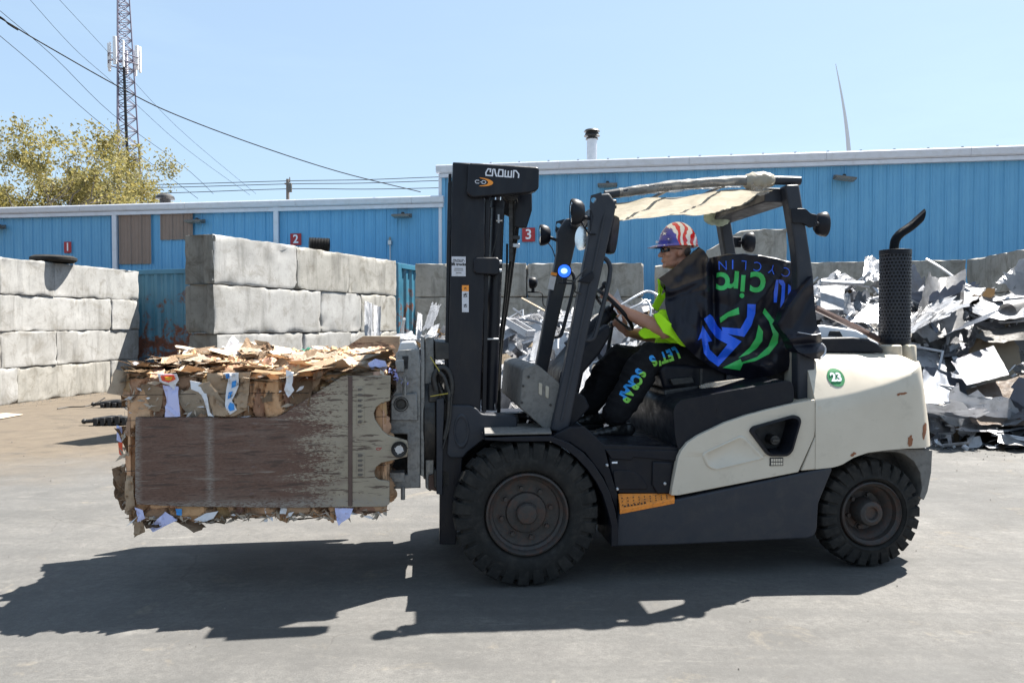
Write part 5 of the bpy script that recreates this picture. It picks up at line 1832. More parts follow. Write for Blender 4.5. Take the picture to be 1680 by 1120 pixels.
# rear lights on brackets, near and far
def rear_light(px, py, v, near=True):
    c = fp(px, py, v)
    o = work_light(c + Vector((-.01, 0, 0)), .98, 'tail_light', lens=True, rear=True)
    return o
rl = rear_light(1352, 368, .20)
S('lamp_bracket', rounded([(1297, 342), (1322, 342), (1330, 350), (1341, 352), (1341, 370), (1329, 374), (1318, 366), (1300, 366)], 3, 2), .132, .149, M['plastic'], rl, bevel=.003)
bm = BM(); add_tube(bm, [fp(1334, 366, .14), fp(1346, 368, .18)], .014, 8); TP('lamp_stub', bm, M['plastic'], rl)
cf = fp(1352, 368, .20) + Vector((0, WID - .4, 0))
o2 = work_light(cf + Vector((-.01, 0, 0)), .98, 'tail_light', rear=True)
bm = BM(); add_box(bm, cf + Vector((-.20, .05, -.035)), cf + Vector((-.055, .066, .045))); add_tube(bm, [cf + Vector((-.08, .05, 0)), cf + Vector((-.02, 0, 0))], .014, 8); TP('lamp_bracket', bm, M['plastic'], o2, bevel=.003)
# grab handle tubes
gh_pts = [(989, 423), (995, 426), (1000, 434), (1001, 446), (997, 470), (987, 510), (977, 547), (973, 555), (966, 558), (953, 557)]
bm = BM(); add_tube(bm, smooth_path([fp(x, y, .19) for x, y in gh_pts], 3), .014, 10); g1 = TP('grab_handle', bm, M['frame'], smooth=50); mirror_of(g1)
# blue spot lamps on wire arms either side
def emis(name, col, s):
    m, nt, b = base_mat(name)
    b.inputs['Base Color'].default_value = (*col, 1); b.inputs['Emission Color'].default_value = (*col, 1); b.inputs['Emission Strength'].default_value = s
    b.inputs['Roughness'].default_value = .2
    return m
M['blue_led'] = emis('blue_spot_led', (0.02, 0.14, 1.0), 0.28)
M['blue_core'] = emis('blue_led_core', (0.35, 0.65, 1.0), 0.5)
M['blue_dark'] = worn('blue_glass', (0.02, 0.04, 0.12), None, .15)
def spot(c, lit, sgn):
    bm = BM(); add_lathe(bm, [(0, .035), (.022, .034), (.040, .02), (.044, -.004), (.044, -.022), (.038, -.024)], (0, 0, 0), (sgn[0], sgn[1], 0), 22)
    bm.transform(Matrix.Translation(c)); fix(bm); o = TP('spot_lamp', bm, M['plastic'], smooth=45)
    bm = BM(); add_lathe(bm, [(0, -.034), (.02, -.032), (.036, -.025), (.039, -.020), (0, -.018)], (0, 0, 0), (sgn[0], sgn[1], 0), 22)
    bm.transform(Matrix.Translation(c)); fix(bm); TP('lens', bm, M['blue_led'] if lit else M['blue_dark'], o)
    if lit:
        bm = BM(); add_lathe(bm, [(0, -.040), (.014, -.038), (.017, -.030)], (0, 0, 0), (sgn[0], sgn[1], 0), 16)
        for v in bm.verts: v.co.x *= 1.2
        bm.transform(Matrix.Translation(c)); fix(bm); TP('led_core', bm, M['blue_core'], o)
    bm = BM(); add_box(bm, c + Vector((-.012, -.012, -.075)), c + Vector((.012, .012, -.035))); add_box(bm, c + Vector((-.04, -.012, -.077)), c + Vector((.05, .012, -.066)))
    TP('lamp_foot', bm, M['plastic'], o, bevel=.002)
    return o
# lens of the near one looks at the camera side
s1 = spot(fp(926, 445, .10), True, (.2, 1))
bm = BM()
add_tube(bm, smooth_path([fp(930, 460, .10), fp(941, 462, .10), fp(944, 472, .11), fp(943, 478, .12), fp(953, 482, .14)], 4), .005, 6)
add_tube(bm, smooth_path([fp(941, 462, .10), fp(952, 450, .11), fp(962, 440, .14)], 4), .004, 6)
TP('lamp_wire', bm, M['grime'], s1)
S('spot_bracket', [(946, 462), (962, 452), (973, 445), (975, 455), (968, 464)], .13, .15, M['plastic'], s1, bevel=.003)
s2 = spot(fp(926, 445, .10) + Vector((0, WID - .2, .0)), False, (.9, -.3))
cc = fp(926, 445, .10) + Vector((0, WID - .2, 0))
bm = BM(); add_tube(bm, smooth_path([cc + Vector((.01, 0, -.07)), cc + Vector((.07, 0, -.08)), cc + Vector((.08, 0, -.16)), cc + Vector((.12, 0, -.2))], 4), .005, 6); TP('lamp_wire', bm, M['grime'], s2)
# sticker on the far post
far = lambda p: Vector((p.x, WID - .235 - .003, p.z))
a = fp(962, 450, .15)
bm = BM()
q0, q1 = fp(908, 452, WID - .24), fp(903, 476, WID - .24)
ax = (q0 - q1).normalized(); sd = Vector((ax.z, 0, -ax.x))
def strip(center, w, h, v, up):
    sd = Vector((up.z, 0, -up.x))
    return [Vector((center.x, v, center.z)) + sd * w / 2 * i + up * h / 2 * j for i, j in ((-1, -1), (1, -1), (1, 1), (-1, 1))]
add_poly(bm, strip((q0 + q1) / 2, .045, .10, WID - .243, ax), (0, .003, 0)); fix(bm); stk = TP('warning_sticker', bm, M['sticker'], smooth=0)
bm = BM(); add_poly(bm, strip(q0 + ax * .012, .045, .022, WID - .246, ax), (0, .002, 0)); fix(bm); TP('sticker_band', bm, M['print_orange'], stk, smooth=0)

# ---- mast
def MS(name, pts, v0, v1, mat=None, parent=None, bevel=.006, **kw):
    return S(name, pts, v0, v1, mat or M['mast'], parent, bevel, **kw)
mast = MS('mast', [(743, 266), (776, 268), (795, 330), (795, 480), (789, 620), (788, 680), (760, 740), (748, 893), (721, 893), (722, 740), (733, 690), (736, 560), (742, 330)], .30, .40)
# rails: outer channel near + far
for (v0, v1) in ((WID - .40, WID - .30),):
    MS('mast_rail', [(743, 266), (795, 268), (795, 480), (789, 620), (788, 680), (760, 740), (748, 893), (721, 893), (722, 740), (733, 690), (736, 560)], v0, v1, parent=mast, dz=0)
for k, (x0, x1, v0, v1) in enumerate(((797, 804, .34, .40), (736, 741, .36, .44))):
    MS('inner_rail', [(x0, 285), (x1, 285), (x1 - 6, 675), (x0 - 6, 675)], v0, v1, parent=mast, bevel=.003)
# outer edge strip catching light on the left side
MS('rail_edge', [(735, 300), (741.5, 296), (733, 690), (728, 690)], .33, .37, parent=mast, bevel=.003)
# lift cylinders
def px_cyl(name, x0, y0, x1, y1, v, r, mat, parent=None, seg=20):
    bm = BM(); add_cyl(bm, fp(x0, y0, v), fp(x1, y1, v), r, seg=seg); return TP(name, bm, mat, parent)
lc_ = px_cyl('lift_cylinder', 817, 332, 804, 672, .45, .043, M['mast'], mast)
px_cyl('cylinder_collar', 817, 330, 816, 342, .45, .047, M['plastic'], mast)
px_cyl('piston_rod', 818, 318, 817, 335, .45, .022, M['chrome'], mast)
q = fp(817, 332, .45)
bm = BM(); add_cyl(bm, Vector((q.x, WID - .45, q.z)), Vector((q.x - .05, WID - .45, q.z - 1.3)), .043, seg=20); TP('lift_cylinder', bm, M['mast'], mast)
# cylinder bleed fitting
bm = BM(); add_cyl(bm, fp(818, 352, .40), fp(818, 366, .40), .006, seg=8); add_cyl(bm, fp(814, 362, .40), fp(824, 362, .40), .007, seg=8); TP('bleed_fitting', bm, M['zinc'], mast)
bm = BM(); add_tube(bm, smooth_path([fp(819, 366, .41), fp(812, 400, .41), fp(806, 425, .42)], 4), .003, 5); TP('bleed_line', bm, M['grime'], mast)
MS('mast_clamp', rounded([(779, 422), (816, 422), (820, 426), (820, 448), (817, 451), (781, 449), (777, 444), (777, 427)], 2, 2), .27, .42, parent=mast, bevel=.008)
for y in (430, 444):
    c = fp(819, y, .29); bm = BM(); add_cyl(bm, (c.x, .29, c.z), (c.x + .015, .29, c.z), .012, seg=6); TP('bolt', bm, M['zinc'], mast)
# cross members
for (y0, y1, x0, x1) in ((272, 300, 746, 790), (470, 500, 748, 770), (660, 700, 740, 775), (820, 850, 728, 750)):
    a, b = fp(x0, y1, .38), fp(x1, y0, .38)
    bm = BM(); add_box(bm, (a.x + .02, .40, a.z), (b.x - .02, WID - .40, b.z)); TP('mast_crossmember', bm, M['mast'], mast, bevel=.006)
# top cover
CV = rounded([(769, 267), (885, 274), (884, 311), (870, 316), (774, 324), (766, 317)], 6, 4)
cov = MS('mast_cover', CV, .255, .335, parent=mast, bevel=.008)
mirror_of(cov)
MS('hose_guard', [(824, 318), (873, 313), (873, 345), (864, 374), (843, 373), (843, 358), (826, 350)], .52, .56, parent=mast)
MS('hose_guard', [(824, 318), (873, 313), (873, 345), (864, 374), (843, 373), (843, 358), (826, 350)], .86, .90, parent=mast)
# chain and sheave
bm = BM()
for i in range(24):
    c = fp(838, 320 + i * 4.6, .47)
    add_box(bm, c + Vector((-.011, -.012 + (.006 if i % 2 else 0), -.011)), c + Vector((.011, .012 - (.006 if i % 2 else 0), .011)))
TP('lift_chain', bm, M['grime'], mast)
bm = BM(); c = fp(838, 318, .47); add_cyl(bm, (c.x, .44, c.z), (c.x, .50, c.z), .05, seg=24); TP('chain_sheave', bm, M['grime'], mast)
# hoses down the back of the mast
for pts, r_, v in (([(843, 330), (842, 400), (836, 440), (829, 500), (822, 545), (816, 640)], .010, .50), ([(850, 330), (848, 380), (840, 440), (832, 500), (825, 545), (820, 600), (818, 690)], .012, .54), ([(832, 400), (831, 450), (825, 520), (818, 600), (814, 660)], .007, .48)):
    bm = BM(); add_tube(bm, smooth_path([fp(x, y, v) for x, y in pts], 5), r_, 8); TP('mast_hose', bm, M['rubber'], mast, smooth=50)
for y in (390, 403):
    c = fp(846, y, .50); bm = BM(); add_box(bm, c + Vector((-.02, -.02, -.012)), c + Vector((.025, .02, .012))); TP('hose_clip', bm, M['zinc'] if y == 403 else M['grime'], mast, bevel=.002)
bm = BM(); add_tube(bm, smooth_path([fp(x, y, .50) for x, y in ((846, 322), (849, 332), (846, 344), (842, 352))], 4), .004, 5); TP('mast_hose', bm, M['rubber'], mast)
# lower mast bracket with its oval dimple
br_ = MS('mast_bracket', rounded([(737, 668), (741, 664), (772, 665), (783, 670), (790, 679), (848, 682), (849, 700), (822, 703), (806, 712), (766, 742), (760, 751), (738, 751), (733, 745)], 4, 2), .275, .41, M['frame'], mast, bevel=.008)
oc = fp(757, 707, .27)
bm = BM(); add_lathe(bm, [(.040, -.001), (.046, -.006), (.052, -.006), (.056, .003)], (0, 0, 0), (0, 1, 0), 28)
for v in bm.verts: v.co.z *= 1.95; v.co.x *= .86
bm.transform(Matrix.Translation((oc.x, .274, oc.z))); fix(bm); TP('oval_pressing', bm, M['frame'], br_, smooth=60)
px_cyl('tilt_cylinder', 850, 690, 800, 694, .50, .04, M['grime'], mast)
# thin wire along the mast
bm = BM(); add_tube(bm, [fp(803, 555, .42), fp(809, 640, .42), fp(812, 672, .42)], .006, 6); TP('tension_rod', bm, M['zinc'], mast)
bm = BM(); add_cyl(bm, fp(795, 556, .40), fp(818, 556, .40), .006, seg=6); TP('rod_clip', bm, M['zinc'], mast)
# stickers
box_st = box_px('maker_sticker', 741, 421, 764, 453, .2965, .2995, M['sticker'], mast, bevel=0)
def logo_bm():
    bm = BM()
    L = [[(1.0, .95), (.95, .5), (1.05, 1.25), (.5, 1.3), (.05, .45), (.15, .0), (1.25, .0), (1.38, 1.3)]]
    L = [
        [(.86, .62), (.92, 1.25), (.42, 1.25), (.02, .48), (.10, 0), (1.30, 0), (1.34, 1.25)],
        [(1.34, 1.25), (1.72, 1.22), (1.86, .55), (2.08, 0), (2.3, 0)],
        [(2.42, .35), (2.56, 1.25), (3.30, 1.25), (3.34, .0), (2.5, 0), (2.42, .35)],
        [(3.78, 1.25), (3.74, 0), (4.95, 0), (4.98, 1.25)],
        [(4.36, 1.15), (4.34, .05)],
        [(5.38, -.1), (5.42, 1.25), (5.86, 1.25), (6.42, .62), (6.36, -.1)]]
    strokes(bm, L, .25)
    return bm
def lay(bm, px, py, v, wpx, slope=0.0, src_w=6.5, src_h=1.3):
    c = fp(px, py, v); w = (fp(px + wpx / 2, py, v) - fp(px - wpx / 2, py, v)).length; s = w / src_w
    bm.transform(Matrix.Translation((-src_w / 2, -src_h / 2, 0)))
    r = Vector((math.cos(slope), 0, math.sin(slope))); u = Vector((-math.sin(slope), 0, math.cos(slope)))
    bm.transform(facing((c.x, v, c.z), r, u) @ Matrix.Scale(s, 4))
    return bm
TP('maker_logo', lay(logo_bm(), 824.5, 284, .2525, 55, math.radians(-2.5)), M['print_white'], cov, smooth=0)
TP('maker_logo', lay(logo_bm(), 752.5, 427.5, .2955, 19), M['print_black'], box_st, smooth=0)
bm = BM(); strokes(bm, [[(.9, .12), (.78, 0), (.2, 0), (0, .2), (0, .5), (.2, .68), (.78, .68), (.9, .58)], [(1.15, .34), (1.42, .34)], [(1.6, 0), (2.2, 0), (2.45, .2), (2.45, .5), (2.2, .68), (1.75, .68), (1.55, .5), (1.55, .2), (1.6, 0)]], .13)
TP('model_mark', lay(bm, 788.5, 298.5, .2525, 17.5, math.radians(-2), 2.5, .7), M['print_white'], cov, smooth=0)
bm = BM(); o_, i_ = [], []
for k in range(17):
    t = math.radians(96 - 192 * k / 16)
    o_.append((math.cos(t) * 3.1, math.sin(t) * 1.0)); i_.append((math.cos(t) * 1.9, math.sin(t) * .80 if k not in (0, 16) else math.sin(t) * .97))
vo = [bm.verts.new((*p, 0)) for p in o_]; vi = [bm.verts.new((*p, 0)) for p in i_]
for k in range(16): bm.faces.new((vo[k], vi[k], vi[k + 1], vo[k + 1]))
TP('swoosh_mark', lay(bm, 791, 298.8, .2525, 7, math.radians(-3), 1.0, 0.0), M['print_orange'], cov, smooth=0)
# small text rows on the sticker
t = text_bm('lift trucks', .024, .0012); t.transform(facing((fp(752.5, 433.5, .295).x, .2955, fp(752.5, 433.5, .295).z), (1, 0, 0), (0, 0, 1)))
TP('sticker_print', t, M['print_black'], box_st, smooth=0)
bm = BM()
for (y, w) in ((441, 14), (444, 15), (448, 9)):
    a, b = fp(752.5 - w / 2, y, .295), fp(752.5 + w / 2, y - 1, .295); add_box(bm, (a.x, .2953, a.z), (b.x, .2966, b.z))
TP('sticker_rule', bm, M['dusty'], box_st, smooth=0)
ws = box_px('warning_sticker', 758, 468, 769, 512, .2965, .2995, M['sticker'], mast, bevel=0)
box_px('sticker_band', 758, 468, 769, 477.5, .2945, .2966, M['print_orange'], ws, bevel=0)
bm = BM()
for (x, y, sc_) in ((763.5, 473, .8), (763.5, 484, 1.2), (763.5, 501, 1.0)):
    c = fp(x, y, .294)
    strokes_bm = BM(); strokes(strokes_bm, [[(-.5, -.5), (0, .5), (.5, -.5), (-.5, -.5)], [(-.7, .1), (-.3, .3), (.1, 0)], [(.2, .2), (.6, .5)]], .18)
    strokes_bm.transform(facing((c.x, .2942, c.z), (1, 0, 0), (0, 0, 1)) @ Matrix.Scale(.016 * sc_, 4)); merge_bm(bm, strokes_bm)
TP('warning_pictogram', bm, M['print_black'], ws, smooth=0)

# ---- clamp attachment
clampR = S('clamp_attachment', [(697, 556), (703, 552), (712, 553), (713, 600), (712, 800), (706, 806), (698, 800), (696, 640)], .38, WID - .30, M['steel'], bevel=.006)
# second face plate (edge-on), rotator drum, carriage
S('carriage_plate', [(690, 551), (696, 553), (697, 600), (696, 782), (690, 780)], .32, WID - .32, M['steel'], clampR, bevel=.004)
q = fp(715, 680, .5)
bm = BM(); add_cyl(bm, (q.x - .01, WID / 2, 0.93), (q.x + .12, WID / 2, 0.93), .34, seg=40); add_cyl(bm, (q.x - .08, WID / 2, .93), (q.x, WID / 2, .93), .42, seg=48); TP('rotator_drum', bm, M['grime'], clampR, bevel=.01)
S('carriage_side', [(716, 655), (728, 652), (729, 668), (727, 720), (726, 812), (716, 810)], .28, .34, M['frame'], clampR, bevel=.004)
S('carriage_side', [(716, 655), (728, 652), (729, 668), (727, 720), (726, 812), (716, 810)], WID - .34, WID - .28, M['frame'], clampR, bevel=.004)
S('carriage_bar', [(714, 560), (737, 562), (737, 590), (714, 590)], .30, WID - .30, M['grime'], clampR, bevel=.006)
S('carriage_bar', [(712, 770), (738, 772), (738, 800), (712, 800)], .30, WID - .30, M['grime'], clampR, bevel=.006)
S('carriage_bar', [(703, 780), (716, 776), (716, 806), (703, 802)], .36, WID - .36, worn('brown_bar2', (.10, .055, .04), None, .7), clampR, bevel=.004)
# arm carrier block (pale grimy casting)
hd_ = S('arm_carrier', [(649, 580), (655, 574), (688, 572), (690, 600), (690, 800), (669, 801), (640, 802), (640, 782), (668, 778), (668, 712), (640, 712), (641, 650), (649, 640)], .30, .44, M['steel'], clampR, bevel=.006)
S('arm_carrier', [(649, 580), (655, 574), (688, 572), (690, 600), (690, 800), (640, 802), (640, 640)], WID - .42, WID - .28, M['steel'], clampR, bevel=.006)
S('carrier_cap', [(652, 577), (657, 562), (680, 560), (688, 574)], .34, .70, M['zinc'], hd_, bevel=.006)
S('slide_tube', [(648, 592), (662, 590), (664, 610), (650, 612)], .22, WID - .2, M['steel'], hd_, bevel=.006)
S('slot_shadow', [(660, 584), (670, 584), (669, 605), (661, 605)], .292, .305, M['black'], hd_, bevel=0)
S('guide_bar', [(645, 694), (676, 690), (676, 712), (645, 714)], .50, WID - .3, M['black'], clampR, bevel=.004)
S('back_web', [(642, 640), (690, 640), (690, 800), (642, 800)], .60, .64, M['grime'], clampR, bevel=0)
S('lug_plate', [(641, 658), (646, 648), (684, 644), (686, 690), (641, 690)], .275, .30, M['steel'], hd_, bevel=.006)
def pin(px, py, v, r, face=M['steel']):
    c = fp(px, py, v); bm = BM()
    add_lathe(bm, [(0, .004), (r * .55, .004), (r * .6, -.004), (r * .72, -.006), (r * .8, .006), (r * .95, .004), (r, 0), (r, .06)], (c.x, v, c.z), (0, 1, 0), 28)
    fix(bm); o = TP('hinge_pin', bm, M['grime'], clampR, smooth=35)
    bm = BM(); add_lathe(bm, [(0, -.004), (r * .5, -.004), (r * .5, .004)], (c.x, v, c.z), (0, 1, 0), 24)
    for k in range(2): 
        a = k * math.pi / 2 + .3
        add_box(bm, (-r * .6, -.003, -r * .06), (r * .6, .003, r * .06), Matrix.Translation((c.x, v - .006, c.z)) @ Matrix.Rotation(a, 4, 'Y'))
    fix(bm); TP('pin_face', bm, face, o)
    return o
pin(658, 663, .270, .044, M['grime'])
pin(644, 686, .285, .014)
# bolt post beside the arm
bm = BM(); add_cyl(bm, fp(664, 618, .20), fp(664, 648, .20), .013, seg=8); add_cyl(bm, fp(660, 626, .20), fp(668, 626, .20), .010, seg=8); TP('stop_bolt', bm, M['steel'], clampR)
bm = BM(); add_cyl(bm, fp(661, 798, .20), fp(661, 819, .20), .013, seg=8); add_box(bm, fp(640, 790, .25), fp(664, 770, .35)); TP('stop_bolt', bm, M['steel'], clampR)
# near arm
ARM = [(222, 684), (444, 685), (455, 683), (465, 679), (556, 620), (562, 616), (641, 616), (640, 657), (626, 661), (617, 668), (613, 678), (615, 688), (628, 707), (637, 714), (668, 723), (670, 735), (668, 749), (640, 756), (626, 759), (617, 766), (614, 775), (616, 783), (622, 787), (639, 789), (639, 826), (632, 831), (465, 833), (300, 831), (224, 827), (221, 815)]
arm = S('clamp_arm', ARM, .085, .112, M['clamp'], clampR, bevel=.004)
S('arm_rib', [(571, 617), (578, 617), (578, 830), (571, 830)], .078, .09, worn('rib_brown', (.085, .05, .04), (.14, .10, .08), .6, scale=9), clampR, bevel=.003)
pin(655, 737, .072, .046, M['zinc'])
# raised casting plates with worn marks on the arm
for (x0, y0, x1, y1, n) in ((585, 634, 597, 696, 7), (585, 743, 598, 782, 5)):
    P = box_px('cast_plate', x0, y0, x1, y1, .081, .0855, M['clamp'], clampR, bevel=.002)
    bm = BM()
    for i in range(n):
        yy = y0 + (y1 - y0) * (i + .5) / n
        a, b = fp(x0 + 2, yy + 2.5, .08), fp(x1 - 4, yy - 1.5, .08); add_box(bm, (a.x, .0785, a.z), (b.x, .0815, b.z))
        a, b = fp(x0 + 4, yy + .5, .08), fp(x1 - 2, yy - .8, .08); add_box(bm, (a.x, .0778, a.z), (b.x, .0815, b.z))
    TP('cast_mark', bm, worn('cast_dark', (.12, .10, .085), None, .7), clampR, smooth=0)
c = fp(622, 736, .083)
bm = BM(); strokes(bm, [[(-.9, 0), (-.5, .35), (.1, .2), (.4, -.1), (.0, -.35), (-.6, -.3), (-.9, 0)], [(.3, .1), (.9, .4)]], .2)
bm.transform(facing((c.x, .0835, c.z), (1, 0, 0), (0, 0, 1)) @ Matrix.Scale(.018, 4)); TP('chalk_mark', bm, M['red_sign'], clampR, smooth=0)
# plug welds
for (x, y) in ((414, 732), (416, 768), (413, 812), (417, 697)):
    c = fp(x, y, .084); bm = BM(); add_lathe(bm, [(0, -.003), (.010, -.002), (.017, .001)], (c.x, .084, c.z), (0, 1, 0), 12)
    fix(bm); TP('plug_weld', bm, M['clamp'], clampR)
# far arm: the clamp is rolled a few degrees so it rides higher
FARM = [(p[0], p[1]) for p in ARM]
bm = BM(); P = [Vector((q.x + .02, WID - .12, q.z + .205)) for q in pxpoly(FARM, .085)]
add_poly(bm, P, (0, .027, 0)); fix(bm); TP('clamp_arm', bm, M['clamp'], clampR, bevel=.004)
# hoses between mast and clamp
for pts, r_, v in (([(716, 640), (712, 620), (719, 606), (728, 603), (737, 612), (741, 632), (738, 655)], .020, .30), ([(719, 609), (728, 618), (734, 636), (737, 650), (735, 690), (729, 720)], .013, .27), ([(741, 650), (738, 690), (731, 720), (727, 735)], .007, .26), ([(718, 628), (724, 640), (733, 660)], .018, .34)):
    bm = BM(); add_tube(bm, smooth_path([fp(x, y, v) for x, y in pts], 5), r_, 10); TP('hydraulic_hose', bm, M['grime'], clampR, smooth=50)
bm = BM(); add_tube(bm, [fp(706, 585, .28), fp(721, 609, .25)], .003, 5); add_tube(bm, [fp(706, 650, .28), fp(735, 645, .25)], .003, 5); TP('twine', bm, M['yellow_string'], clampR)
S('hose_fitting', [(703, 628), (720, 632), (722, 650), (716, 660), (703, 660)], .32, .45, M['grime'], clampR, bevel=.008)
# plastic scraps caught on the casting
M['lilac'] = worn('lilac_film', (.34, .36, .72), (.5, .5, .78), .4)
bm = BM(); R = random.Random(4); 
for i in range(14):
    c = fp(641 + i * 1.8 + R.uniform(-2, 2), 608 + i * 1.5 + R.uniform(-3, 3), .22)
    vs = [bm.verts.new(c + Vector((R.uniform(-.022, .022), R.uniform(-.02, .02), R.uniform(-.016, .016)))) for _ in range(4)]
    bm.faces.new(vs[:3]); bm.faces.new((vs[1], vs[2], vs[3]))
o = TP('film_scrap', bm, M['lilac'], clampR, smooth=60)
# ================================================================== THE DRIVER
def ellipsoid(bm, c, r, rot=None, seg=20):
    m = Matrix.Translation(c) @ (rot or IDENT) @ Matrix.Diagonal((r[0], r[1], r[2], 1))
    bmesh.ops.create_uvsphere(bm, u_segments=seg, v_segments=seg * 2 // 3, radius=1.0, matrix=m)

def limb(bm, pts, radii, seg=16, flat=1.0, ends=True):
    add_tube(bm, pts, radii[0], seg, radii=radii, flat=flat)
    if ends:
        for p, r in ((pts[0], radii[0]), (pts[-1], radii[-1])):
            ellipsoid(bm, p, (r, r, r), seg=14)

def fused(name, bm, voxel, smooth_n, mat, parent, post=None, frame=TRUCK, solid=0.0, dec=None):
    """fuse overlapping closed shapes into ONE continuous skin"""
    me = bpy.data.meshes.new(name)
    bm.transform(wmat(parent).inverted() @ frame)
    bm.to_mesh(me); bm.free()
    o = bpy.data.objects.new(name, me); COL.objects.link(o)
    r = o.modifiers.new('r', 'REMESH'); r.mode = 'VOXEL'; r.voxel_size = voxel; r.use_smooth_shade = True
    s = o.modifiers.new('s', 'SMOOTH'); s.iterations = smooth_n; s.factor = .5
    dg = bpy.context.evaluated_depsgraph_get()
    me2 = bpy.data.meshes.new_from_object(o.evaluated_get(dg))
    bpy.data.objects.remove(o); bpy.data.meshes.remove(me)
    if post: post(me2)
    me2.materials.clear()
    for k in (mat if isinstance(mat, (list, tuple)) else [mat]): me2.materials.append(k)
    for p in me2.polygons: p.use_smooth = True
    o = bpy.data.objects.new(name, me2); link(o, parent)
    return o

def skin_mat():
    m, nt, b = base_mat('skin')
    v = coords(nt, jitter=False)
    f = noise_n(nt, v, 14, 5, .6)
    c = mixc(nt, mrange(nt, f, .3, .7), (.50, .27, .19), (.42, .20, .14))
    f2 = noise_n(nt, v, 120, 3, .6)
    c = mixc(nt, mrange(nt, f2, .55, .75, 0, .25), c, (.30, .14, .10))
    nt.links.new(c, b.inputs['Base Color']); b.inputs['Roughness'].default_value = .5
    b.inputs['Subsurface Weight'].default_value = .08
    b.inputs['Subsurface Radius'].default_value = (.02, .008, .004)
    bump(nt, b, f2, .15, .002)
    return m
M['skin'] = skin_mat()
M['lime'] = worn('hi_vis_lime', (.42, .85, .02), (.34, .72, .02), .75, scale=5, bscale=300, bstr=.2)
M['lime'].node_tree.nodes['Principled BSDF'].inputs['Specular IOR Level'].default_value = .2
M['reflective'] = worn('reflective_grey', (.38, .37, .38), (.3, .3, .31), .5, scale=6)
M['trouser'] = worn('black_sweatpants', (.010, .010, .012), (.016, .016, .018), .9, scale=4, bscale=200, bstr=.25, spec=.2)
M['shoe'] = worn('black_shoe_leather', (.012, .012, .013), (.03, .03, .03), .35, scale=9, bscale=60, bstr=.2)
M['beard'] = worn('short_grey_hair', (.10, .08, .07), None, .9, scale=40)

base = fp(1125, 700, .72)
driver = thing('person', 'man in a flag hard hat, sunglasses, lime shirt and black sweatpants driving the forklift', 'person', (base.x, .72, base.z), TRUCK)

VC = .72
J = dict(
    hipN=fp(1143, 600, .60), hipF=fp(1143, 600, .84),
    kneeN=fp(1064, 585, .55), kneeF=fp(1012, 586, .86),
    ankN=fp(1009, 690, .55), ankF=fp(965, 672, .86),
    belly=fp(1118, 565, VC), chest=fp(1130, 505, VC), neckb=fp(1127, 460, VC),
    shN=fp(1122, 484, .53), shF=fp(1120, 484, .93),
    elN=fp(1090, 543, .49), elF=fp(1078, 552, .98),
    wrN=fp(1020, 508, .60), wrF=fp(1030, 545, .84))
HC = fp(1108, 411, VC)
def hf(f, s, z): return HC + Vector((-f, s, z))

bm = BM()
# head
ellipsoid(bm, hf(-.008, 0, .022), (.098, .077, .098), seg=24)
ellipsoid(bm, hf(.034, 0, -.040), (.056, .060, .080), seg=24)
ellipsoid(bm, hf(.020, 0, -.088), (.062, .055, .040), seg=20)
ellipsoid(bm, hf(.074, 0, -.106), (.018, .024, .017))
limb(bm, [hf(.084, 0, .002), hf(.100, 0, -.018), hf(.112, 0, -.036)], [.009, .011, .0135], 12)
for s in (-1, 1):
    ellipsoid(bm, hf(.100, s * .012, -.039), (.012, .008, .009))
    ellipsoid(bm, hf(.080, s * .030, .006), (.013, .026, .010))
    ellipsoid(bm, hf(.062, s * .040, -.030), (.026, .022, .024))
    ellipsoid(bm, hf(-.008, s * .077, -.018), (.020, .007, .032), Matrix.Rotation(.25, 4, 'Y'))
    ellipsoid(bm, hf(-.002, s * .081, -.020), (.012, .004, .020))
    ellipsoid(bm, hf(.084, s * .030, -.012), (.011, .012, .009))       # eyes
ellipsoid(bm, hf(.090, 0, -.066), (.011, .024, .0065)); ellipsoid(bm, hf(.087, 0, -.079), (.010, .021, .0065))
# neck, torso
limb(bm, [hf(-.03, 0, -.07), J['neckb'] + Vector((0, 0, -.02))], [.055, .065])
limb(bm, [J['neckb'] + Vector((.0, 0, -.04)), J['chest'], J['belly'], (J['hipN'] + J['hipF']) / 2], [.08, .135, .14, .14], 20, flat=1.15)
for n in ('N', 'F'):
    sh, el, wr = J['sh' + n], J['el' + n], J['wr' + n]
    limb(bm, [J['chest'] + Vector((0, 0, .08)), sh], [.09, .068])
    limb(bm, [sh, sh.lerp(el, .5), el], [.062, .056, .050])
    limb(bm, [el, el.lerp(wr, .3), el.lerp(wr, .7), wr], [.054, .058, .046, .034], flat=.9)
    limb(bm, [J['hip' + n], J['knee' + n], J['knee' + n].lerp(J['ank' + n], .4), J['ank' + n]], [.09, .065, .058, .042])
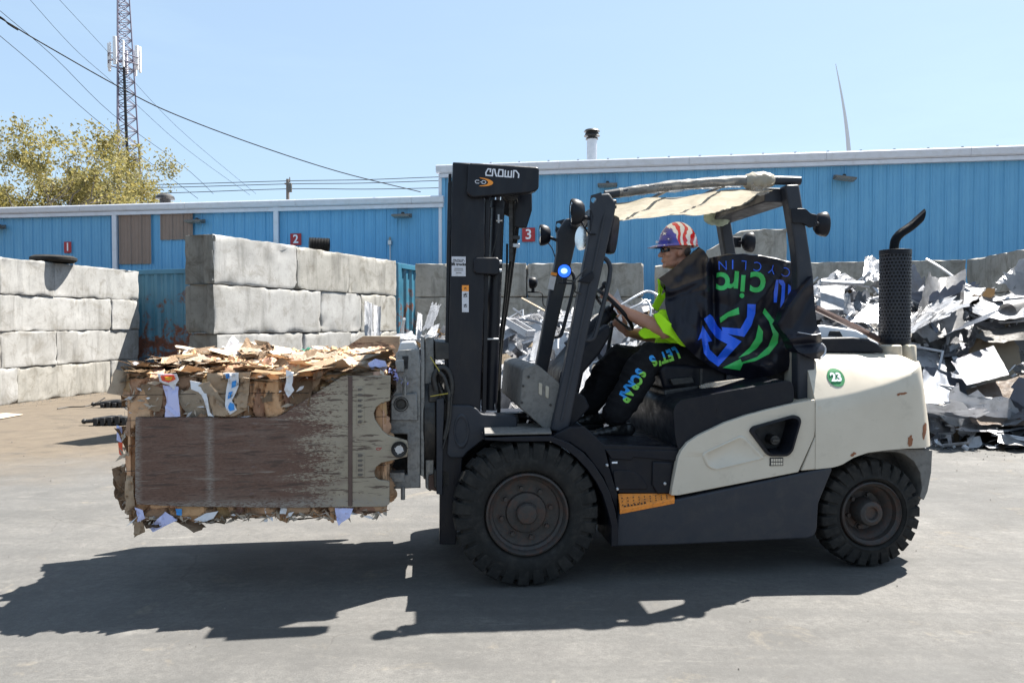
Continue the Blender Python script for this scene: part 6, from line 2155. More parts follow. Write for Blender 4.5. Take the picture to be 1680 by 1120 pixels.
# near hand closed on the knob at the rim
K = kn + en * .055
def hand(wr, knuckle_c, target, side, curl=1.0):
    """side: unit vector across the knuckles (index finger end), fingers wrap round target"""
    fw = (knuckle_c - wr).normalized()
    up = side.cross(fw).normalized()
    # palm
    for k in range(5):
        t = (k - 2) / 2
        limb(bm, [wr + side * t * .018, wr.lerp(knuckle_c, .6) + side * t * .034, knuckle_c + side * t * .036], [.020, .017, .0125], 10)
    lens = (.030, .034, .032, .025)
    for i in range(4):
        off = side * (.034 - i * .0225)
        b = knuckle_c + off
        L = lens[i] * 1.15
        d0 = (fw * .9 + up * .18 + side * (.10 - .07 * i)).normalized()
        p1 = b + d0 * L
        d1 = (fw * .55 - up * .85 + side * (.05 - .05 * i)).normalized()
        p2 = p1 + d1 * L * .8
        d2 = (-fw * .45 - up * .85).normalized()
        p3 = p2 + d2 * L * .62
        limb(bm, [b, p1, p2, p3], [.0115, .0105, .0095, .0078], 10)
    tb = wr.lerp(knuckle_c, .35) + side * .030
    t1 = tb + (side * .5 + fw * .6 - up * .35).normalized() * .040
    t2 = t1 + (fw * .85 - up * .45).normalized() * .032
    t3 = t2 + (fw * .6 - up * .6 - side * .3).normalized() * .024
    limb(bm, [tb, t1, t2, t3], [.017, .0135, .0115, .009], 10)
hand(J['wrN'], fp(1000, 488, .64), K, Vector((.10, .85, .5)).normalized())
hand(J['wrF'], J['wrF'] + Vector((-.07, -.02, .055)), None, Vector((.1, -.85, .35)).normalized())
body = fused('body', bm, .0048, 5, M['skin'], driver)

# shirt: torso, sleeves
bm = BM()
limb(bm, [J['neckb'] + Vector((.0, 0, -.015)), J['chest'] + Vector((0, 0, .02)), J['belly'], (J['hipN'] + J['hipF']) / 2 + Vector((-.02, 0, .02))], [.085, .155, .165, .165], 22, flat=1.15)
for n in ('N', 'F'):
    sh, el = J['sh' + n], J['el' + n]
    limb(bm, [J['chest'] + Vector((0, 0, .09)), sh], [.10, .088])
    limb(bm, [sh, sh.lerp(el, .5), sh.lerp(el, .86)], [.084, .088, .096], ends=False)
def wrinkle(amp, sc, seed):
    def f(me):
        nn = [v.normal.copy() for v in me.vertices]
        for v in me.vertices:
            n = nn[v.index]
            d = noise.noise(Vector((v.co.x * sc, v.co.y * sc, v.co.z * sc * 1.6)) + Vector((seed, 0, 0)))
            d2 = noise.noise(Vector((v.co.x * sc * 2.7, v.co.y * sc * 2.7, v.co.z * sc * 2.0)) + Vector((0, seed, 0)))
            v.co += n * (amp * (1 - abs(d) * 3) * .6 + amp * .4 * d2)
    return f
shirt = fused('shirt', bm, .007, 4, M['lime'], driver, wrinkle(.008, 9, 3))
# reflective band round the near sleeve and torso
def band(c0, c1, r, name, flat=1.0):
    bm = BM(); add_tube(bm, [c0, c0.lerp(c1, .5), c1], r, 26, flat=flat, cap=False); bmesh.ops.solidify(bm, geom=bm.faces[:], thickness=.003); fix(bm)
    part(name, bm, M['reflective'], shirt, TRUCK, smooth=60)
band(J['shN'].lerp(J['elN'], .30), J['shN'].lerp(J['elN'], .62), .1005, 'reflective_band')
band(J['shF'].lerp(J['elF'], .30), J['shF'].lerp(J['elF'], .62), .1005, 'reflective_band')
# loose shirt front lying on the lap, and open sleeve hem
def vis(u, z, v0, v):
    """same line of sight as (u, z) on the plane v0, but standing at depth v"""
    p = TRUCK @ Vector((u, v0, z)) - Vector((0, 0, CAM_H))
    q = TRUCK_I @ Vector((0, 0, CAM_H)); a = Vector((u, v0, z))
    return q + (a - q) * ((v - q.y) / (a.y - q.y))
def cloth_patch(name, outline, vfun, mat, parent, step=.02, thick=.004, seed=0.0, amp=.01, root=driver):
    bm = BM()
    P = pxpoly(outline, VC)
    tri = tessellate_polygon([P])
    vs = [bm.verts.new((p.x, 0, p.z)) for p in P]
    for t in tri:
        try: bm.faces.new([vs[i] for i in t])
        except ValueError: pass
    us = [p.x for p in P]; zs = [p.z for p in P]
    grid_cut(bm, 0, min(us), max(us), step); grid_cut(bm, 2, min(zs), max(zs), step)
    for v in bm.verts:
        v.co = vis(v.co.x, v.co.z, VC, vfun(v.co.x, v.co.z))
    bmesh.ops.recalc_face_normals(bm, faces=bm.faces)
    bmesh.ops.solidify(bm, geom=bm.faces[:], thickness=thick)
    return part(name, bm, mat, parent, TRUCK, smooth=70)
lap_u = fp(1050, 545, VC)
cloth_patch('shirt_front', [(1047, 546), (1051, 540), (1056, 538), (1075, 543), (1100, 548), (1120, 556), (1120, 565), (1098, 561), (1088, 556), (1084, 553), (1056, 556), (1050, 552)],
            lambda u, z: .50 + .02 * noise.noise(Vector((u * 14, z * 9, 2))), M['lime'], shirt, thick=.02)
cloth_patch('sleeve_hem', [(1071, 516), (1079, 513), (1101, 532), (1126, 552), (1123, 569), (1118, 567), (1104, 556), (1088, 545), (1078, 531)],
            lambda u, z: .372 + .015 * noise.noise(Vector((u * 20, z * 12, 5))), M['lime'], shirt, thick=.02)
cloth_patch('shirt_collar', [(1080, 458), (1089, 461), (1084, 486), (1092, 480), (1091, 497), (1077, 510), (1069, 503), (1079, 484)],
            lambda u, z: .60 + .02 * noise.noise(Vector((u * 20, z * 12, 8))), M['lime'], shirt, thick=.02)

# trousers
bm = BM()
for n in ('N', 'F'):
    h, k, a = J['hip' + n], J['knee' + n], J['ank' + n]
    limb(bm, [h + Vector((.02, 0, 0)), h.lerp(k, .45), k + Vector((.012, 0, -.012)), k.lerp(a, .22), k.lerp(a, .55), a + Vector((.0, 0, .045))], [.135, .118, .110, .110, .104, .090], 22)
limb(bm, [J['hipN'] + Vector((.03, 0, .03)), J['hipF'] + Vector((.03, 0, .03))], [.14, .14])
def trouser_folds(me):
    nn = [v.normal.copy() for v in me.vertices]
    for v in me.vertices:
        n = nn[v.index]
        co = v.co
        d = noise.noise(Vector((co.x * 6, co.y * 6, co.z * 6)))
        d2 = noise.noise(Vector((co.x * 16, co.y * 10, co.z * 20)) + Vector((4, 0, 0)))
        v.co += n * (.013 * (.5 - abs(d) * 2) + .006 * (.5 - abs(d2) * 2))
trousers = fused('trousers', bm, .008, 4, M['trouser'], driver, trouser_folds)
# shoes
def shoe(ank, toe, hgt=.085):
    bm = BM()
    d = (toe - ank); d.z = 0; L = d.length; d.normalize(); sd = Vector((0, 0, 1)).cross(d)
    zf = toe.z
    heel = ank - d * .07; heel.z = zf
    for t, w, h in ((0.0, .036, .075), (.18, .040, .085), (.36, .041, .078), (.55, .046, .056), (.75, .048, .045), (.92, .040, .036), (1.0, .028, .028)):
        c = heel + d * (t * (L + .07))
        ellipsoid(bm, c + Vector((0, 0, h * .5)), (.05, w, h * .62), Matrix.Rotation(math.atan2(d.y, d.x), 4, 'Z'), seg=14)
    limb(bm, [Vector((ank.x, ank.y, zf + .06)), Vector((ank.x + .01, ank.y, zf + .14))], [.045, .048], 14)
    for v in bm.verts: v.co.z = max(v.co.z, zf)
    o = fused('shoe', bm, .006, 3, M['shoe'], driver)
    bm = BM()
    pts = []
    N = 22
    prof = []
    for i in range(N):
        t = i / (N - 1)
        w = .045 * (math.sin(math.pi * min(1, t * .93 + .05)) ** .45) * (1 if t > .4 else .88)
        prof.append((t, w))
    outl = [heel + d * ((L + .10) * t - .02) + sd * w for t, w in prof] + [heel + d * ((L + .10) * t - .02) - sd * w for t, w in reversed(prof)]
    add_poly(bm, [Vector((p.x, p.y, zf - .022)) for p in outl], (0, 0, .026)); fix(bm)
    part('sole', bm, M['black'], o, TRUCK, bevel=.004)
    bm = BM()
    for k in range(4):
        c = heel + d * (L * (.50 + .08 * k)) + Vector((0, 0, .078 - .011 * k))
        add_cyl(bm, c - sd * .026, c + sd * .026, .003, seg=5)
    part('laces', bm, M['grime'], o, TRUCK)
zfloor = fp(990, 728, .4).z + .03
a = J['ankN']; shoe(Vector((a.x + .02, a.y, zfloor)), Vector((fp(970, 700, .55).x, .54, zfloor)))
a = J['ankF']; zf2 = zfloor + .03; shoe(Vector((a.x + .02, a.y, zf2)), Vector((fp(930, 690, .86).x, .86, zf2)))
bm = BM(); q = fp(952, 700, .86); add_box(bm, (q.x - .10, .78, zf2 - .055), (q.x + .12, .98, zf2 - .025)); add_box(bm, (q.x - .02, .80, zfloor - .05), (q.x + .06, .96, zf2 - .04)); TP('foot_pedal', bm, M['grime'], bevel=.004)

# lettering on the near leg
leg_tree = bvh_of(trousers)
def to_driver(bm_world_truck):
    return bm_world_truck
M['print_blue'] = worn('cyan_blue_print', (.02, .27, .72), (.03, .34, .8), .6, scale=9)
M['print_lime'] = worn('green_print', (.22, .62, .08), (.3, .7, .1), .6, scale=9)
dr_off = WM[driver.name].inverted() @ TRUCK
path = [(1112, 578, 'L'), (1101, 582, 'E'), (1090, 585.5, 'T'), (1082, 589, "'"), (1072, 591, 'S'), (1051, 611, 'S'), (1045, 622, 'C'), (1038.5, 632.5, 'R'), (1031, 643, 'A'), (1025.5, 653, 'P')]
for i, (x, y, ch) in enumerate(path):
    c = fp(x, y, .44)
    j0, j1 = (0, 4) if i < 5 else (5, 9)
    pa, pb = fp(path[j0][0], path[j0][1], .44), fp(path[j1][0], path[j1][1], .44)
    d = (pb - pa); d.y = 0; d.normalize()
    if i == 4: d = (d + Vector((-.2, 0, -.5))).normalized()
    up = Vector((-d.z, 0, d.x))
    if up.z > 0 and i < 5: pass
    t = text_bm(ch, .100, .0055)
    ylo = min(v.co.y for v in t.verts); yhi = max(v.co.y for v in t.verts)
    bmesh.ops.triangulate(t, faces=t.faces)
    ymid = 0.0
    bmesh.ops.bisect_plane(t, geom=t.verts[:] + t.edges[:] + t.faces[:], plane_co=(0, .004, 0), plane_no=(.35, 1, 0))
    for f in t.faces: f.material_index = 1 if (f.calc_center_median().x * .35 + f.calc_center_median().y - .004) > 0 else 0
    t.transform(Matrix.Diagonal((.72, 1, 1, 1)))
    t.transform(facing((c.x, 0, c.z), d, Vector((d.z * -1, 0, d.x)) * -1 if False else Vector((-d.z, 0, d.x)) if False else up))
    us = [v.co.x for v in t.verts]; zs = [v.co.z for v in t.verts]
    grid_cut(t, 0, min(us), max(us), .009); grid_cut(t, 2, min(zs), max(zs), .009)
    t.transform(dr_off); 
    for v in t.verts: v.co.y = 0
    drape(t, leg_tree, .0035, -1.5, 0.0); orient_out(t)
    me = bpy.data.meshes.new('leg_letter'); t.to_mesh(me); t.free(); me.materials.append(M['print_blue']); me.materials.append(M['print_lime'])
    o = bpy.data.objects.new('leg_letter', me); link(o, trousers, IDENT)

# hard hat
def helmet_mat():
    m, nt, b = base_mat('flag_helmet_print')
    tc = nt.nodes.new('ShaderNodeTexCoord'); mp = nt.nodes.new('ShaderNodeMapping')
    cl = WM[driver.name].inverted() @ TRUCK @ HC
    mp.inputs['Location'].default_value = (-cl.x, -cl.y, -cl.z)
    nt.links.new(tc.outputs['Object'], mp.inputs['Vector'])
    nz = nt.nodes.new('ShaderNodeTexNoise'); nz.inputs['Scale'].default_value = 11; nz.inputs['Detail'].default_value = 2
    nt.links.new(mp.outputs['Vector'], nz.inputs['Vector'])
    ad = nt.nodes.new('ShaderNodeVectorMath'); ad.operation = 'MULTIPLY_ADD'
    sb = nt.nodes.new('ShaderNodeVectorMath'); sb.operation = 'SUBTRACT'; sb.inputs[1].default_value = (.5, .5, .5)
    nt.links.new(nz.outputs['Color'], sb.inputs[0])
    nt.links.new(sb.outputs[0], ad.inputs[0]); ad.inputs[1].default_value = (.10, .10, .10); nt.links.new(mp.outputs['Vector'], ad.inputs[2])
    sp = nt.nodes.new('ShaderNodeSeparateXYZ'); nt.links.new(ad.outputs[0], sp.inputs[0])
    sn = nt.nodes.new('ShaderNodeMath'); sn.operation = 'MULTIPLY'; sn.inputs[1].default_value = 118
    nt.links.new(sp.outputs['X'], sn.inputs[0])
    s2 = nt.nodes.new('ShaderNodeMath'); s2.operation = 'SINE'; nt.links.new(sn.outputs[0], s2.inputs[0])
    stripes = mixc(nt, mrange(nt, s2.outputs[0], -.12, .05), (.62, .015, .02), (.78, .78, .80))
    # thin black outline between stripes
    ab = nt.nodes.new('ShaderNodeMath'); ab.operation = 'ABSOLUTE'; nt.links.new(s2.outputs[0], ab.inputs[0])
    stripes = mixc(nt, mrange(nt, ab.outputs[0], 0.0, .10, .7, 0), stripes, (.05, .02, .03))
    blue = mixc(nt, mrange(nt, nz.outputs['Fac'], .4, .6), (.03, .04, .42), (.015, .02, .22))
    dx = nt.nodes.new('ShaderNodeMath'); dx.operation = 'MULTIPLY_ADD'; dx.inputs[1].default_value = .30
    nt.links.new(sp.outputs['Z'], dx.inputs[0]); nt.links.new(sp.outputs['X'], dx.inputs[2])
    c = mixc(nt, mrange(nt, dx.outputs[0], -.012, -.006), blue, stripes)
    nt.links.new(c, b.inputs['Base Color']); b.inputs['Roughness'].default_value = .22; b.inputs['Coat Weight'].default_value = .5; b.inputs['Coat Roughness'].default_value = .1
    return m
M['helmet'] = helmet_mat()
HH = fp(1112, 402, VC)
bm = BM(); rings = []
nr, ns = 26, 64
for i in range(nr + 1):
    ph = (math.pi / 2) * i / nr
    ring = []
    for k in range(ns):
        a = 2 * math.pi * k / ns
        x = math.cos(a) * .137 * math.cos(ph); y = math.sin(a) * .112 * math.cos(ph); z = .155 * math.sin(ph) ** 1.0
        rib = .004 * math.exp(-(y / .018) ** 2) * math.sin(ph)
        z += rib
        if i == nr: x = y = 0
        ring.append(HH + Vector((x, y, z)))
    rings.append(ring)
brim = []
for (ex, dz) in ((.022, -.012), (.012, -.004)):
    ring = []
    for k in range(ns):
        a = 2 * math.pi * k / ns
        front = max(0, -math.cos(a)) ** 2.2
        r = 1 + ex * (.35 + 3.0 * front) / .13
        ring.append(HH + Vector((math.cos(a) * .137 * r, math.sin(a) * .112 * (1 + ex * .35 / .1), dz * (1 + front * .8))))
    brim.append(ring)
allr = brim + rings
V = [[bm.verts.new(p) for p in r] for r in allr[:-1]] + [[bm.verts.new(allr[-1][0])]]
for a, b in zip(V[:-1], V[1:]):
    for k in range(ns):
        j = (k + 1) % ns
        if len(b) == 1: bm.faces.new((a[k], a[j], b[0]))
        else: bm.faces.new((a[k], a[j], b[j], b[k]))
fix(bm)
bmesh.ops.solidify(bm, geom=bm.faces[:], thickness=.003)
hat = part('hard_hat', bm, M['helmet'], driver, TRUCK, smooth=50)
hat_tree = bvh_of(hat)
for (x, y, s) in ((1087, 394, .014), (1096, 381, .013), (1104, 372, .007), (1093, 401, .007), (1082, 403, .006), (1100, 391, .006)):
    c = fp(x, y, .60)
    bm = BM(); vs = []
    for k in range(10):
        r_ = s if k % 2 == 0 else s * .42
        a = math.pi / 2 + k * math.pi / 5
        vs.append(bm.verts.new((c.x + math.cos(a) * r_, 0, c.z + math.sin(a) * r_)))
    ctr_ = bm.verts.new((c.x, 0, c.z))
    for k in range(10): bm.faces.new((vs[k], vs[(k + 1) % 10], ctr_))
    bm.transform(dr_off)
    for v in bm.verts: v.co.y = 0
    drape(bm, hat_tree, .0012, -1.5, 0); orient_out(bm)
    me = bpy.data.meshes.new('star'); bm.to_mesh(me); bm.free(); me.materials.append(M['print_white'])
    o = bpy.data.objects.new('star', me); link(o, hat, IDENT)
# sunglasses
M['glass_dark'] = worn('sunglass_lens', (.01, .01, .012), None, .08, coat=.6)
bm = BM()
for s in (-1, 1):
    g_ = []
    for i in range(7):
        row = []
        for j in range(5):
            t = i / 6; w = (j / 4 - .5)
            ang = s * (.10 + t * .95)
            p = hf(.020 + .082 * math.cos(ang), .070 * math.sin(ang) * 1.08, .000 + w * .036 * (1 - .35 * t) - .001)
            row.append(bm.verts.new(p))
        g_.append(row)
    for i in range(6):
        for j in range(4): bm.faces.new((g_[i][j], g_[i + 1][j], g_[i + 1][j + 1], g_[i][j + 1]))
bmesh.ops.solidify(bm, geom=bm.faces[:], thickness=.003)
gl = part('sunglasses', bm, M['glass_dark'], driver, TRUCK)
bm = BM()
for s in (-1, 1):
    bm = BM(); add_tube(bm, [hf(.055, s * .073, .008), hf(.02, s * .081, .006), hf(-.02, s * .082, .002)], .003, 6)
    part('temple_arm', bm, M['black'], gl, TRUCK)
bm = BM(); add_tube(bm, [hf(.104, -.01, .006), hf(.106, 0, .008), hf(.104, .01, .006)], .003, 6)
part('nose_bridge', bm, M['black'], gl, TRUCK)
# short hair at nape and temple
bm = BM(); ellipsoid(bm, hf(-.055, 0, -.005), (.050, .072, .045), seg=24)
part('hair', bm, M['beard'], driver, TRUCK, smooth=60)

# ================================================================== THE BANNER draped over seat, driver's shoulder and post
def satin():
    m, nt, b = base_mat('black_satin')
    v = coords(nt, jitter=False)
    f = noise_n(nt, v, 5, 4, .6)
    c = mixc(nt, mrange(nt, f, .3, .7), (.005, .0055, .011), (.009, .0095, .017))
    nt.links.new(c, b.inputs['Base Color']); b.inputs['Roughness'].default_value = .40
    b.inputs['Specular IOR Level'].default_value = .28
    bump(nt, b, noise_n(nt, coords(nt, jitter=False), 26, 5, .6, .6), .14, .01)
    return m
M['satin'] = satin()
banner = thing('cloth_banner', 'crumpled black banner hung upside down over the seat and wrapped on the rear post', 'banner', tuple(fp(1230, 610, .4)), TRUCK)
PXM = .0041
def pxu(x, y=500): return fp(x, y, .38)
def uv_px(u, z, v0=.38):
    """approximate photo pixel of a truck point on v = .38 (for laying out folds)"""
    p = TRUCK @ Vector((u, v0, z)) - Vector((0, 0, CAM_H))
    c, s = math.cos(PITCH), math.sin(PITCH)
    dpt = p.y * c - p.z * s
    return 840 + p.x / dpt * FPX, 560 - (p.z * c + p.y * s) / dpt * FPX
def fold(d, w): return math.exp(-(d / w) ** 2)
def seg_d(x, y, x0, y0, x1, y1):
    vx, vy = x1 - x0, y1 - y0
    t = max(0, min(1, ((x - x0) * vx + (y - y0) * vy) / (vx * vx + vy * vy)))
    return math.hypot(x - x0 - vx * t, y - y0 - vy * t)
def banner_v(u, z):
    x, y = uv_px(u, z)
    v = .385
    # driver's shoulder pushes the cape outwards; it leans back up to the collar
    v -= .055 * math.exp(-((x - 1128) / 32) ** 2 - ((y - 510) / 48) ** 2)
    if x < 1185:
        k = max(0, min(1, (1185 - x) / 40))
        v += k * .17 * max(0, (478 - y) / 70) ** 1.1
    v -= .075 * math.exp(-((x - 1122) / 26) ** 2 - ((y - 552) / 28) ** 2)
    # deep valley between cape and logo panel, ridges fanning from the shoulder
    v += .055 * fold(seg_d(x, y, 1168, 425, 1172, 560), 7)
    v -= .045 * fold(seg_d(x, y, 1160, 430, 1158, 590), 6)
    v -= .018 * fold(seg_d(x, y, 1150, 412, 1095, 470), 7)
    v -= .022 * fold(seg_d(x, y, 1100, 478, 1160, 452), 5)
    v += .018 * fold(seg_d(x, y, 1098, 488, 1158, 466), 5)
    v -= .018 * fold(seg_d(x, y, 1150, 470, 1140, 560), 6)
    v += .014 * fold(seg_d(x, y, 1130, 480, 1120, 550), 6)
    # slack folds in the lower hem, pull lines to the post
    v -= .022 * fold(seg_d(x, y, 1170, 560, 1270, 612), 9)
    v += .020 * fold(seg_d(x, y, 1180, 590, 1290, 560), 8)
    v -= .020 * fold(seg_d(x, y, 1300, 430, 1238, 500), 7)
    v += .014 * fold(seg_d(x, y, 1300, 450, 1250, 520), 7)
    v -= .016 * fold(seg_d(x, y, 1305, 520, 1270, 600), 7)
    v -= .014 * fold(seg_d(x, y, 1200, 430, 1190, 520), 8)
    v += .022 * noise.noise(Vector((u * 4.0, z * 3.2, 1.5))) + .022 * (.5 - abs(noise.noise(Vector((u * 7, z * 6, 7))) * 2)) + .004 * noise.noise(Vector((u * 22, z * 18, 3)))
    # hem turns in under
    if y > 600: v += .0016 * (y - 600)
    return v
OUT = [(1080, 457), (1092, 449), (1108, 437), (1124, 423), (1136, 414), (1148, 406), (1156, 412), (1163, 424), (1180, 421), (1200, 418.5), (1225, 418), (1250, 420), (1280, 426), (1304, 433), (1311, 445), (1314, 520), (1312, 602), (1290, 608), (1262, 617), (1230, 622), (1205, 617), (1188, 612), (1165, 601), (1142, 585), (1126, 570), (1112, 552), (1102, 536), (1094, 515), (1091, 498), (1092, 470), (1086, 462)]
def bpos(u, z, lift=0.0):
    x, y = uv_px(u, z)
    return fp(x, y, banner_v(u, z) - lift)
def banner_sheet():
    bm = BM()
    P = pxpoly(OUT, .38)
    vs = [bm.verts.new((p.x, 0, p.z)) for p in P]
    for t in tessellate_polygon([P]):
        try: bm.faces.new([vs[i] for i in t])
        except ValueError: pass
    us = [p.x for p in P]; zs = [p.z for p in P]
    grid_cut(bm, 0, min(us), max(us), .0105); grid_cut(bm, 2, min(zs), max(zs), .0105)
    bmesh.ops.remove_doubles(bm, verts=bm.verts, dist=.0004)
    edge = set(v for e in bm.edges if e.is_boundary for v in e.verts)
    PX = {v: uv_px(v.co.x, v.co.z) for v in bm.verts}
    for v in bm.verts: v.co = bpos(v.co.x, v.co.z)
    # turn the cloth over the shoulder / seat back: carry the top edge to the far side
    top = [e for e in bm.edges if e.is_boundary and all(PX[w][1] < 462 and PX[w][0] < 1312 for w in e.verts)]
    cur = top
    for stp in range(9):
        r = bmesh.ops.extrude_edge_only(bm, edges=cur)
        nv = [g for g in r['geom'] if isinstance(g, bmesh.types.BMVert)]
        cur = [g for g in r['geom'] if isinstance(g, bmesh.types.BMEdge) and all(w in nv for w in g.verts)]
        for w in nv:
            x, y = uv_px(w.co.x, w.co.z)
            w.co.y += .012 + .011 * stp if stp < 3 else .07
            if x < 1165:
                w.co.x += .006 * (stp + 1); w.co.z -= .002 * stp * stp
            else:
                w.co.z += (.006 if stp < 2 else -.004 * stp) + .006 * noise.noise(Vector((w.co.x * 12, stp * .6, 0)))
    bmesh.ops.recalc_face_normals(bm, faces=bm.faces)
    return part('draped_sheet', bm, M['satin'], banner, TRUCK, smooth=80)
bs = banner_sheet()
# the end knotted round the rear post
WR = [(1333, 452), (1336, 492), (1340, 530), (1347, 548), (1349, 562), (1354, 572), (1355, 582), (1346, 590), (1333, 588), (1309, 577), (1296, 560), (1291, 552), (1274, 532), (1288, 508), (1303, 489), (1320, 468)]
def wrap_v(u, z):
    x, y = uv_px(u, z, .12)
    v = .105
    v += .05 * max(0, (470 - y) / 40)
    v += .06 * max(0, (1300 - x) / 26) ** 1.3 + .05 * max(0, (x - 1340) / 15)
    v -= .016 * fold(seg_d(x, y, 1333, 455, 1280, 530), 6)
    v += .016 * fold(seg_d(x, y, 1334, 480, 1300, 540), 6)
    v -= .022 * fold(seg_d(x, y, 1345, 548, 1296, 556), 6)
    v += .022 * fold(seg_d(x, y, 1350, 562, 1300, 566), 4)
    v -= .018 * fold(seg_d(x, y, 1355, 576, 1320, 580), 6)
    v += .012 * noise.noise(Vector((u * 10, z * 8, 4)))
    return v
def wrap():
    bm = BM()
    P = pxpoly(WR, .12)
    vs = [bm.verts.new((p.x, 0, p.z)) for p in P]
    for t in tessellate_polygon([P]):
        try: bm.faces.new([vs[i] for i in t])
        except ValueError: pass
    us = [p.x for p in P]; zs = [p.z for p in P]
    grid_cut(bm, 0, min(us), max(us), .011); grid_cut(bm, 2, min(zs), max(zs), .011)
    bmesh.ops.remove_doubles(bm, verts=bm.verts, dist=.0004)
    for v in bm.verts:
        x, y = uv_px(v.co.x, v.co.z, .12); v.co = fp(x, y, wrap_v(v.co.x, v.co.z))
    cur = [e for e in bm.edges if e.is_boundary]
    mid = sum((w.co for w in bm.verts), Vector()) / len(bm.verts)
    for stp in range(5):
        r = bmesh.ops.extrude_edge_only(bm, edges=cur)
        nv = [g for g in r['geom'] if isinstance(g, bmesh.types.BMVert)]
        cur = [g for g in r['geom'] if isinstance(g, bmesh.types.BMEdge) and all(w in nv for w in g.verts)]
        for w in nv: w.co.x += (mid.x - w.co.x) * .06; w.co.y += .012 + .008 * stp; w.co.z += .004 * noise.noise(w.co * 20)
    bmesh.ops.recalc_face_normals(bm, faces=bm.faces)
    return part('post_wrap', bm, M['satin'], banner, TRUCK, smooth=80)
bw = wrap()
bm = BM(); add_tube(bm, smooth_path([fp(x, y, v) for x, y, v in ((1309, 545, .085), (1322, 547, .078), (1334, 549, .082), (1346, 547, .09))], 4), .006, 6, flat=.4)
add_tube(bm, smooth_path([fp(x, y, v) for x, y, v in ((1348, 563, .09), (1354, 570, .10), (1353, 580, .10), (1347, 587, .09))], 4), .007, 6, flat=.5)
part('hem_seam', bm, M['print_white'], bw, TRUCK, smooth=60)

M['bn_blue'] = worn('banner_blue_ink', (.02, .12, .78), (.025, .15, .9), .38, scale=8)
M['bn_green'] = worn('banner_green_ink', (.035, .45, .10), (.05, .55, .13), .42, scale=8)
def ink(name, polys, mat, lift=.004):
    bm = BM()
    for pts in polys:
        P = pxpoly(pts, .38)
        vs = [bm.verts.new((p.x, 0, p.z)) for p in P]
        for t in tessellate_polygon([P]):
            try: bm.faces.new([vs[i] for i in t])
            except ValueError: pass
    us = [v.co.x for v in bm.verts]; zs = [v.co.z for v in bm.verts]
    grid_cut(bm, 0, min(us), max(us), .0105); grid_cut(bm, 2, min(zs), max(zs), .0105)
    for v in bm.verts: v.co = bpos(v.co.x, v.co.z, lift)
    orient_out(bm)
    return part(name, bm, mat, bs, TRUCK, smooth=60)
def z1(pts): return [(1060 + x / 3.294, 280 + y / 3.294) for x, y in pts]
ink('arrow_mark', [z1([(548, 720), (593, 722), (590, 770), (570, 835), (530, 897), (415, 877), (408, 845), (510, 853), (545, 790)])], M['bn_blue'])
ink('arrow_mark', [z1([(312, 800), (345, 775), (362, 790), (385, 838), (412, 866), (516, 922), (390, 1058), (340, 1022), (312, 985), (300, 905), (279, 917), (300, 862), (305, 835), (358, 920), (333, 925), (345, 968), (385, 1006), (440, 937), (380, 905), (340, 850)])], M['bn_blue'])
ink('arrow_mark', [z1([(398, 795), (440, 765), (500, 738), (504, 775), (445, 790), (402, 822)])], M['bn_green'])
ink('arrow_mark', [z1([(608, 832), (632, 868), (628, 920), (600, 958), (556, 990), (498, 1012), (560, 955), (592, 905)])], M['bn_green'])
ink('arrow_mark', [z1([(640, 742), (690, 805), (716, 880), (712, 930), (665, 990), (590, 1028), (524, 1042), (508, 1078), (413, 1064), (510, 1016), (518, 1034), (600, 1006), (660, 950), (686, 885), (665, 815), (630, 768)])], M['bn_green'])
for k, pts in enumerate(([(703, 590), (716, 590), (713, 640), (706, 712), (690, 712), (690, 655)], [(718, 588), (742, 592), (752, 612), (748, 690), (740, 742), (725, 740), (732, 650), (733, 622), (718, 606)], [(768, 612), (782, 625), (786, 700), (772, 714), (765, 700)])):
    ink('stripe_mark', [z1(pts)], M['bn_blue'])
def letter(ch, x, y, size, mat, ang, bold, sx=1.0):
    c = fp(x, y, .38)
    t = text_bm(ch, size, bold)
    cx_ = sum(v.co.x for v in t.verts) / max(1, len(t.verts))
    t.transform(Matrix.Diagonal((sx, 1, 1, 1)))
    a = math.radians(180 + ang)
    t.transform(facing((c.x, 0, c.z), (math.cos(a), 0, math.sin(a)), (-math.sin(a), 0, math.cos(a))))
    bmesh.ops.triangulate(t, faces=t.faces)
    us = [v.co.x for v in t.verts]; zs = [v.co.z for v in t.verts]
    grid_cut(t, 0, min(us), max(us), .0105); grid_cut(t, 2, min(zs), max(zs), .0105)
    for v in t.verts: v.co = bpos(v.co.x, v.co.z, .004)
    orient_out(t)
    part('banner_letter', t, mat, bs, TRUCK, smooth=60)
for ch, x, y, a in (('C', 1290, 446, -20), ('Y', 1267, 441, -14), ('C', 1243, 436.5, -7), ('L', 1221, 434, -3), ('I', 1202, 433, 0), ('N', 1185.5, 434.5, 3)):
    letter(ch, x, y, .088, M['bn_blue'], a, -.0012 if ch != 'I' else 0)
for ch, x, y, sz in (('c', 1243, 468, .27), ('i', 1218.5, 468, .22), ('r', 1203, 463, .23), ('c', 1186, 466, .23)):
    letter(ch, x, y + (1 if ch == 'i' else 0), sz, M['bn_green'], -4, .0045)
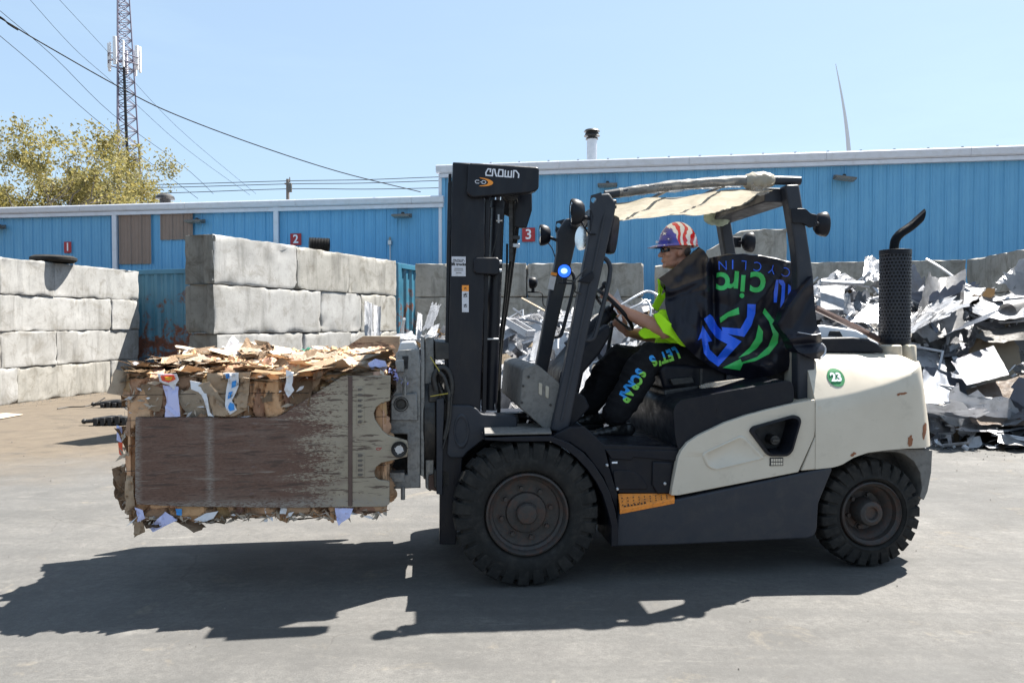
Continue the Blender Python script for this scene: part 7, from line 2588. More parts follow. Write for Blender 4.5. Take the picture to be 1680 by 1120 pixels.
# ================================================================== THE CARDBOARD BALE
def kraft(name, c1, c2, bright=1.0):
    m, nt, b = base_mat(name)
    v = coords(nt, (1, 1, 1))
    f = noise_n(nt, v, 9, 6, .65)
    c = mixc(nt, mrange(nt, f, .3, .7), c1, c2)
    # fluted corrugation lines and scuffs
    f2 = noise_n(nt, v, 55, 4, .7)
    c = mixc(nt, mrange(nt, f2, .5, .75, 0, .4), c, tuple(x * .55 for x in c2))
    at_ = nt.nodes.new('ShaderNodeAttribute'); at_.attribute_name = 'tint'
    c = mixc(nt, 1.0, c, at_.outputs['Color'], 'MULTIPLY') if name == 'bale_kraft' else c
    nt.links.new(c, b.inputs['Base Color']); b.inputs['Roughness'].default_value = .88; b.inputs['Specular IOR Level'].default_value = .25
    bump(nt, b, f2, .3, .006)
    return m
M['bale'] = kraft('bale_kraft', (.66, .41, .245), (.52, .315, .185))
M['kraft_a'] = kraft('kraft_card', (.40, .29, .195), (.32, .225, .15))
M['kraft_b'] = kraft('kraft_card_pale', (.50, .42, .33), (.42, .34, .26))
M['kraft_c'] = kraft('kraft_card_dark', (.21, .135, .083), (.16, .10, .062))
M['paper'] = worn('white_paper', (.74, .74, .76), (.60, .60, .64), .7, scale=5, bscale=40, bstr=.2)
M['paper_lilac'] = worn('lilac_paper', (.55, .56, .80), (.46, .48, .74), .7, scale=5)
M['paper_blue'] = worn('blue_print', (.04, .25, .62), (.05, .3, .7), .6)
M['paper_red'] = worn('red_print', (.75, .06, .03), (.85, .25, .03), .6, scale=12)
M['paper_yellow'] = worn('yellow_print', (.85, .42, .03), None, .6)

B_V0, B_V1 = .122, 1.20
B_U0 = fp(208, 750, B_V0).x; B_U1 = fp(634, 750, B_V0).x
B_Z0 = fp(400, 850, B_V0).z; B_Z1 = fp(400, 612, B_V0).z
bale = thing('cardboard_bale', 'big square bale of crushed brown cardboard and white paper gripped in the forklift clamp', 'bale', ((B_U0 + B_U1) / 2, (B_V0 + B_V1) / 2, B_Z0), TRUCK)
def roll(u, v): return .085 * (v - B_V0) / (B_V1 - B_V0)
RB = random.Random(77)
def arm_px(u, z):
    q = TRUCK @ Vector((u, .1, z)) - Vector((0, 0, CAM_H)); c, s = math.cos(PITCH), math.sin(PITCH); dp = q.y * c - q.z * s
    return 840 + q.x / dp * FPX, 560 - (q.z * c + q.y * s) / dp * FPX
def arm_top(x): return 684 if x < 455 else (684 - (x - 455) / 101 * 67 if x < 556 else 617)
def cellhash(p, k): return (math.sin(p.x * 12.9898 + p.y * 78.233 + p.z * 37.719 + k * 4.1) * 43758.5453) % 1.0
def crush(p, scl):
    q = Vector((p.x * scl[0], p.y * scl[1], p.z * scl[2]))
    q += Vector((noise.noise(q * .9), noise.noise(q * .9 + Vector((5, 2, 1))), noise.noise(q * .9 + Vector((1, 7, 3))))) * .55
    d, c = noise.voronoi(q)
    edge = max(0, 1 - (d[1] - d[0]) / .10)
    tl = Vector((cellhash(c[0], 1) - .5, cellhash(c[0], 2) - .5, cellhash(c[0], 3) - .5))
    h = (cellhash(c[0], 4) - .5) * .056 + tl.dot(q - c[0]) * .095 - edge ** 1.5 * .030
    q2 = q * 2.7 + Vector((9, 9, 9))
    d2, c2 = noise.voronoi(q2)
    h += (Vector((cellhash(c2[0], 1) - .5, cellhash(c2[0], 2) - .5, cellhash(c2[0], 3) - .5))).dot(q2 - c2[0]) * .022 - max(0, 1 - (d2[1] - d2[0]) / .12) * .006
    return h + .005 * noise.noise(q * 6), c[0]
def bale_core():
    bm = BM()
    tint = {}
    def face(nu, nv, pos, nrm, edge_round, scl):
        g = []
        for i in range(nu + 1):
            row = []
            for j in range(nv + 1):
                p = pos(i / nu, j / nv)
                h, c0 = crush(p, scl)
                e = min(i, nu - i) / nu * (nu / 60.0), min(j, nv - j) / nv * (nv / 60.0)
                k = min(1, min(min(i, nu - i), min(j, nv - j)) / 4.0)
                if nrm.y < 0:
                    ax_, ay_ = arm_px(p.x, p.z + .02)
                    if ay_ > arm_top(ax_) - 6: h = min(h, .002)
                elif nrm.y > 0: h = min(h, .002)
                vco = p + nrm * (h * k - (1 - k) ** 2 * edge_round)
                vco.z += roll(vco.x, vco.y)
                w = bm.verts.new(vco)
                row.append((w, c0))
            g.append(row)
        for i in range(nu):
            for j in range(nv):
                f = bm.faces.new((g[i][j][0], g[i + 1][j][0], g[i + 1][j + 1][0], g[i][j + 1][0]))
                f.normal_update()
                if f.normal.dot(nrm) < 0: f.normal_flip()
                c = g[i][j][1]
                t = .72 + .42 * cellhash(c, 5)
                tint[f] = (t, t * (.96 + .08 * cellhash(c, 6)), t * (.92 + .16 * cellhash(c, 7)), 1) if cellhash(c, 8) < .90 else (1.5, 1.9, 2.5, 1)
    L, W, Hh = B_U1 - B_U0, B_V1 - B_V0, B_Z1 - B_Z0
    face(150, 88, lambda s, t: Vector((B_U0 + L * s, B_V0, B_Z0 + Hh * t)), Vector((0, -1, 0)), .02, (8, 8, 4.6))
    face(150, 88, lambda s, t: Vector((B_U0 + L * s, B_V1, B_Z0 + Hh * t)), Vector((0, 1, 0)), .02, (11, 9, 5.5))
    face(150, 100, lambda s, t: Vector((B_U0 + L * s, B_V0 + W * t, B_Z1)), Vector((0, 0, 1)), .02, (9, 9, 9))
    face(120, 80, lambda s, t: Vector((B_U0 + L * s, B_V0 + W * t, B_Z0)), Vector((0, 0, -1)), .02, (11, 9, 9))
    face(90, 88, lambda s, t: Vector((B_U0, B_V0 + W * s, B_Z0 + Hh * t)), Vector((-1, 0, 0)), .02, (9, 9, 6))
    face(90, 88, lambda s, t: Vector((B_U1, B_V0 + W * s, B_Z0 + Hh * t)), Vector((1, 0, 0)), .02, (9, 9, 6))
    lay_ = bm.loops.layers.color.new('tint')
    for f in bm.faces:
        for l in f.loops: l[lay_] = tint[f]
    o = part('pressed_core', bm, M['bale'], bale, TRUCK, smooth=28)
    o['kind'] = 'stuff'
bale_core()

def card_mesh(w, h, n, crump, fold_, seed, mat, thick=.004, jag=.12):
    """one torn, creased piece of board lying in XY, Z up"""
    R = random.Random(seed)
    bm = BM()
    g = []
    ph = [R.uniform(0, 6) for _ in range(4)]
    cr = R.uniform(.3, .7); ca = R.uniform(-.5, .5)
    for i in range(n + 1):
        row = []
        for j in range(n + 1):
            s, t = i / n - .5, j / n - .5
            e = 1 + (jag * (R.random() - .5) if i in (0, n) or j in (0, n) else 0)
            x, y = s * w * e, t * h * e
            z = crump * noise.noise(Vector((s * 3 + seed, t * 3, seed * .7))) + crump * .5 * noise.noise(Vector((s * 8 + seed, t * 8, seed)))
            k = s + ca * t - (cr - .5)
            if k > 0: z += fold_ * k * w
            row.append(bm.verts.new((x, y, z)))
        g.append(row)
    for i in range(n):
        for j in range(n): bm.faces.new((g[i][j], g[i + 1][j], g[i + 1][j + 1], g[i][j + 1]))
    bmesh.ops.solidify(bm, geom=bm.faces[:], thickness=thick)
    me = bpy.data.meshes.new('cardboard_sheet'); bm.to_mesh(me); bm.free()
    me.materials.append(mat)
    finish(me, 30)
    return me
CARDS = []
for k in range(18):
    mt = M[RB.choice(['kraft_a', 'kraft_a', 'kraft_b', 'kraft_b', 'kraft_c', 'paper' if k % 6 == 0 else 'kraft_a'])]
    CARDS.append(card_mesh(RB.uniform(.16, .34), RB.uniform(.10, .24), 5, RB.uniform(.006, .02), RB.uniform(-.3, .3), k + 1, mt))
BW_I = WM[bale.name].inverted() @ TRUCK
def put_card(me, p, R3, scale=1.0, name='cardboard_sheet'):
    o = bpy.data.objects.new(name, me)
    m = BW_I @ Matrix.Translation(p) @ R3 @ Matrix.Scale(scale, 4)
    link(o, bale, m)
    return o
def rot(x, y, z): return Matrix.Rotation(z, 4, 'Z') @ Matrix.Rotation(y, 4, 'Y') @ Matrix.Rotation(x, 4, 'X')
L, W, Hh = B_U1 - B_U0, B_V1 - B_V0, B_Z1 - B_Z0
# loose flaps lying over the top
for i in range(150):
    s, t = RB.random(), RB.random() ** 1.1
    u, v = B_U0 + L * (.0 + s * .98), B_V0 + W * t
    z = B_Z1 + roll(u, v) + RB.uniform(-.01, .025)
    tiltx = RB.gauss(0, .07) + (-.15 if t < .1 else 0)
    tilty = RB.gauss(0, .08)
    if RB.random() < .05: tilty += RB.choice((-.5, .5)); z += .01
    put_card(RB.choice(CARDS), Vector((u, v, z)), rot(tiltx, tilty, RB.uniform(0, 6.28)), RB.uniform(.5, 1.1))
# edge of the top facing the camera: sheet ends sticking out
for i in range(26):
    u = B_U0 + L * RB.random()
    z = B_Z1 - RB.uniform(-.02, .05)
    put_card(RB.choice(CARDS), Vector((u, B_V0 + RB.uniform(.0, .05), z)), rot(RB.uniform(-.5, .3), RB.gauss(0, .2), RB.uniform(-.5, .5)), RB.uniform(.45, .9))
# near face above the pad: sheets standing on edge, crushed together
for i in range(22):
    u = B_U0 + L * RB.random(); z = RB.uniform(B_Z0 + .45, B_Z1 - .05)
    ax_, ay_ = arm_px(u, z)
    if ay_ > arm_top(ax_) - 14: continue
    put_card(RB.choice(CARDS), Vector((u, B_V0 - RB.uniform(-.012, .012), z)), rot(math.pi / 2 + RB.gauss(0, .22), RB.gauss(0, .9), RB.gauss(0, .30)), RB.uniform(.35, .8))
# left end
for i in range(24):
    v = B_V0 + W * RB.random(); z = RB.uniform(B_Z0, B_Z1)
    put_card(RB.choice(CARDS), Vector((B_U0 - RB.uniform(-.01, .03), v, z)), rot(RB.gauss(0, .4), math.pi / 2 + RB.gauss(0, .3), RB.gauss(0, .3)), RB.uniform(.5, .9))
# underside rags
for i in range(18):
    u = B_U0 + L * RB.uniform(.02, .96)
    put_card(RB.choice(CARDS), Vector((u, B_V0 + RB.uniform(-.01, .2), B_Z0 + RB.uniform(-.02, .015))), rot(RB.uniform(-.5, .2), RB.gauss(0, .15), RB.uniform(-.6, .6)), RB.uniform(.35, .6))
# thin torn edges past counting
bm = BM()
for i in range(650):
    side = RB.random()
    u = B_U0 + L * RB.random()
    if side < .2: p = Vector((u, B_V0 + W * RB.random(), B_Z1 + RB.uniform(.0, .03))); p.z += roll(p.x, p.y)
    elif side < .40: p = Vector((u, B_V0 - RB.uniform(-.01, .02), B_Z0 + RB.uniform(-.015, .03)))
    elif side < .6: p = Vector((B_U0 - RB.uniform(0, .03), B_V0 + W * RB.random() ** 2, RB.uniform(B_Z0, B_Z1)))
    else: p = Vector((u, B_V0 - RB.uniform(0, .015), RB.uniform(B_Z0 + .5, B_Z1)))
    a = Vector((RB.gauss(0, 1), RB.gauss(0, 1), RB.gauss(0, .6))).normalized() * RB.uniform(.012, .045)
    b = a.cross(Vector((RB.gauss(0, 1), RB.gauss(0, 1), RB.gauss(0, 1)))).normalized() * RB.uniform(.004, .016)
    vs = [bm.verts.new(p - a), bm.verts.new(p + b), bm.verts.new(p + a), bm.verts.new(p - b * .6)]
    f = bm.faces.new(vs); f.material_index = 0 if RB.random() < .8 else 1
o = part('torn_edges', bm, [M['kraft_b'], M['paper']], bale, TRUCK, smooth=0); o['kind'] = 'stuff'

# particular pieces one can point to
def strip_sheet(name, pts, v0, mat, amp=.010, thick=.003, extra=None, seed=1, step=.012, bend=0.0, depth_fn=None):
    bm = BM()
    P = pxpoly(pts, v0)
    vs = [bm.verts.new((p.x, 0, p.z)) for p in P]
    for t in tessellate_polygon([P]):
        try: bm.faces.new([vs[i] for i in t])
        except ValueError: pass
    us = [p.x for p in P]; zs = [p.z for p in P]
    uc, zc = sum(us) / len(us), sum(zs) / len(zs)
    grid_cut(bm, 0, min(us), max(us), step); grid_cut(bm, 2, min(zs), max(zs), step)
    for v in bm.verts:
        v.co.y = v0 + amp * noise.noise(Vector((v.co.x * 12 + seed, v.co.z * 9, seed))) + crush(Vector((v.co.x * 1.3, seed, v.co.z * 1.3)), (11, 9, 8))[0] * (-.45 if name.startswith('card') else -.22)
        if depth_fn: v.co.y += depth_fn(v.co.x, v.co.z)
    bmesh.ops.recalc_face_normals(bm, faces=bm.faces)
    bmesh.ops.solidify(bm, geom=bm.faces[:], thickness=thick)
    return part(name, bm, mat, bale, TRUCK, smooth=40)
P_ = 'paper_sheet'
strip_sheet(P_, [(266, 632), (291, 634), (293, 655), (295, 683), (270, 684), (272, 655)], .085, M['paper_lilac'], .008)
strip_sheet(P_, [(257, 613), (290, 613), (293, 623), (286, 633), (284, 640), (276, 632), (262, 626)], .078, M['paper'], .012)
strip_sheet('printed_scrap', [(263, 616), (285, 615), (288, 622), (277, 627), (266, 624)], .070, M['paper_red'], .010, .002)
strip_sheet('printed_scrap', [(271, 618), (283, 618), (280, 624), (272, 623)], .066, M['paper_yellow'], .010, .002)
strip_sheet(P_, [(312, 624), (332, 628), (338, 640), (341, 655), (344, 676), (350, 683), (341, 682), (335, 655), (326, 643), (314, 638)], .078, M['paper'], .012)
strip_sheet('cardboard_sheet', [(340, 612), (412, 610), (408, 650), (405, 672), (384, 682), (350, 681), (342, 650)], .082, M['kraft_a'], .014)
tp = strip_sheet('printed_tape', [(366, 612), (392, 611), (391, 634), (380, 658), (389, 672), (377, 680), (369, 664), (370, 640), (374, 622)], .070, M['paper'], .010, .002)
strip_sheet('tape_print', [(369, 614), (377, 613), (378, 620), (370, 621)], .064, M['paper_blue'], .010, .002)
strip_sheet('tape_print', [(380, 626), (387, 624), (386, 634), (379, 637)], .064, M['paper_blue'], .010, .002)
strip_sheet('tape_print', [(374, 644), (381, 642), (378, 652), (373, 655)], .064, M['paper_blue'], .010, .002)
strip_sheet('tape_print', [(377, 660), (383, 663), (385, 672), (378, 674), (374, 667)], .064, M['paper_blue'], .010, .002)
strip_sheet(P_, [(469, 606), (482, 611), (479, 632), (483, 640), (473, 652), (466, 640), (470, 625)], .074, M['paper'], .012)
strip_sheet('cardboard_sheet', [(513, 640), (514, 612), (530, 600), (552, 597), (548, 604), (530, 612), (524, 628)], .070, M['kraft_c'], .02)
strip_sheet(P_, [(604, 596), (614, 589), (632, 592), (636, 602), (628, 614), (614, 612)], .20, M['paper_lilac'], .03)
strip_sheet('cardboard_sheet', [(183, 770), (206, 760), (209, 790), (206, 835), (198, 838), (189, 812)], .16, M['kraft_c'], .01, .006)
strip_sheet('cardboard_sheet', [(208, 778), (219, 782), (222, 830), (216, 848), (206, 840)], .11, M['kraft_a'], .03, .004)
strip_sheet('cardboard_sheet', [(219, 852), (236, 850), (236, 874), (220, 880)], .14, M['kraft_a'], .01, .004)
strip_sheet(P_, [(221, 832), (234, 836), (238, 850), (226, 856)], .10, M['paper_lilac'], .02)
strip_sheet(P_, [(242, 866), (262, 848), (270, 840), (292, 852), (276, 860), (252, 872)], .10, M['paper_lilac'], .02)
strip_sheet(P_, [(318, 852), (338, 842), (358, 838), (350, 850), (334, 856)], .10, M['paper'], .02)
strip_sheet('printed_scrap', [(288, 834), (299, 834), (298, 845), (290, 844)], .10, M['paper_blue'], .01)
strip_sheet(P_, [(549, 833), (579, 834), (574, 848), (560, 857), (556, 862), (552, 852)], .09, M['paper_lilac'], .01)
strip_sheet(P_, [(460, 833), (471, 834), (468, 844), (459, 842)], .10, M['paper'], .01)
strip_sheet(P_, [(195, 616), (206, 616), (222, 620), (216, 628), (205, 628), (200, 622)], .20, M['paper'], .03)
strip_sheet(P_, [(190, 698), (201, 700), (199, 726), (191, 722)], .20, M['paper_lilac'], .02)
strip_sheet('printed_scrap', [(193, 726), (200, 724), (202, 748), (196, 745)], .20, M['paper_red'], .02)
# bigger flaps standing up on top
def flap(pts3, mat, name='cardboard_sheet', thick=.005):
    bm = BM(); g = []
    a, b, c, d = pts3
    n = 6; sd = RB.random() * 20
    for i in range(n + 1):
        row = []
        for j in range(n + 1):
            p = a.lerp(b, i / n).lerp(d.lerp(c, i / n), j / n)
            p = p + Vector((0, 0, 1)) * .02 * noise.noise(Vector((i * .5 + sd, j * .5, sd))) + Vector((0, 1, 0)) * .02 * noise.noise(Vector((i * .4, j * .6 + sd, sd)))
            row.append(bm.verts.new(p))
        g.append(row)
    for i in range(n):
        for j in range(n): bm.faces.new((g[i][j], g[i + 1][j], g[i + 1][j + 1], g[i][j + 1]))
    bmesh.ops.solidify(bm, geom=bm.faces[:], thickness=thick)
    return part(name, bm, mat, bale, TRUCK, smooth=30)
flap([fp(230, 618, .2), fp(292, 603, .3), fp(285, 588, .5), fp(262, 594, .45)], M['kraft_b'])
flap([fp(264, 598, .3), fp(282, 585, .45), fp(302, 589, .5), fp(312, 606, .35)], M['kraft_a'])
flap([fp(282, 585, .5), fp(296, 586, .55), fp(316, 603, .4), fp(306, 606, .35)], M['kraft_b'])
flap([fp(216, 594, .3), fp(222, 594, .25), fp(250, 605, .3), fp(232, 612, .3)], M['paper'])
flap([fp(394, 571, .9), fp(405, 554, 1.0), fp(418, 570, .9), fp(410, 573, .8)], M['kraft_a'])
flap([fp(430, 571, .8), fp(436, 560, .85), fp(451, 567, .8), fp(448, 575, .75)], M['kraft_c'])
flap([fp(360, 582, .8), fp(382, 549, .9), fp(393, 560, .9), fp(392, 581, .8)], M['paper'])
flap([fp(396, 570, .75), fp(426, 572, .75), fp(432, 577, .6), fp(398, 576, .6)], M['kraft_b'])
flap([fp(340, 607, .16), fp(412, 606, .16), fp(414, 612, .10), fp(345, 614, .10)], M['kraft_c'])
flap([fp(545, 584, .6), fp(612, 582, .6), fp(622, 594, .35), fp(550, 602, .3)], M['kraft_b'])
flap([fp(548, 604, .15), fp(600, 596, .2), fp(606, 606, .12), fp(556, 614, .12)], M['kraft_a'])
flap([fp(470, 585, .5), fp(520, 576, .6), fp(545, 583, .5), fp(490, 592, .4)], M['kraft_b'])
flap([fp(494, 574, .7), fp(508, 570, .7), fp(512, 574, .7), fp(500, 576, .7)], worn('mint_film', (.25, .62, .52), None, .5))
# baling wires
bm = BM()
for k in range(5):
    z = B_Z0 + Hh * (.18 + .17 * k)
    add_tube(bm, [Vector((B_U0 - .006, B_V0 - .02, z)), Vector((B_U0 + L * .5, B_V0 - .026, z + .004)), Vector((B_U1, B_V0 - .02, z))], .0016, 4)
part('baling_wire', bm, M['grime'], bale, TRUCK)
# ================================================================== METAL SCRAP
def scrap_metal(name, c1, c2, metal, rough, dirt=(.12, .10, .08), damt=.4, sc=3.0):
    return worn(name, c1, c2, rough, metal, scale=sc, dirt=dirt, dirt_amt=damt, bscale=18, bstr=.25, rvar=.12)
M['alu'] = scrap_metal('bare_aluminium', (.50, .51, .535), (.36, .365, .39), .45, .36)
M['alu_dull'] = scrap_metal('dull_aluminium', (.34, .34, .35), (.24, .235, .23), .4, .45, damt=.6)
M['white_sheet'] = scrap_metal('white_coated_sheet', (.46, .47, .50), (.36, .365, .385), 0.0, .5, damt=.4)
M['grey_sheet'] = scrap_metal('grey_sheet', (.20, .21, .235), (.14, .145, .16), .35, .5)
M['bluish_sheet'] = scrap_metal('bluish_plate', (.11, .13, .17), (.08, .095, .125), .4, .45)
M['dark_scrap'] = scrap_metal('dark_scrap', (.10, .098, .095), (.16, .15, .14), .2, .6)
M['tan_scrap'] = scrap_metal('tan_scrap', (.22, .175, .12), (.16, .115, .075), 0.1, .7)
M['brown_plate'] = worn('stained_brown_plate', (.20, .15, .115), (.11, .075, .052), .7, .1, scale=2.6, dirt=(.26, .25, .25), dirt_amt=.6, bscale=30, bstr=.4)
def diamond_mat():
    m, nt, b = base_mat('checker_plate_aluminium')
    tc = nt.nodes.new('ShaderNodeTexCoord')
    outs = []
    for a in (math.radians(45), math.radians(-45)):
        mp = nt.nodes.new('ShaderNodeMapping'); mp.inputs['Rotation'].default_value = (0, 0, a); mp.inputs['Scale'].default_value = (1, 1, 1)
        nt.links.new(tc.outputs['UV'], mp.inputs['Vector'])
        w = nt.nodes.new('ShaderNodeTexWave'); w.inputs['Scale'].default_value = 11; w.wave_profile = 'SIN'
        nt.links.new(mp.outputs['Vector'], w.inputs['Vector']); outs.append(w.outputs['Fac'])
    mu = nt.nodes.new('ShaderNodeMath'); mu.operation = 'MULTIPLY'; nt.links.new(outs[0], mu.inputs[0]); nt.links.new(outs[1], mu.inputs[1])
    c = mixc(nt, mrange(nt, mu.outputs[0], .3, .7), (.26, .265, .29), (.42, .43, .47))
    nt.links.new(c, b.inputs['Base Color']); b.inputs['Metallic'].default_value = .6; b.inputs['Roughness'].default_value = .38
    bump(nt, b, mu.outputs[0], .8, .01)
    return m
M['checker'] = diamond_mat()

RS = random.Random(2024)
def lerp_tab(tab, x):
    if x <= tab[0][0]: return tab[0][1]
    for (x0, y0), (x1, y1) in zip(tab[:-1], tab[1:]):
        if x <= x1: return y0 + (y1 - y0) * (x - x0) / (x1 - x0)
    return tab[-1][1]
FRONT = [(-3.4, 12.6), (-2.6, 11.4), (-1.5, 10.3), (0, 9.9), (2, 9.9), (4, 9.6), (5, 9.2), (6, 9.0), (9, 9.1)]
TOPH = [(-3.4, .9), (-2.6, 1.15), (-1.4, 1.35), (-.6, 1.35), (0.0, 1.65), (1.2, 1.8), (2.2, 1.9), (3.2, 2.0), (4.5, 2.05), (5.2, 2.2), (6.0, 2.1), (6.8, 2.05), (7.6, 2.1), (8.4, 2.0)]
def heap_h(x, y):
    f = lerp_tab(FRONT, x); t = lerp_tab(TOPH, x)
    k = max(0, min(1, (y - f) / 3.0))
    k = k * k * (3 - 2 * k)
    side = max(0, min(1, (x + 3.5) / .9))
    return t * k * side * (.90 + .22 * noise.noise(Vector((x * .9, y * .9, 3)))) + .10 * noise.noise(Vector((x * 2.3, y * 2.3, 1))) * k
bm = BM(); g = []
nx, ny = 150, 70
for i in range(nx + 1):
    row = []
    for j in range(ny + 1):
        x = -3.5 + 12.2 * i / nx; y = 8.9 + 6.3 * j / ny
        h = heap_h(x, y)
        row.append(bm.verts.new((x, y, (h - .22 if h > .1 else -.08) + .06 * noise.noise(Vector((x * 7, y * 7, 0))))))
    g.append(row)
for i in range(nx):
    for j in range(ny): bm.faces.new((g[i][j], g[i + 1][j], g[i + 1][j + 1], g[i][j + 1]))
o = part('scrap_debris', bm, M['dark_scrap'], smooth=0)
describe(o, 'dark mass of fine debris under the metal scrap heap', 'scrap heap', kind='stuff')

def sheet_bm_(w, h, seed, crump=.1, foldn=2, n=9, thick=.003, bendy=0.0):
    R = random.Random(seed); bm = BM(); g = []
    fl = [(R.uniform(0, math.pi), R.uniform(-.3, .3), R.uniform(-1.4, 1.4)) for _ in range(foldn)]
    cut = [R.uniform(-.16, .16) for _ in range(4 * (n + 1))]
    for i in range(n + 1):
        row = []
        for j in range(n + 1):
            s, t = i / n - .5, j / n - .5
            x, y = s * w, t * h
            if i in (0, n): x += cut[j] * w * .5
            if j in (0, n): y += cut[i + n] * h * .5
            p = Vector((x, y, 0))
            for a, off, ang in fl:
                d = Vector((math.cos(a), math.sin(a), 0))
                k = p.dot(d) - off * w
                if k > 0:
                    ax = Vector((-d.y, d.x, 0)); base_ = p - d * k
                    p = base_ + (Matrix.Rotation(ang * min(1, k / .06), 3, ax) @ (d * k))
            p.z += crump * (.5 - abs(noise.noise(Vector((s * 3 + seed, t * 3, seed * 1.7)))) * 2) * w + crump * .35 * noise.noise(Vector((s * 9 + seed, t * 9, 3))) * w
            p.z += bendy * s * s * w
            row.append(bm.verts.new(p))
        g.append(row)
    uvl = bm.loops.layers.uv.new('UVMap')
    for i in range(n):
        for j in range(n):
            f = bm.faces.new((g[i][j], g[i + 1][j], g[i + 1][j + 1], g[i][j + 1]))
            for l, (a, b) in zip(f.loops, ((i, j), (i + 1, j), (i + 1, j + 1), (i, j + 1))): l[uvl].uv = (a / n, b / n)
    bmesh.ops.solidify(bm, geom=bm.faces[:], thickness=thick)
    return bm
def mk_mesh(bm, mat, name, smooth=28):
    me = bpy.data.meshes.new(name); bm.to_mesh(me); bm.free(); me.materials.append(mat); finish(me, smooth); return me
KIND = []
pal = ['alu', 'alu', 'white_sheet', 'white_sheet', 'alu_dull', 'grey_sheet', 'alu', 'bluish_sheet', 'white_sheet', 'alu_dull', 'alu', 'white_sheet', 'alu', 'tan_scrap']
for k in range(14):
    KIND.append(('scrap_sheet', mk_mesh(sheet_bm_(RS.uniform(.5, .95), RS.uniform(.35, .7), k * 3 + 1, RS.uniform(.015, .08), RS.randint(1, 2)), M[pal[k]], 'scrap_sheet')))
def channel(L, w, d, t=.003):
    bm = BM(); pr = [(-w, d), (-w, 0), (w, 0), (w, d), (w - t, d), (w - t, t), (-w + t, t), (-w + t, d)]
    add_poly(bm, [Vector((-L / 2, a, b)) for a, b in pr], (L, 0, 0)); fix(bm)
    return bm
def frame_bm(w, h, b=.03, d=.03):
    bm = BM()
    add_box(bm, (-w / 2, -h / 2, 0), (w / 2, -h / 2 + b, d)); add_box(bm, (-w / 2, h / 2 - b, 0), (w / 2, h / 2, d))
    add_box(bm, (-w / 2, -h / 2 + b + .001, 0), (-w / 2 + b, h / 2 - b - .001, d)); add_box(bm, (w / 2 - b, -h / 2 + b + .001, 0), (w / 2, h / 2 - b - .001, d))
    return bm
for k, (L_, w_, d_, mt) in enumerate(((.9, .03, .03, 'alu'), (1.2, .02, .04, 'white_sheet'), (.7, .05, .05, 'alu_dull'), (1.0, .015, .015, 'alu'), (.8, .06, .04, 'white_sheet'))):
    KIND.append(('scrap_channel', mk_mesh(channel(L_, w_, d_), M[mt], 'scrap_channel')))
for k, (w_, h_, mt) in enumerate(((.7, .45, 'white_sheet'), (.9, .6, 'alu'), (.5, .5, 'alu_dull'))):
    KIND.append(('metal_rack', mk_mesh(frame_bm(w_, h_), M[mt], 'metal_rack')))
for k in range(4):
    bm = BM(); R = random.Random(k + 50)
    pts = [Vector((-.5, 0, 0))]
    for i in range(4): pts.append(pts[-1] + Vector((R.uniform(.1, .3), R.uniform(-.2, .2), R.uniform(-.12, .12))))
    add_tube(bm, smooth_path(pts, 4), R.choice((.012, .018, .028)), 8)
    KIND.append(('bent_tube', mk_mesh(bm, M[('alu', 'alu_dull', 'white_sheet', 'alu')[k]], 'bent_tube', 60)))
GL = {'scrap_sheet': ('small crumpled sheet in the metal scrap heap behind the forklift', 'scrap metal', 'crumpled sheets in the scrap heap'),
      'scrap_channel': ('folded metal channel strip lying in the scrap heap behind the forklift', 'scrap metal', 'channel strips in the scrap heap'),
      'metal_rack': ('empty rectangular metal frame lying in the scrap heap behind the forklift', 'scrap metal', 'metal frames in the scrap heap'),
      'bent_tube': ('bent thin metal tube lying in the scrap heap behind the forklift', 'scrap metal', 'bent tubes in the scrap heap')}
def project(p):
    q = Vector(p) - Vector((0, 0, CAM_H)); c, s = math.cos(PITCH), math.sin(PITCH); dp = q.y * c - q.z * s
    return 840 + q.x / dp * FPX, 560 - (q.z * c + q.y * s) / dp * FPX
def blocked(px, py):
    """behind the truck's solid parts in this view (nothing of it would show)"""
    if 735 < px < 800: return True
    if px < 640 and py > 590: return True
    if 1105 < px < 1300 and py > 430: return True
    if 1340 < px < 1515 and py > 590: return True
    if 745 < px < 1010 and py > 715: return True
    if 1010 < px < 1340 and py > 640: return True
    return False
cnt = 0; tries = 0; extra = 0
placed = {}
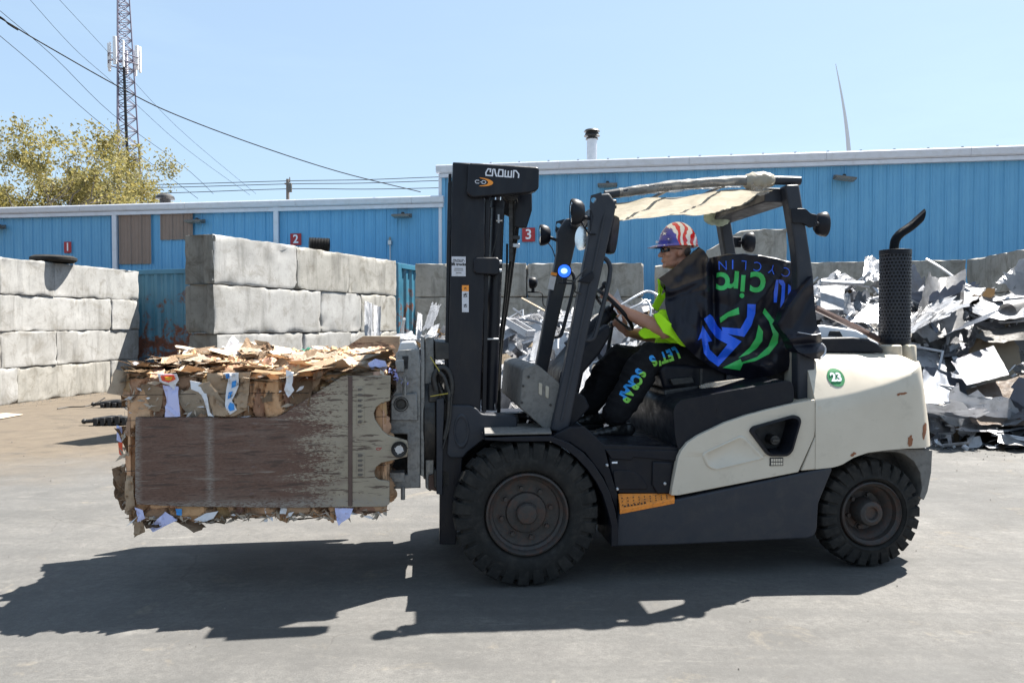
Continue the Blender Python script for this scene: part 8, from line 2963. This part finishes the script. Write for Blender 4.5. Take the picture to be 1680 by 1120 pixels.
while cnt < 350 and tries < 16000:
    tries += 1
    extra = cnt >= 285
    x = RS.uniform(-.5, 1.9) if extra else RS.uniform(-2.9, 8.4); f = lerp_tab(FRONT, x); y = f + RS.uniform(0.05, 3.6)
    if y > 14.2: continue
    z = heap_h(x, y)
    px, py = project((x, y, z))
    if px < 560 or px > 1710 or blocked(px, py): continue
    if 1500 < px and 560 < py < 705 and RS.random() < .8: continue
    if extra and not (800 < px < 1000 and 510 < py < 700): continue
    # surface slope
    e = .12; nrm = Vector((-(heap_h(x + e, y) - heap_h(x - e, y)) / (2 * e), -(heap_h(x, y + e) - heap_h(x, y - e)) / (2 * e), 1)).normalized()
    nm, me = RS.choice(KIND[:14]) if RS.random() < .62 else RS.choice(KIND[14:])
    if extra: nm, me = KIND[RS.choice((2, 3, 8, 11, 0, 15, 18, 19, 20, 2, 3))]
    o = bpy.data.objects.new(nm, me)
    tilt = Vector((RS.gauss(0, .35), RS.gauss(0, .35), RS.gauss(0, .1)))
    q = (nrm + tilt + (Vector((0, -.5, 0)) if extra else Vector((0, 0, 0)))).normalized().to_track_quat('Z', 'Y').to_matrix().to_4x4() @ Matrix.Rotation(RS.uniform(0, 6.28), 4, 'Z')
    s = RS.uniform(.6, 1.35 if y < 12.4 else .8) if nm == 'scrap_sheet' else RS.uniform(.45, 1.0)
    m = Matrix.Translation((x, y, z + RS.uniform(-.10, .06))) @ q @ Matrix.Scale(s, 4)
    o.matrix_world = m; COL.objects.link(o); WM[o.name] = m
    lb, ct, gr = GL[nm]
    mw = {'bare_aluminium': 'silver', 'dull_aluminium': 'dull grey', 'white_coated_sheet': 'white', 'grey_sheet': 'dark grey', 'bluish_plate': 'bluish', 'tan_scrap': 'tan'}[me.materials[0].name.split('.')[0]]
    zn = ('left of the mast' if px < 735 else 'between mast and front posts' if px < 860 else 'between the two front posts' if px < 960 else 'behind the steering wheel' if px < 1120 else 'behind the rear post' if px < 1345 else 'left of the exhaust' if px < 1440 else 'just right of the exhaust' if px < 1560 else 'near the right edge')
    hz = 'on top of the heap' if py < 500 else 'high in the heap' if py < 560 else 'halfway down the heap' if py < 630 else 'low in the heap' if py < 690 else 'at the foot of the heap'
    sz = ('large ' if s > 1.05 else 'small ' if s < .75 else '') + mw
    describe(o, '%s %s %s %s' % (sz, {'scrap_sheet': 'crumpled sheet', 'scrap_channel': 'channel strip', 'metal_rack': 'rectangular rack', 'bent_tube': 'bent tube'}[nm], hz, zn), ct, gr)
    cnt += 1
# small fragments, past counting, as one mass
verts, faces, mi = [], [], []
mats_s = ['alu', 'white_sheet', 'alu_dull', 'grey_sheet', 'dark_scrap', 'tan_scrap']
for i in range(2400):
    x = RS.uniform(-3.2, 8.6); f = lerp_tab(FRONT, x); y = f + RS.uniform(-.15, 3.8) if RS.random() < .85 else f + RS.uniform(-.35, .5)
    z = max(0.02, heap_h(x, y)) + RS.uniform(-.12, .05)
    c = Vector((x, y, z)); sz = RS.uniform(.03, .11)
    if z < .06: sz *= .5
    a = Vector((RS.gauss(0, 1), RS.gauss(0, 1), RS.gauss(0, .7))).normalized(); b = a.cross(Vector((RS.gauss(0, 1), RS.gauss(0, 1), RS.gauss(0, 1)))).normalized()
    n = a.cross(b); el = RS.uniform(.15, .9); k = len(verts)
    verts += [c - a * sz - b * sz * el, c + a * sz * RS.uniform(.6, 1) - b * sz * el, c + a * sz + b * sz * el + n * sz * .3, c - a * sz * RS.uniform(.5, 1) + b * sz * el, c + n * sz * RS.uniform(-.5, .5)]
    faces += [(k, k + 1, k + 4), (k + 1, k + 2, k + 4), (k + 2, k + 3, k + 4), (k + 3, k, k + 4)]
    mm = RS.choices(range(6), (5, 4, 4, 2, 1.5, .8))[0]; mi += [mm] * 4
me = bpy.data.meshes.new('scrap_fragments'); me.from_pydata(verts, [], faces)
for k in mats_s: me.materials.append(M[k])
me.polygons.foreach_set('material_index', mi)
o = bpy.data.objects.new('scrap_fragments', me); link(o); describe(o, 'countless small shards of metal filling the scrap heap', 'scrap heap', kind='stuff')

# ------------------------------------------------------------------ pieces one can point to
def plate(name, label, corners, mat, crump=.03, n=12, thick=.006, seed=1, cat='scrap metal', edge=.03, curl=0.0):
    """corners: 4 (px, py, Y) counter-clockwise from lower left"""
    P = [at(*c) for c in corners]
    bm = BM(); g = []
    R = random.Random(seed)
    nrm = (P[1] - P[0]).cross(P[3] - P[0]).normalized(); size = (P[1] - P[0]).length
    for i in range(n + 1):
        row = []
        for j in range(n + 1):
            s, t = i / n, j / n
            if i in (0, n): s += R.uniform(-edge, edge)
            if j in (0, n): t += R.uniform(-edge, edge)
            p = P[0].lerp(P[1], s).lerp(P[3].lerp(P[2], s), t)
            d = crump * size * ((.5 - abs(noise.noise(Vector((s * 2.6 + seed, t * 2.6, seed)))) * 2) + .4 * noise.noise(Vector((s * 7 + seed, t * 7, 1))))
            d += curl * size * ((s - .5) ** 2 * 4 - .5)
            row.append(bm.verts.new(p + nrm * d))
        g.append(row)
    uvl = bm.loops.layers.uv.new('UVMap')
    for i in range(n):
        for j in range(n):
            f = bm.faces.new((g[i][j], g[i + 1][j], g[i + 1][j + 1], g[i][j + 1]))
            for l, (a, b) in zip(f.loops, ((i, j), (i + 1, j), (i + 1, j + 1), (i, j + 1))): l[uvl].uv = (a / n, b / n)
    bmesh.ops.solidify(bm, geom=bm.faces[:], thickness=thick)
    o = part(name, bm, mat, smooth=35, origin=True)
    describe(o, label, cat)
    return o
plate('bent_plate', 'large smooth bent grey sheet standing in the heap just right of the exhaust', [(1492, 545, 10.6), (1572, 556, 10.7), (1578, 450, 11.6), (1518, 452, 11.6)], M['alu_dull'], .05, curl=.22, seed=3)
plate('checker_plate', 'bright checker plate square tilted on the right heap above the brown plate', [(1586, 632, 9.6), (1656, 614, 9.7), (1630, 566, 10.3), (1560, 592, 10.2)], M['checker'], .012, seed=4, edge=.004)
plate('checker_plate', 'shaded checker plate behind the bright checker plate square', [(1540, 585, 10.6), (1612, 580, 10.7), (1619, 546, 11.1), (1546, 566, 11.0)], M['checker'], .02, seed=5, edge=.01)
plate('brown_plate', 'big brown stained plate leaning at the lower right of the heap', [(1594, 694, 9.2), (1700, 700, 9.2), (1706, 606, 9.9), (1572, 643, 9.9)], M['brown_plate'], .03, seed=6, edge=.01, thick=.012)
plate('blue_grey_plate', 'blue grey plate leaning behind the tail of the forklift', [(1512, 662, 9.6), (1588, 660, 9.6), (1582, 616, 10.2), (1516, 600, 10.3)], M['bluish_sheet'], .03, seed=7, edge=.03)
plate('white_sheet', 'white torn panel above the blue grey plate at the tail', [(1506, 598, 10.3), (1552, 614, 10.3), (1548, 585, 10.8), (1500, 568, 10.9)], M['white_sheet'], .08, seed=8)
plate('white_sheet', 'long white folded panel lying on the ground below the brown plate', [(1622, 735, 8.95), (1672, 734, 9.0), (1668, 723, 9.4), (1600, 718, 9.4)], M['white_sheet'], .02, seed=9, edge=.01)
plate('shiny_sheet', 'long shiny curved panel at the foot of the right heap', [(1562, 707, 9.1), (1700, 703, 9.1), (1700, 694, 9.5), (1600, 696, 9.5)], M['alu'], .015, curl=.05, seed=10)
plate('white_sheet', 'white bent panel high on the right heap near the wall corner', [(1574, 506, 11.3), (1604, 490, 11.4), (1614, 474, 11.9), (1570, 468, 12.0)], M['white_sheet'], .04, seed=11)
plate('pale_blue_sheet', 'pale blue square panel on the heap between rear post and exhaust', [(1347, 508, 11.0), (1384, 508, 11.1), (1386, 466, 11.5), (1345, 469, 11.4)], M['white_sheet'], .015, seed=12, edge=.01)
plate('crumpled_foil', 'tall crumpled shiny sheet left of the exhaust at the heap top', [(1414, 462, 11.6), (1448, 462, 11.6), (1446, 424, 12.2), (1420, 420, 12.2)], M['alu'], .16, seed=13)
plate('silver_sheet', 'smooth silver triangle panel low between the rear post and exhaust', [(1396, 528, 10.6), (1446, 532, 10.6), (1448, 496, 11.0), (1420, 503, 11.0)], M['alu'], .04, seed=14)
plate('wide_sheet', 'wide bright rolled sheet lying along the right edge of the heap', [(1592, 515, 10.9), (1690, 524, 10.6), (1690, 480, 11.6), (1610, 488, 11.6)], M['alu'], .03, curl=.12, seed=15)
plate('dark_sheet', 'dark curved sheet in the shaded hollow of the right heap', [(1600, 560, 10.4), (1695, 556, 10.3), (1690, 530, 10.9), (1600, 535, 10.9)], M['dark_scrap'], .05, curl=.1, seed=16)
plate('pointed_sheet', 'pointed shiny sheet curling up against the right block wall', [(1632, 465, 12.0), (1684, 462, 11.8), (1682, 448, 12.1), (1665, 438, 12.2)], M['alu'], .1, seed=17)
plate('white_sheet', 'broad white sheet beside the mast foot in the middle heap', [(817, 642, 9.9), (852, 600, 10.1), (892, 592, 10.9), (826, 596, 10.9)], M['white_sheet'], .03, seed=18, edge=.02)
plate('white_sheet', 'white slanting sheet below the channel box in the middle heap', [(820, 560, 10.9), (862, 540, 11.1), (838, 524, 11.5), (822, 524, 11.5)], M['white_sheet'], .03, seed=19)
plate('pale_sheet', 'pale upright sheet leaning on the far front post', [(868, 592, 10.4), (905, 590, 10.4), (898, 538, 10.9), (878, 545, 10.9)], M['white_sheet'], .05, seed=20)
plate('grey_sheet', 'grey taupe panel beside the mast in the middle heap', [(816, 600, 10.5), (846, 592, 10.5), (832, 580, 10.8), (816, 582, 10.8)], M['tan_scrap'], .02, seed=21, edge=.01)
plate('white_sheet', 'white upright strip leaning on the middle block wall', [(598, 560, 11.8), (612, 560, 11.8), (611, 498, 12.3), (598, 494, 12.3)], M['white_sheet'], .08, seed=22)
plate('white_sheet', 'white curved strip right of the upright strip by the middle wall', [(613, 560, 11.6), (624, 562, 11.6), (625, 503, 12.1), (613, 500, 12.1)], M['white_sheet'], .08, seed=23, curl=.3)
plate('white_sheet', 'white narrow strip standing left of the mast against the shaded wall', [(682, 556, 11.8), (692, 556, 11.8), (693, 516, 12.2), (685, 512, 12.2)], M['white_sheet'], .05, seed=24)
plate('white_sheet', 'white sheet piece fanning towards the mast above the clamp', [(700, 548, 11.4), (714, 552, 11.4), (722, 530, 11.7), (708, 536, 11.7)], M['white_sheet'], .05, seed=25)
plate('grey_tray', 'pale grey tray lying at the top of the heap behind the clamp', [(642, 556, 11.2), (685, 556, 11.2), (676, 543, 11.6), (645, 550, 11.6)], M['white_sheet'], .05, seed=26)
# loop of gutter
def bar(name, label, pts, r_, mat, flat=1.0, seg=8):
    bm = BM(); add_tube(bm, smooth_path([at(*p) for p in pts], 4), r_, seg, flat=flat)
    o = part(name, bm, mat, smooth=50, origin=True); describe(o, label, 'scrap metal'); return o
plate('oval_sheet', 'pale grey slanting oval panel left of the mast', [(694, 540, 11.8), (708, 540, 11.8), (724, 500, 12.1), (708, 496, 12.1)], M['white_sheet'], .03, seed=41, edge=.08)
bar('long_bar', 'long tan bar slanting down behind the far front post', [(856, 489, 11.6), (880, 502, 11.5), (905, 516, 11.4)], .03, M['tan_scrap'], .5, 4)
bar('long_bar', 'grey bar lying left of the far front post below the tan bar', [(852, 524, 11.5), (880, 528, 11.4), (902, 538, 11.3)], .03, M['grey_sheet'], .6, 4)
bar('brown_bar', 'pale horizontal rail on the heap right of the rear post', [(1346, 462, 11.3), (1380, 464, 11.3), (1416, 465, 11.3)], .045, M['alu'], .8, 8)
bar('twisted_rod', 'thin bright rod slanting above the right heap towards the wall corner', [(1520, 425, 12.4), (1545, 440, 12.2), (1575, 462, 12.0), (1592, 470, 11.8)], .035, M['alu'], .6, 6)
bar('rod_frame', 'tangle of thin chrome chair tube behind the steering wheel', [(998, 512, 11), (1020, 500, 11), (1045, 485, 11.1), (1062, 478, 11.2), (1078, 484, 11.1), (1092, 500, 11)], .020, M['alu'])
bar('rod_frame', 'second chrome tube curving under the first behind the driver arm', [(1020, 512, 11), (1048, 500, 11), (1060, 492, 11.1), (1068, 508, 11), (1062, 530, 10.9), (1044, 545, 10.8)], .018, M['alu'])
bar('rod_frame', 'white hoop of tube right of the steering column', [(1030, 560, 10.6), (1040, 540, 10.7), (1052, 534, 10.8), (1060, 546, 10.7), (1058, 566, 10.6)], .022, M['white_sheet'])
bar('wire_hoop', 'pale wire hoop between the two front posts', [(915, 572, 10.4), (916, 556, 10.5), (924, 546, 10.6), (934, 548, 10.6), (936, 560, 10.5), (930, 574, 10.4)], .018, M['white_sheet'])
bar('wire_hoop', 'grey hose hoop between the two front posts above the cowl', [(905, 600, 10.2), (918, 590, 10.3), (935, 588, 10.3), (944, 600, 10.2)], .022, M['alu_dull'])
# open box section
def box_section():
    a, b = at(834, 532, 11.2), at(868, 552, 11.0)
    r = thing('channel_box', 'open white box channel with a tan inside in the middle heap', 'scrap metal', a)
    d = (b - a); L_ = d.length
    F = Matrix.Translation(a) @ d.to_track_quat('X', 'Z').to_matrix().to_4x4()
    for lo, hi, mt in (((0, -.12, 0), (L_, -.108, .10), 'white_sheet'), ((0, .108, 0), (L_, .12, .10), 'white_sheet'), ((0, -.107, 0), (.012, .107, .10), 'white_sheet'), ((L_ - .012, -.107, 0), (L_, .107, .10), 'white_sheet'), ((.013, -.107, 0), (L_ - .013, .107, .01), 'tan_scrap')):
        bm = BM(); add_box(bm, lo, hi); part('box_wall', bm, M[mt], r, F)
box_section()
# pipe opening on the far right
p = at(1652, 512, 11.0)
bm = BM(); add_tube(bm, [p, p + Vector((.4, .25, .05)), p + Vector((.8, .5, .05))], .13, 20, cap=False); bmesh.ops.solidify(bm, geom=bm.faces[:], thickness=.006)
o = part('duct_pipe', bm, M['alu_dull'], smooth=60, origin=True); describe(o, 'open ended round duct pipe at the right edge of the heap', 'scrap metal')
# white appliance block under the steering wheel
plate('white_grille', 'white vented appliance panel low behind the steering column', [(1000, 600, 10.2), (1050, 598, 10.2), (1044, 560, 10.6), (1004, 566, 10.6)], M['white_sheet'], .05, seed=31)
plate('white_sheet', 'white sheet low between the front post and the driver far leg', [(936, 640, 10.0), (970, 630, 10.0), (966, 600, 10.5), (944, 606, 10.5)], M['white_sheet'], .05, seed=32)
plate('silver_sheet', 'silver sheet showing below the clamp hoses beside the mast', [(700, 655, 10.8), (718, 652, 10.8), (720, 620, 11.2), (702, 622, 11.2)], M['alu'], .05, seed=33)

# ------------------------------------------------------------------ junk on the yard, left
def junk(px, py, label, L_, seed, ang):
    L_ *= .85
    p = on_ground(px, py)
    r = thing('black_part', label, 'car part', p)
    F = Matrix.Translation(p) @ Matrix.Rotation(ang, 4, 'Z')
    R = random.Random(seed)
    bm = BM(); add_tube(bm, [Vector((-L_ / 2, 0, .07)), Vector((0, 0.02, .09)), Vector((L_ / 2, 0, .08))], .055, 10, radii=[.045, .06, .05]); part('housing', bm, M['black'], r, F, smooth=40)
    for k in range(5):
        bm = BM(); x = -L_ / 2 + L_ * (k + .5) / 5; add_box(bm, (x - .03, -.08, .0), (x + .03, .07, .05 + .1 * R.random())); part('lug', bm, M['black'], r, F, bevel=.006)
    bm = BM(); add_tube(bm, [Vector((-L_ / 2, 0, .07)), Vector((-L_ / 2 - .12, .03, .06))], .03, 8); bmesh.ops.create_uvsphere(bm, u_segments=10, v_segments=8, radius=.04, matrix=Matrix.Translation((-L_ / 2 - .14, .03, .06))); part('end_joint', bm, M['grime'], r, F)
junk(190, 668, 'upper black plastic car part on the dirt left of the bale', .62, 3, .1)
junk(183, 697, 'lower black car part on the dirt left of the bale', .60, 5, .15)
bm = BM(); add_tube(bm, smooth_path([on_ground(94, 672) + Vector((0, 0, .02)), on_ground(115, 670) + Vector((0, 0, .03)), on_ground(140, 670) + Vector((0, 0, .04)), on_ground(158, 666) + Vector((0, 0, .06)), on_ground(172, 660) + Vector((0, 0, .09))], 5), .012, 6)
o = part('loose_cable', bm, M['grime'], origin=True); describe(o, 'thin cable trailing from the upper black car part', 'cable')
P = [on_ground(x, y) + Vector((0, 0, .012)) for x, y in ((-12, 689), (6, 687), (38, 681), (10, 679), (-14, 681))]
bm = BM(); add_poly(bm, P, (0, 0, .006)); fix(bm)
o = part('cardboard_flat', bm, M['kraft_b'], origin=True); describe(o, 'flat piece of cardboard lying on the yard at the left edge', 'cardboard')
# crumbs and pebbles on the yard
verts, faces = [], []
for i in range(1500):
    if i < 500: x = RS.uniform(-9, 9); y = RS.uniform(2.2, 12)
    else:
        t = RS.random(); q = A0.lerp(A1, t) if RS.random() < .5 else B0.lerp(B1, t); x = q.x + abs(RS.gauss(0, .3)); y = q.y + RS.gauss(0, .3)
        if RS.random() < .4: x = RS.uniform(3, 9); y = lerp_tab(FRONT, x) - abs(RS.gauss(0, .35))
    s = RS.uniform(.002, .006) * (1 if y < 6 else 2.4)
    k = len(verts); c = Vector((x, y, s * .4))
    for d in ((1, 0, 0), (-.5, .8, 0), (-.5, -.8, 0), (0, 0, .9)):
        verts.append(c + Vector(d) * s * RS.uniform(.7, 1.3))
    faces += [(k, k + 1, k + 3), (k + 1, k + 2, k + 3), (k + 2, k, k + 3)]
me = bpy.data.meshes.new('grit'); me.from_pydata(verts, [], faces)
for q in (worn('grit_stone', (.17, .155, .135), (.11, .10, .09), .9, scale=3),): me.materials.append(q)
o = bpy.data.objects.new('grit', me); link(o); describe(o, 'loose grit and small stones scattered over the yard', 'gravel', kind='stuff')
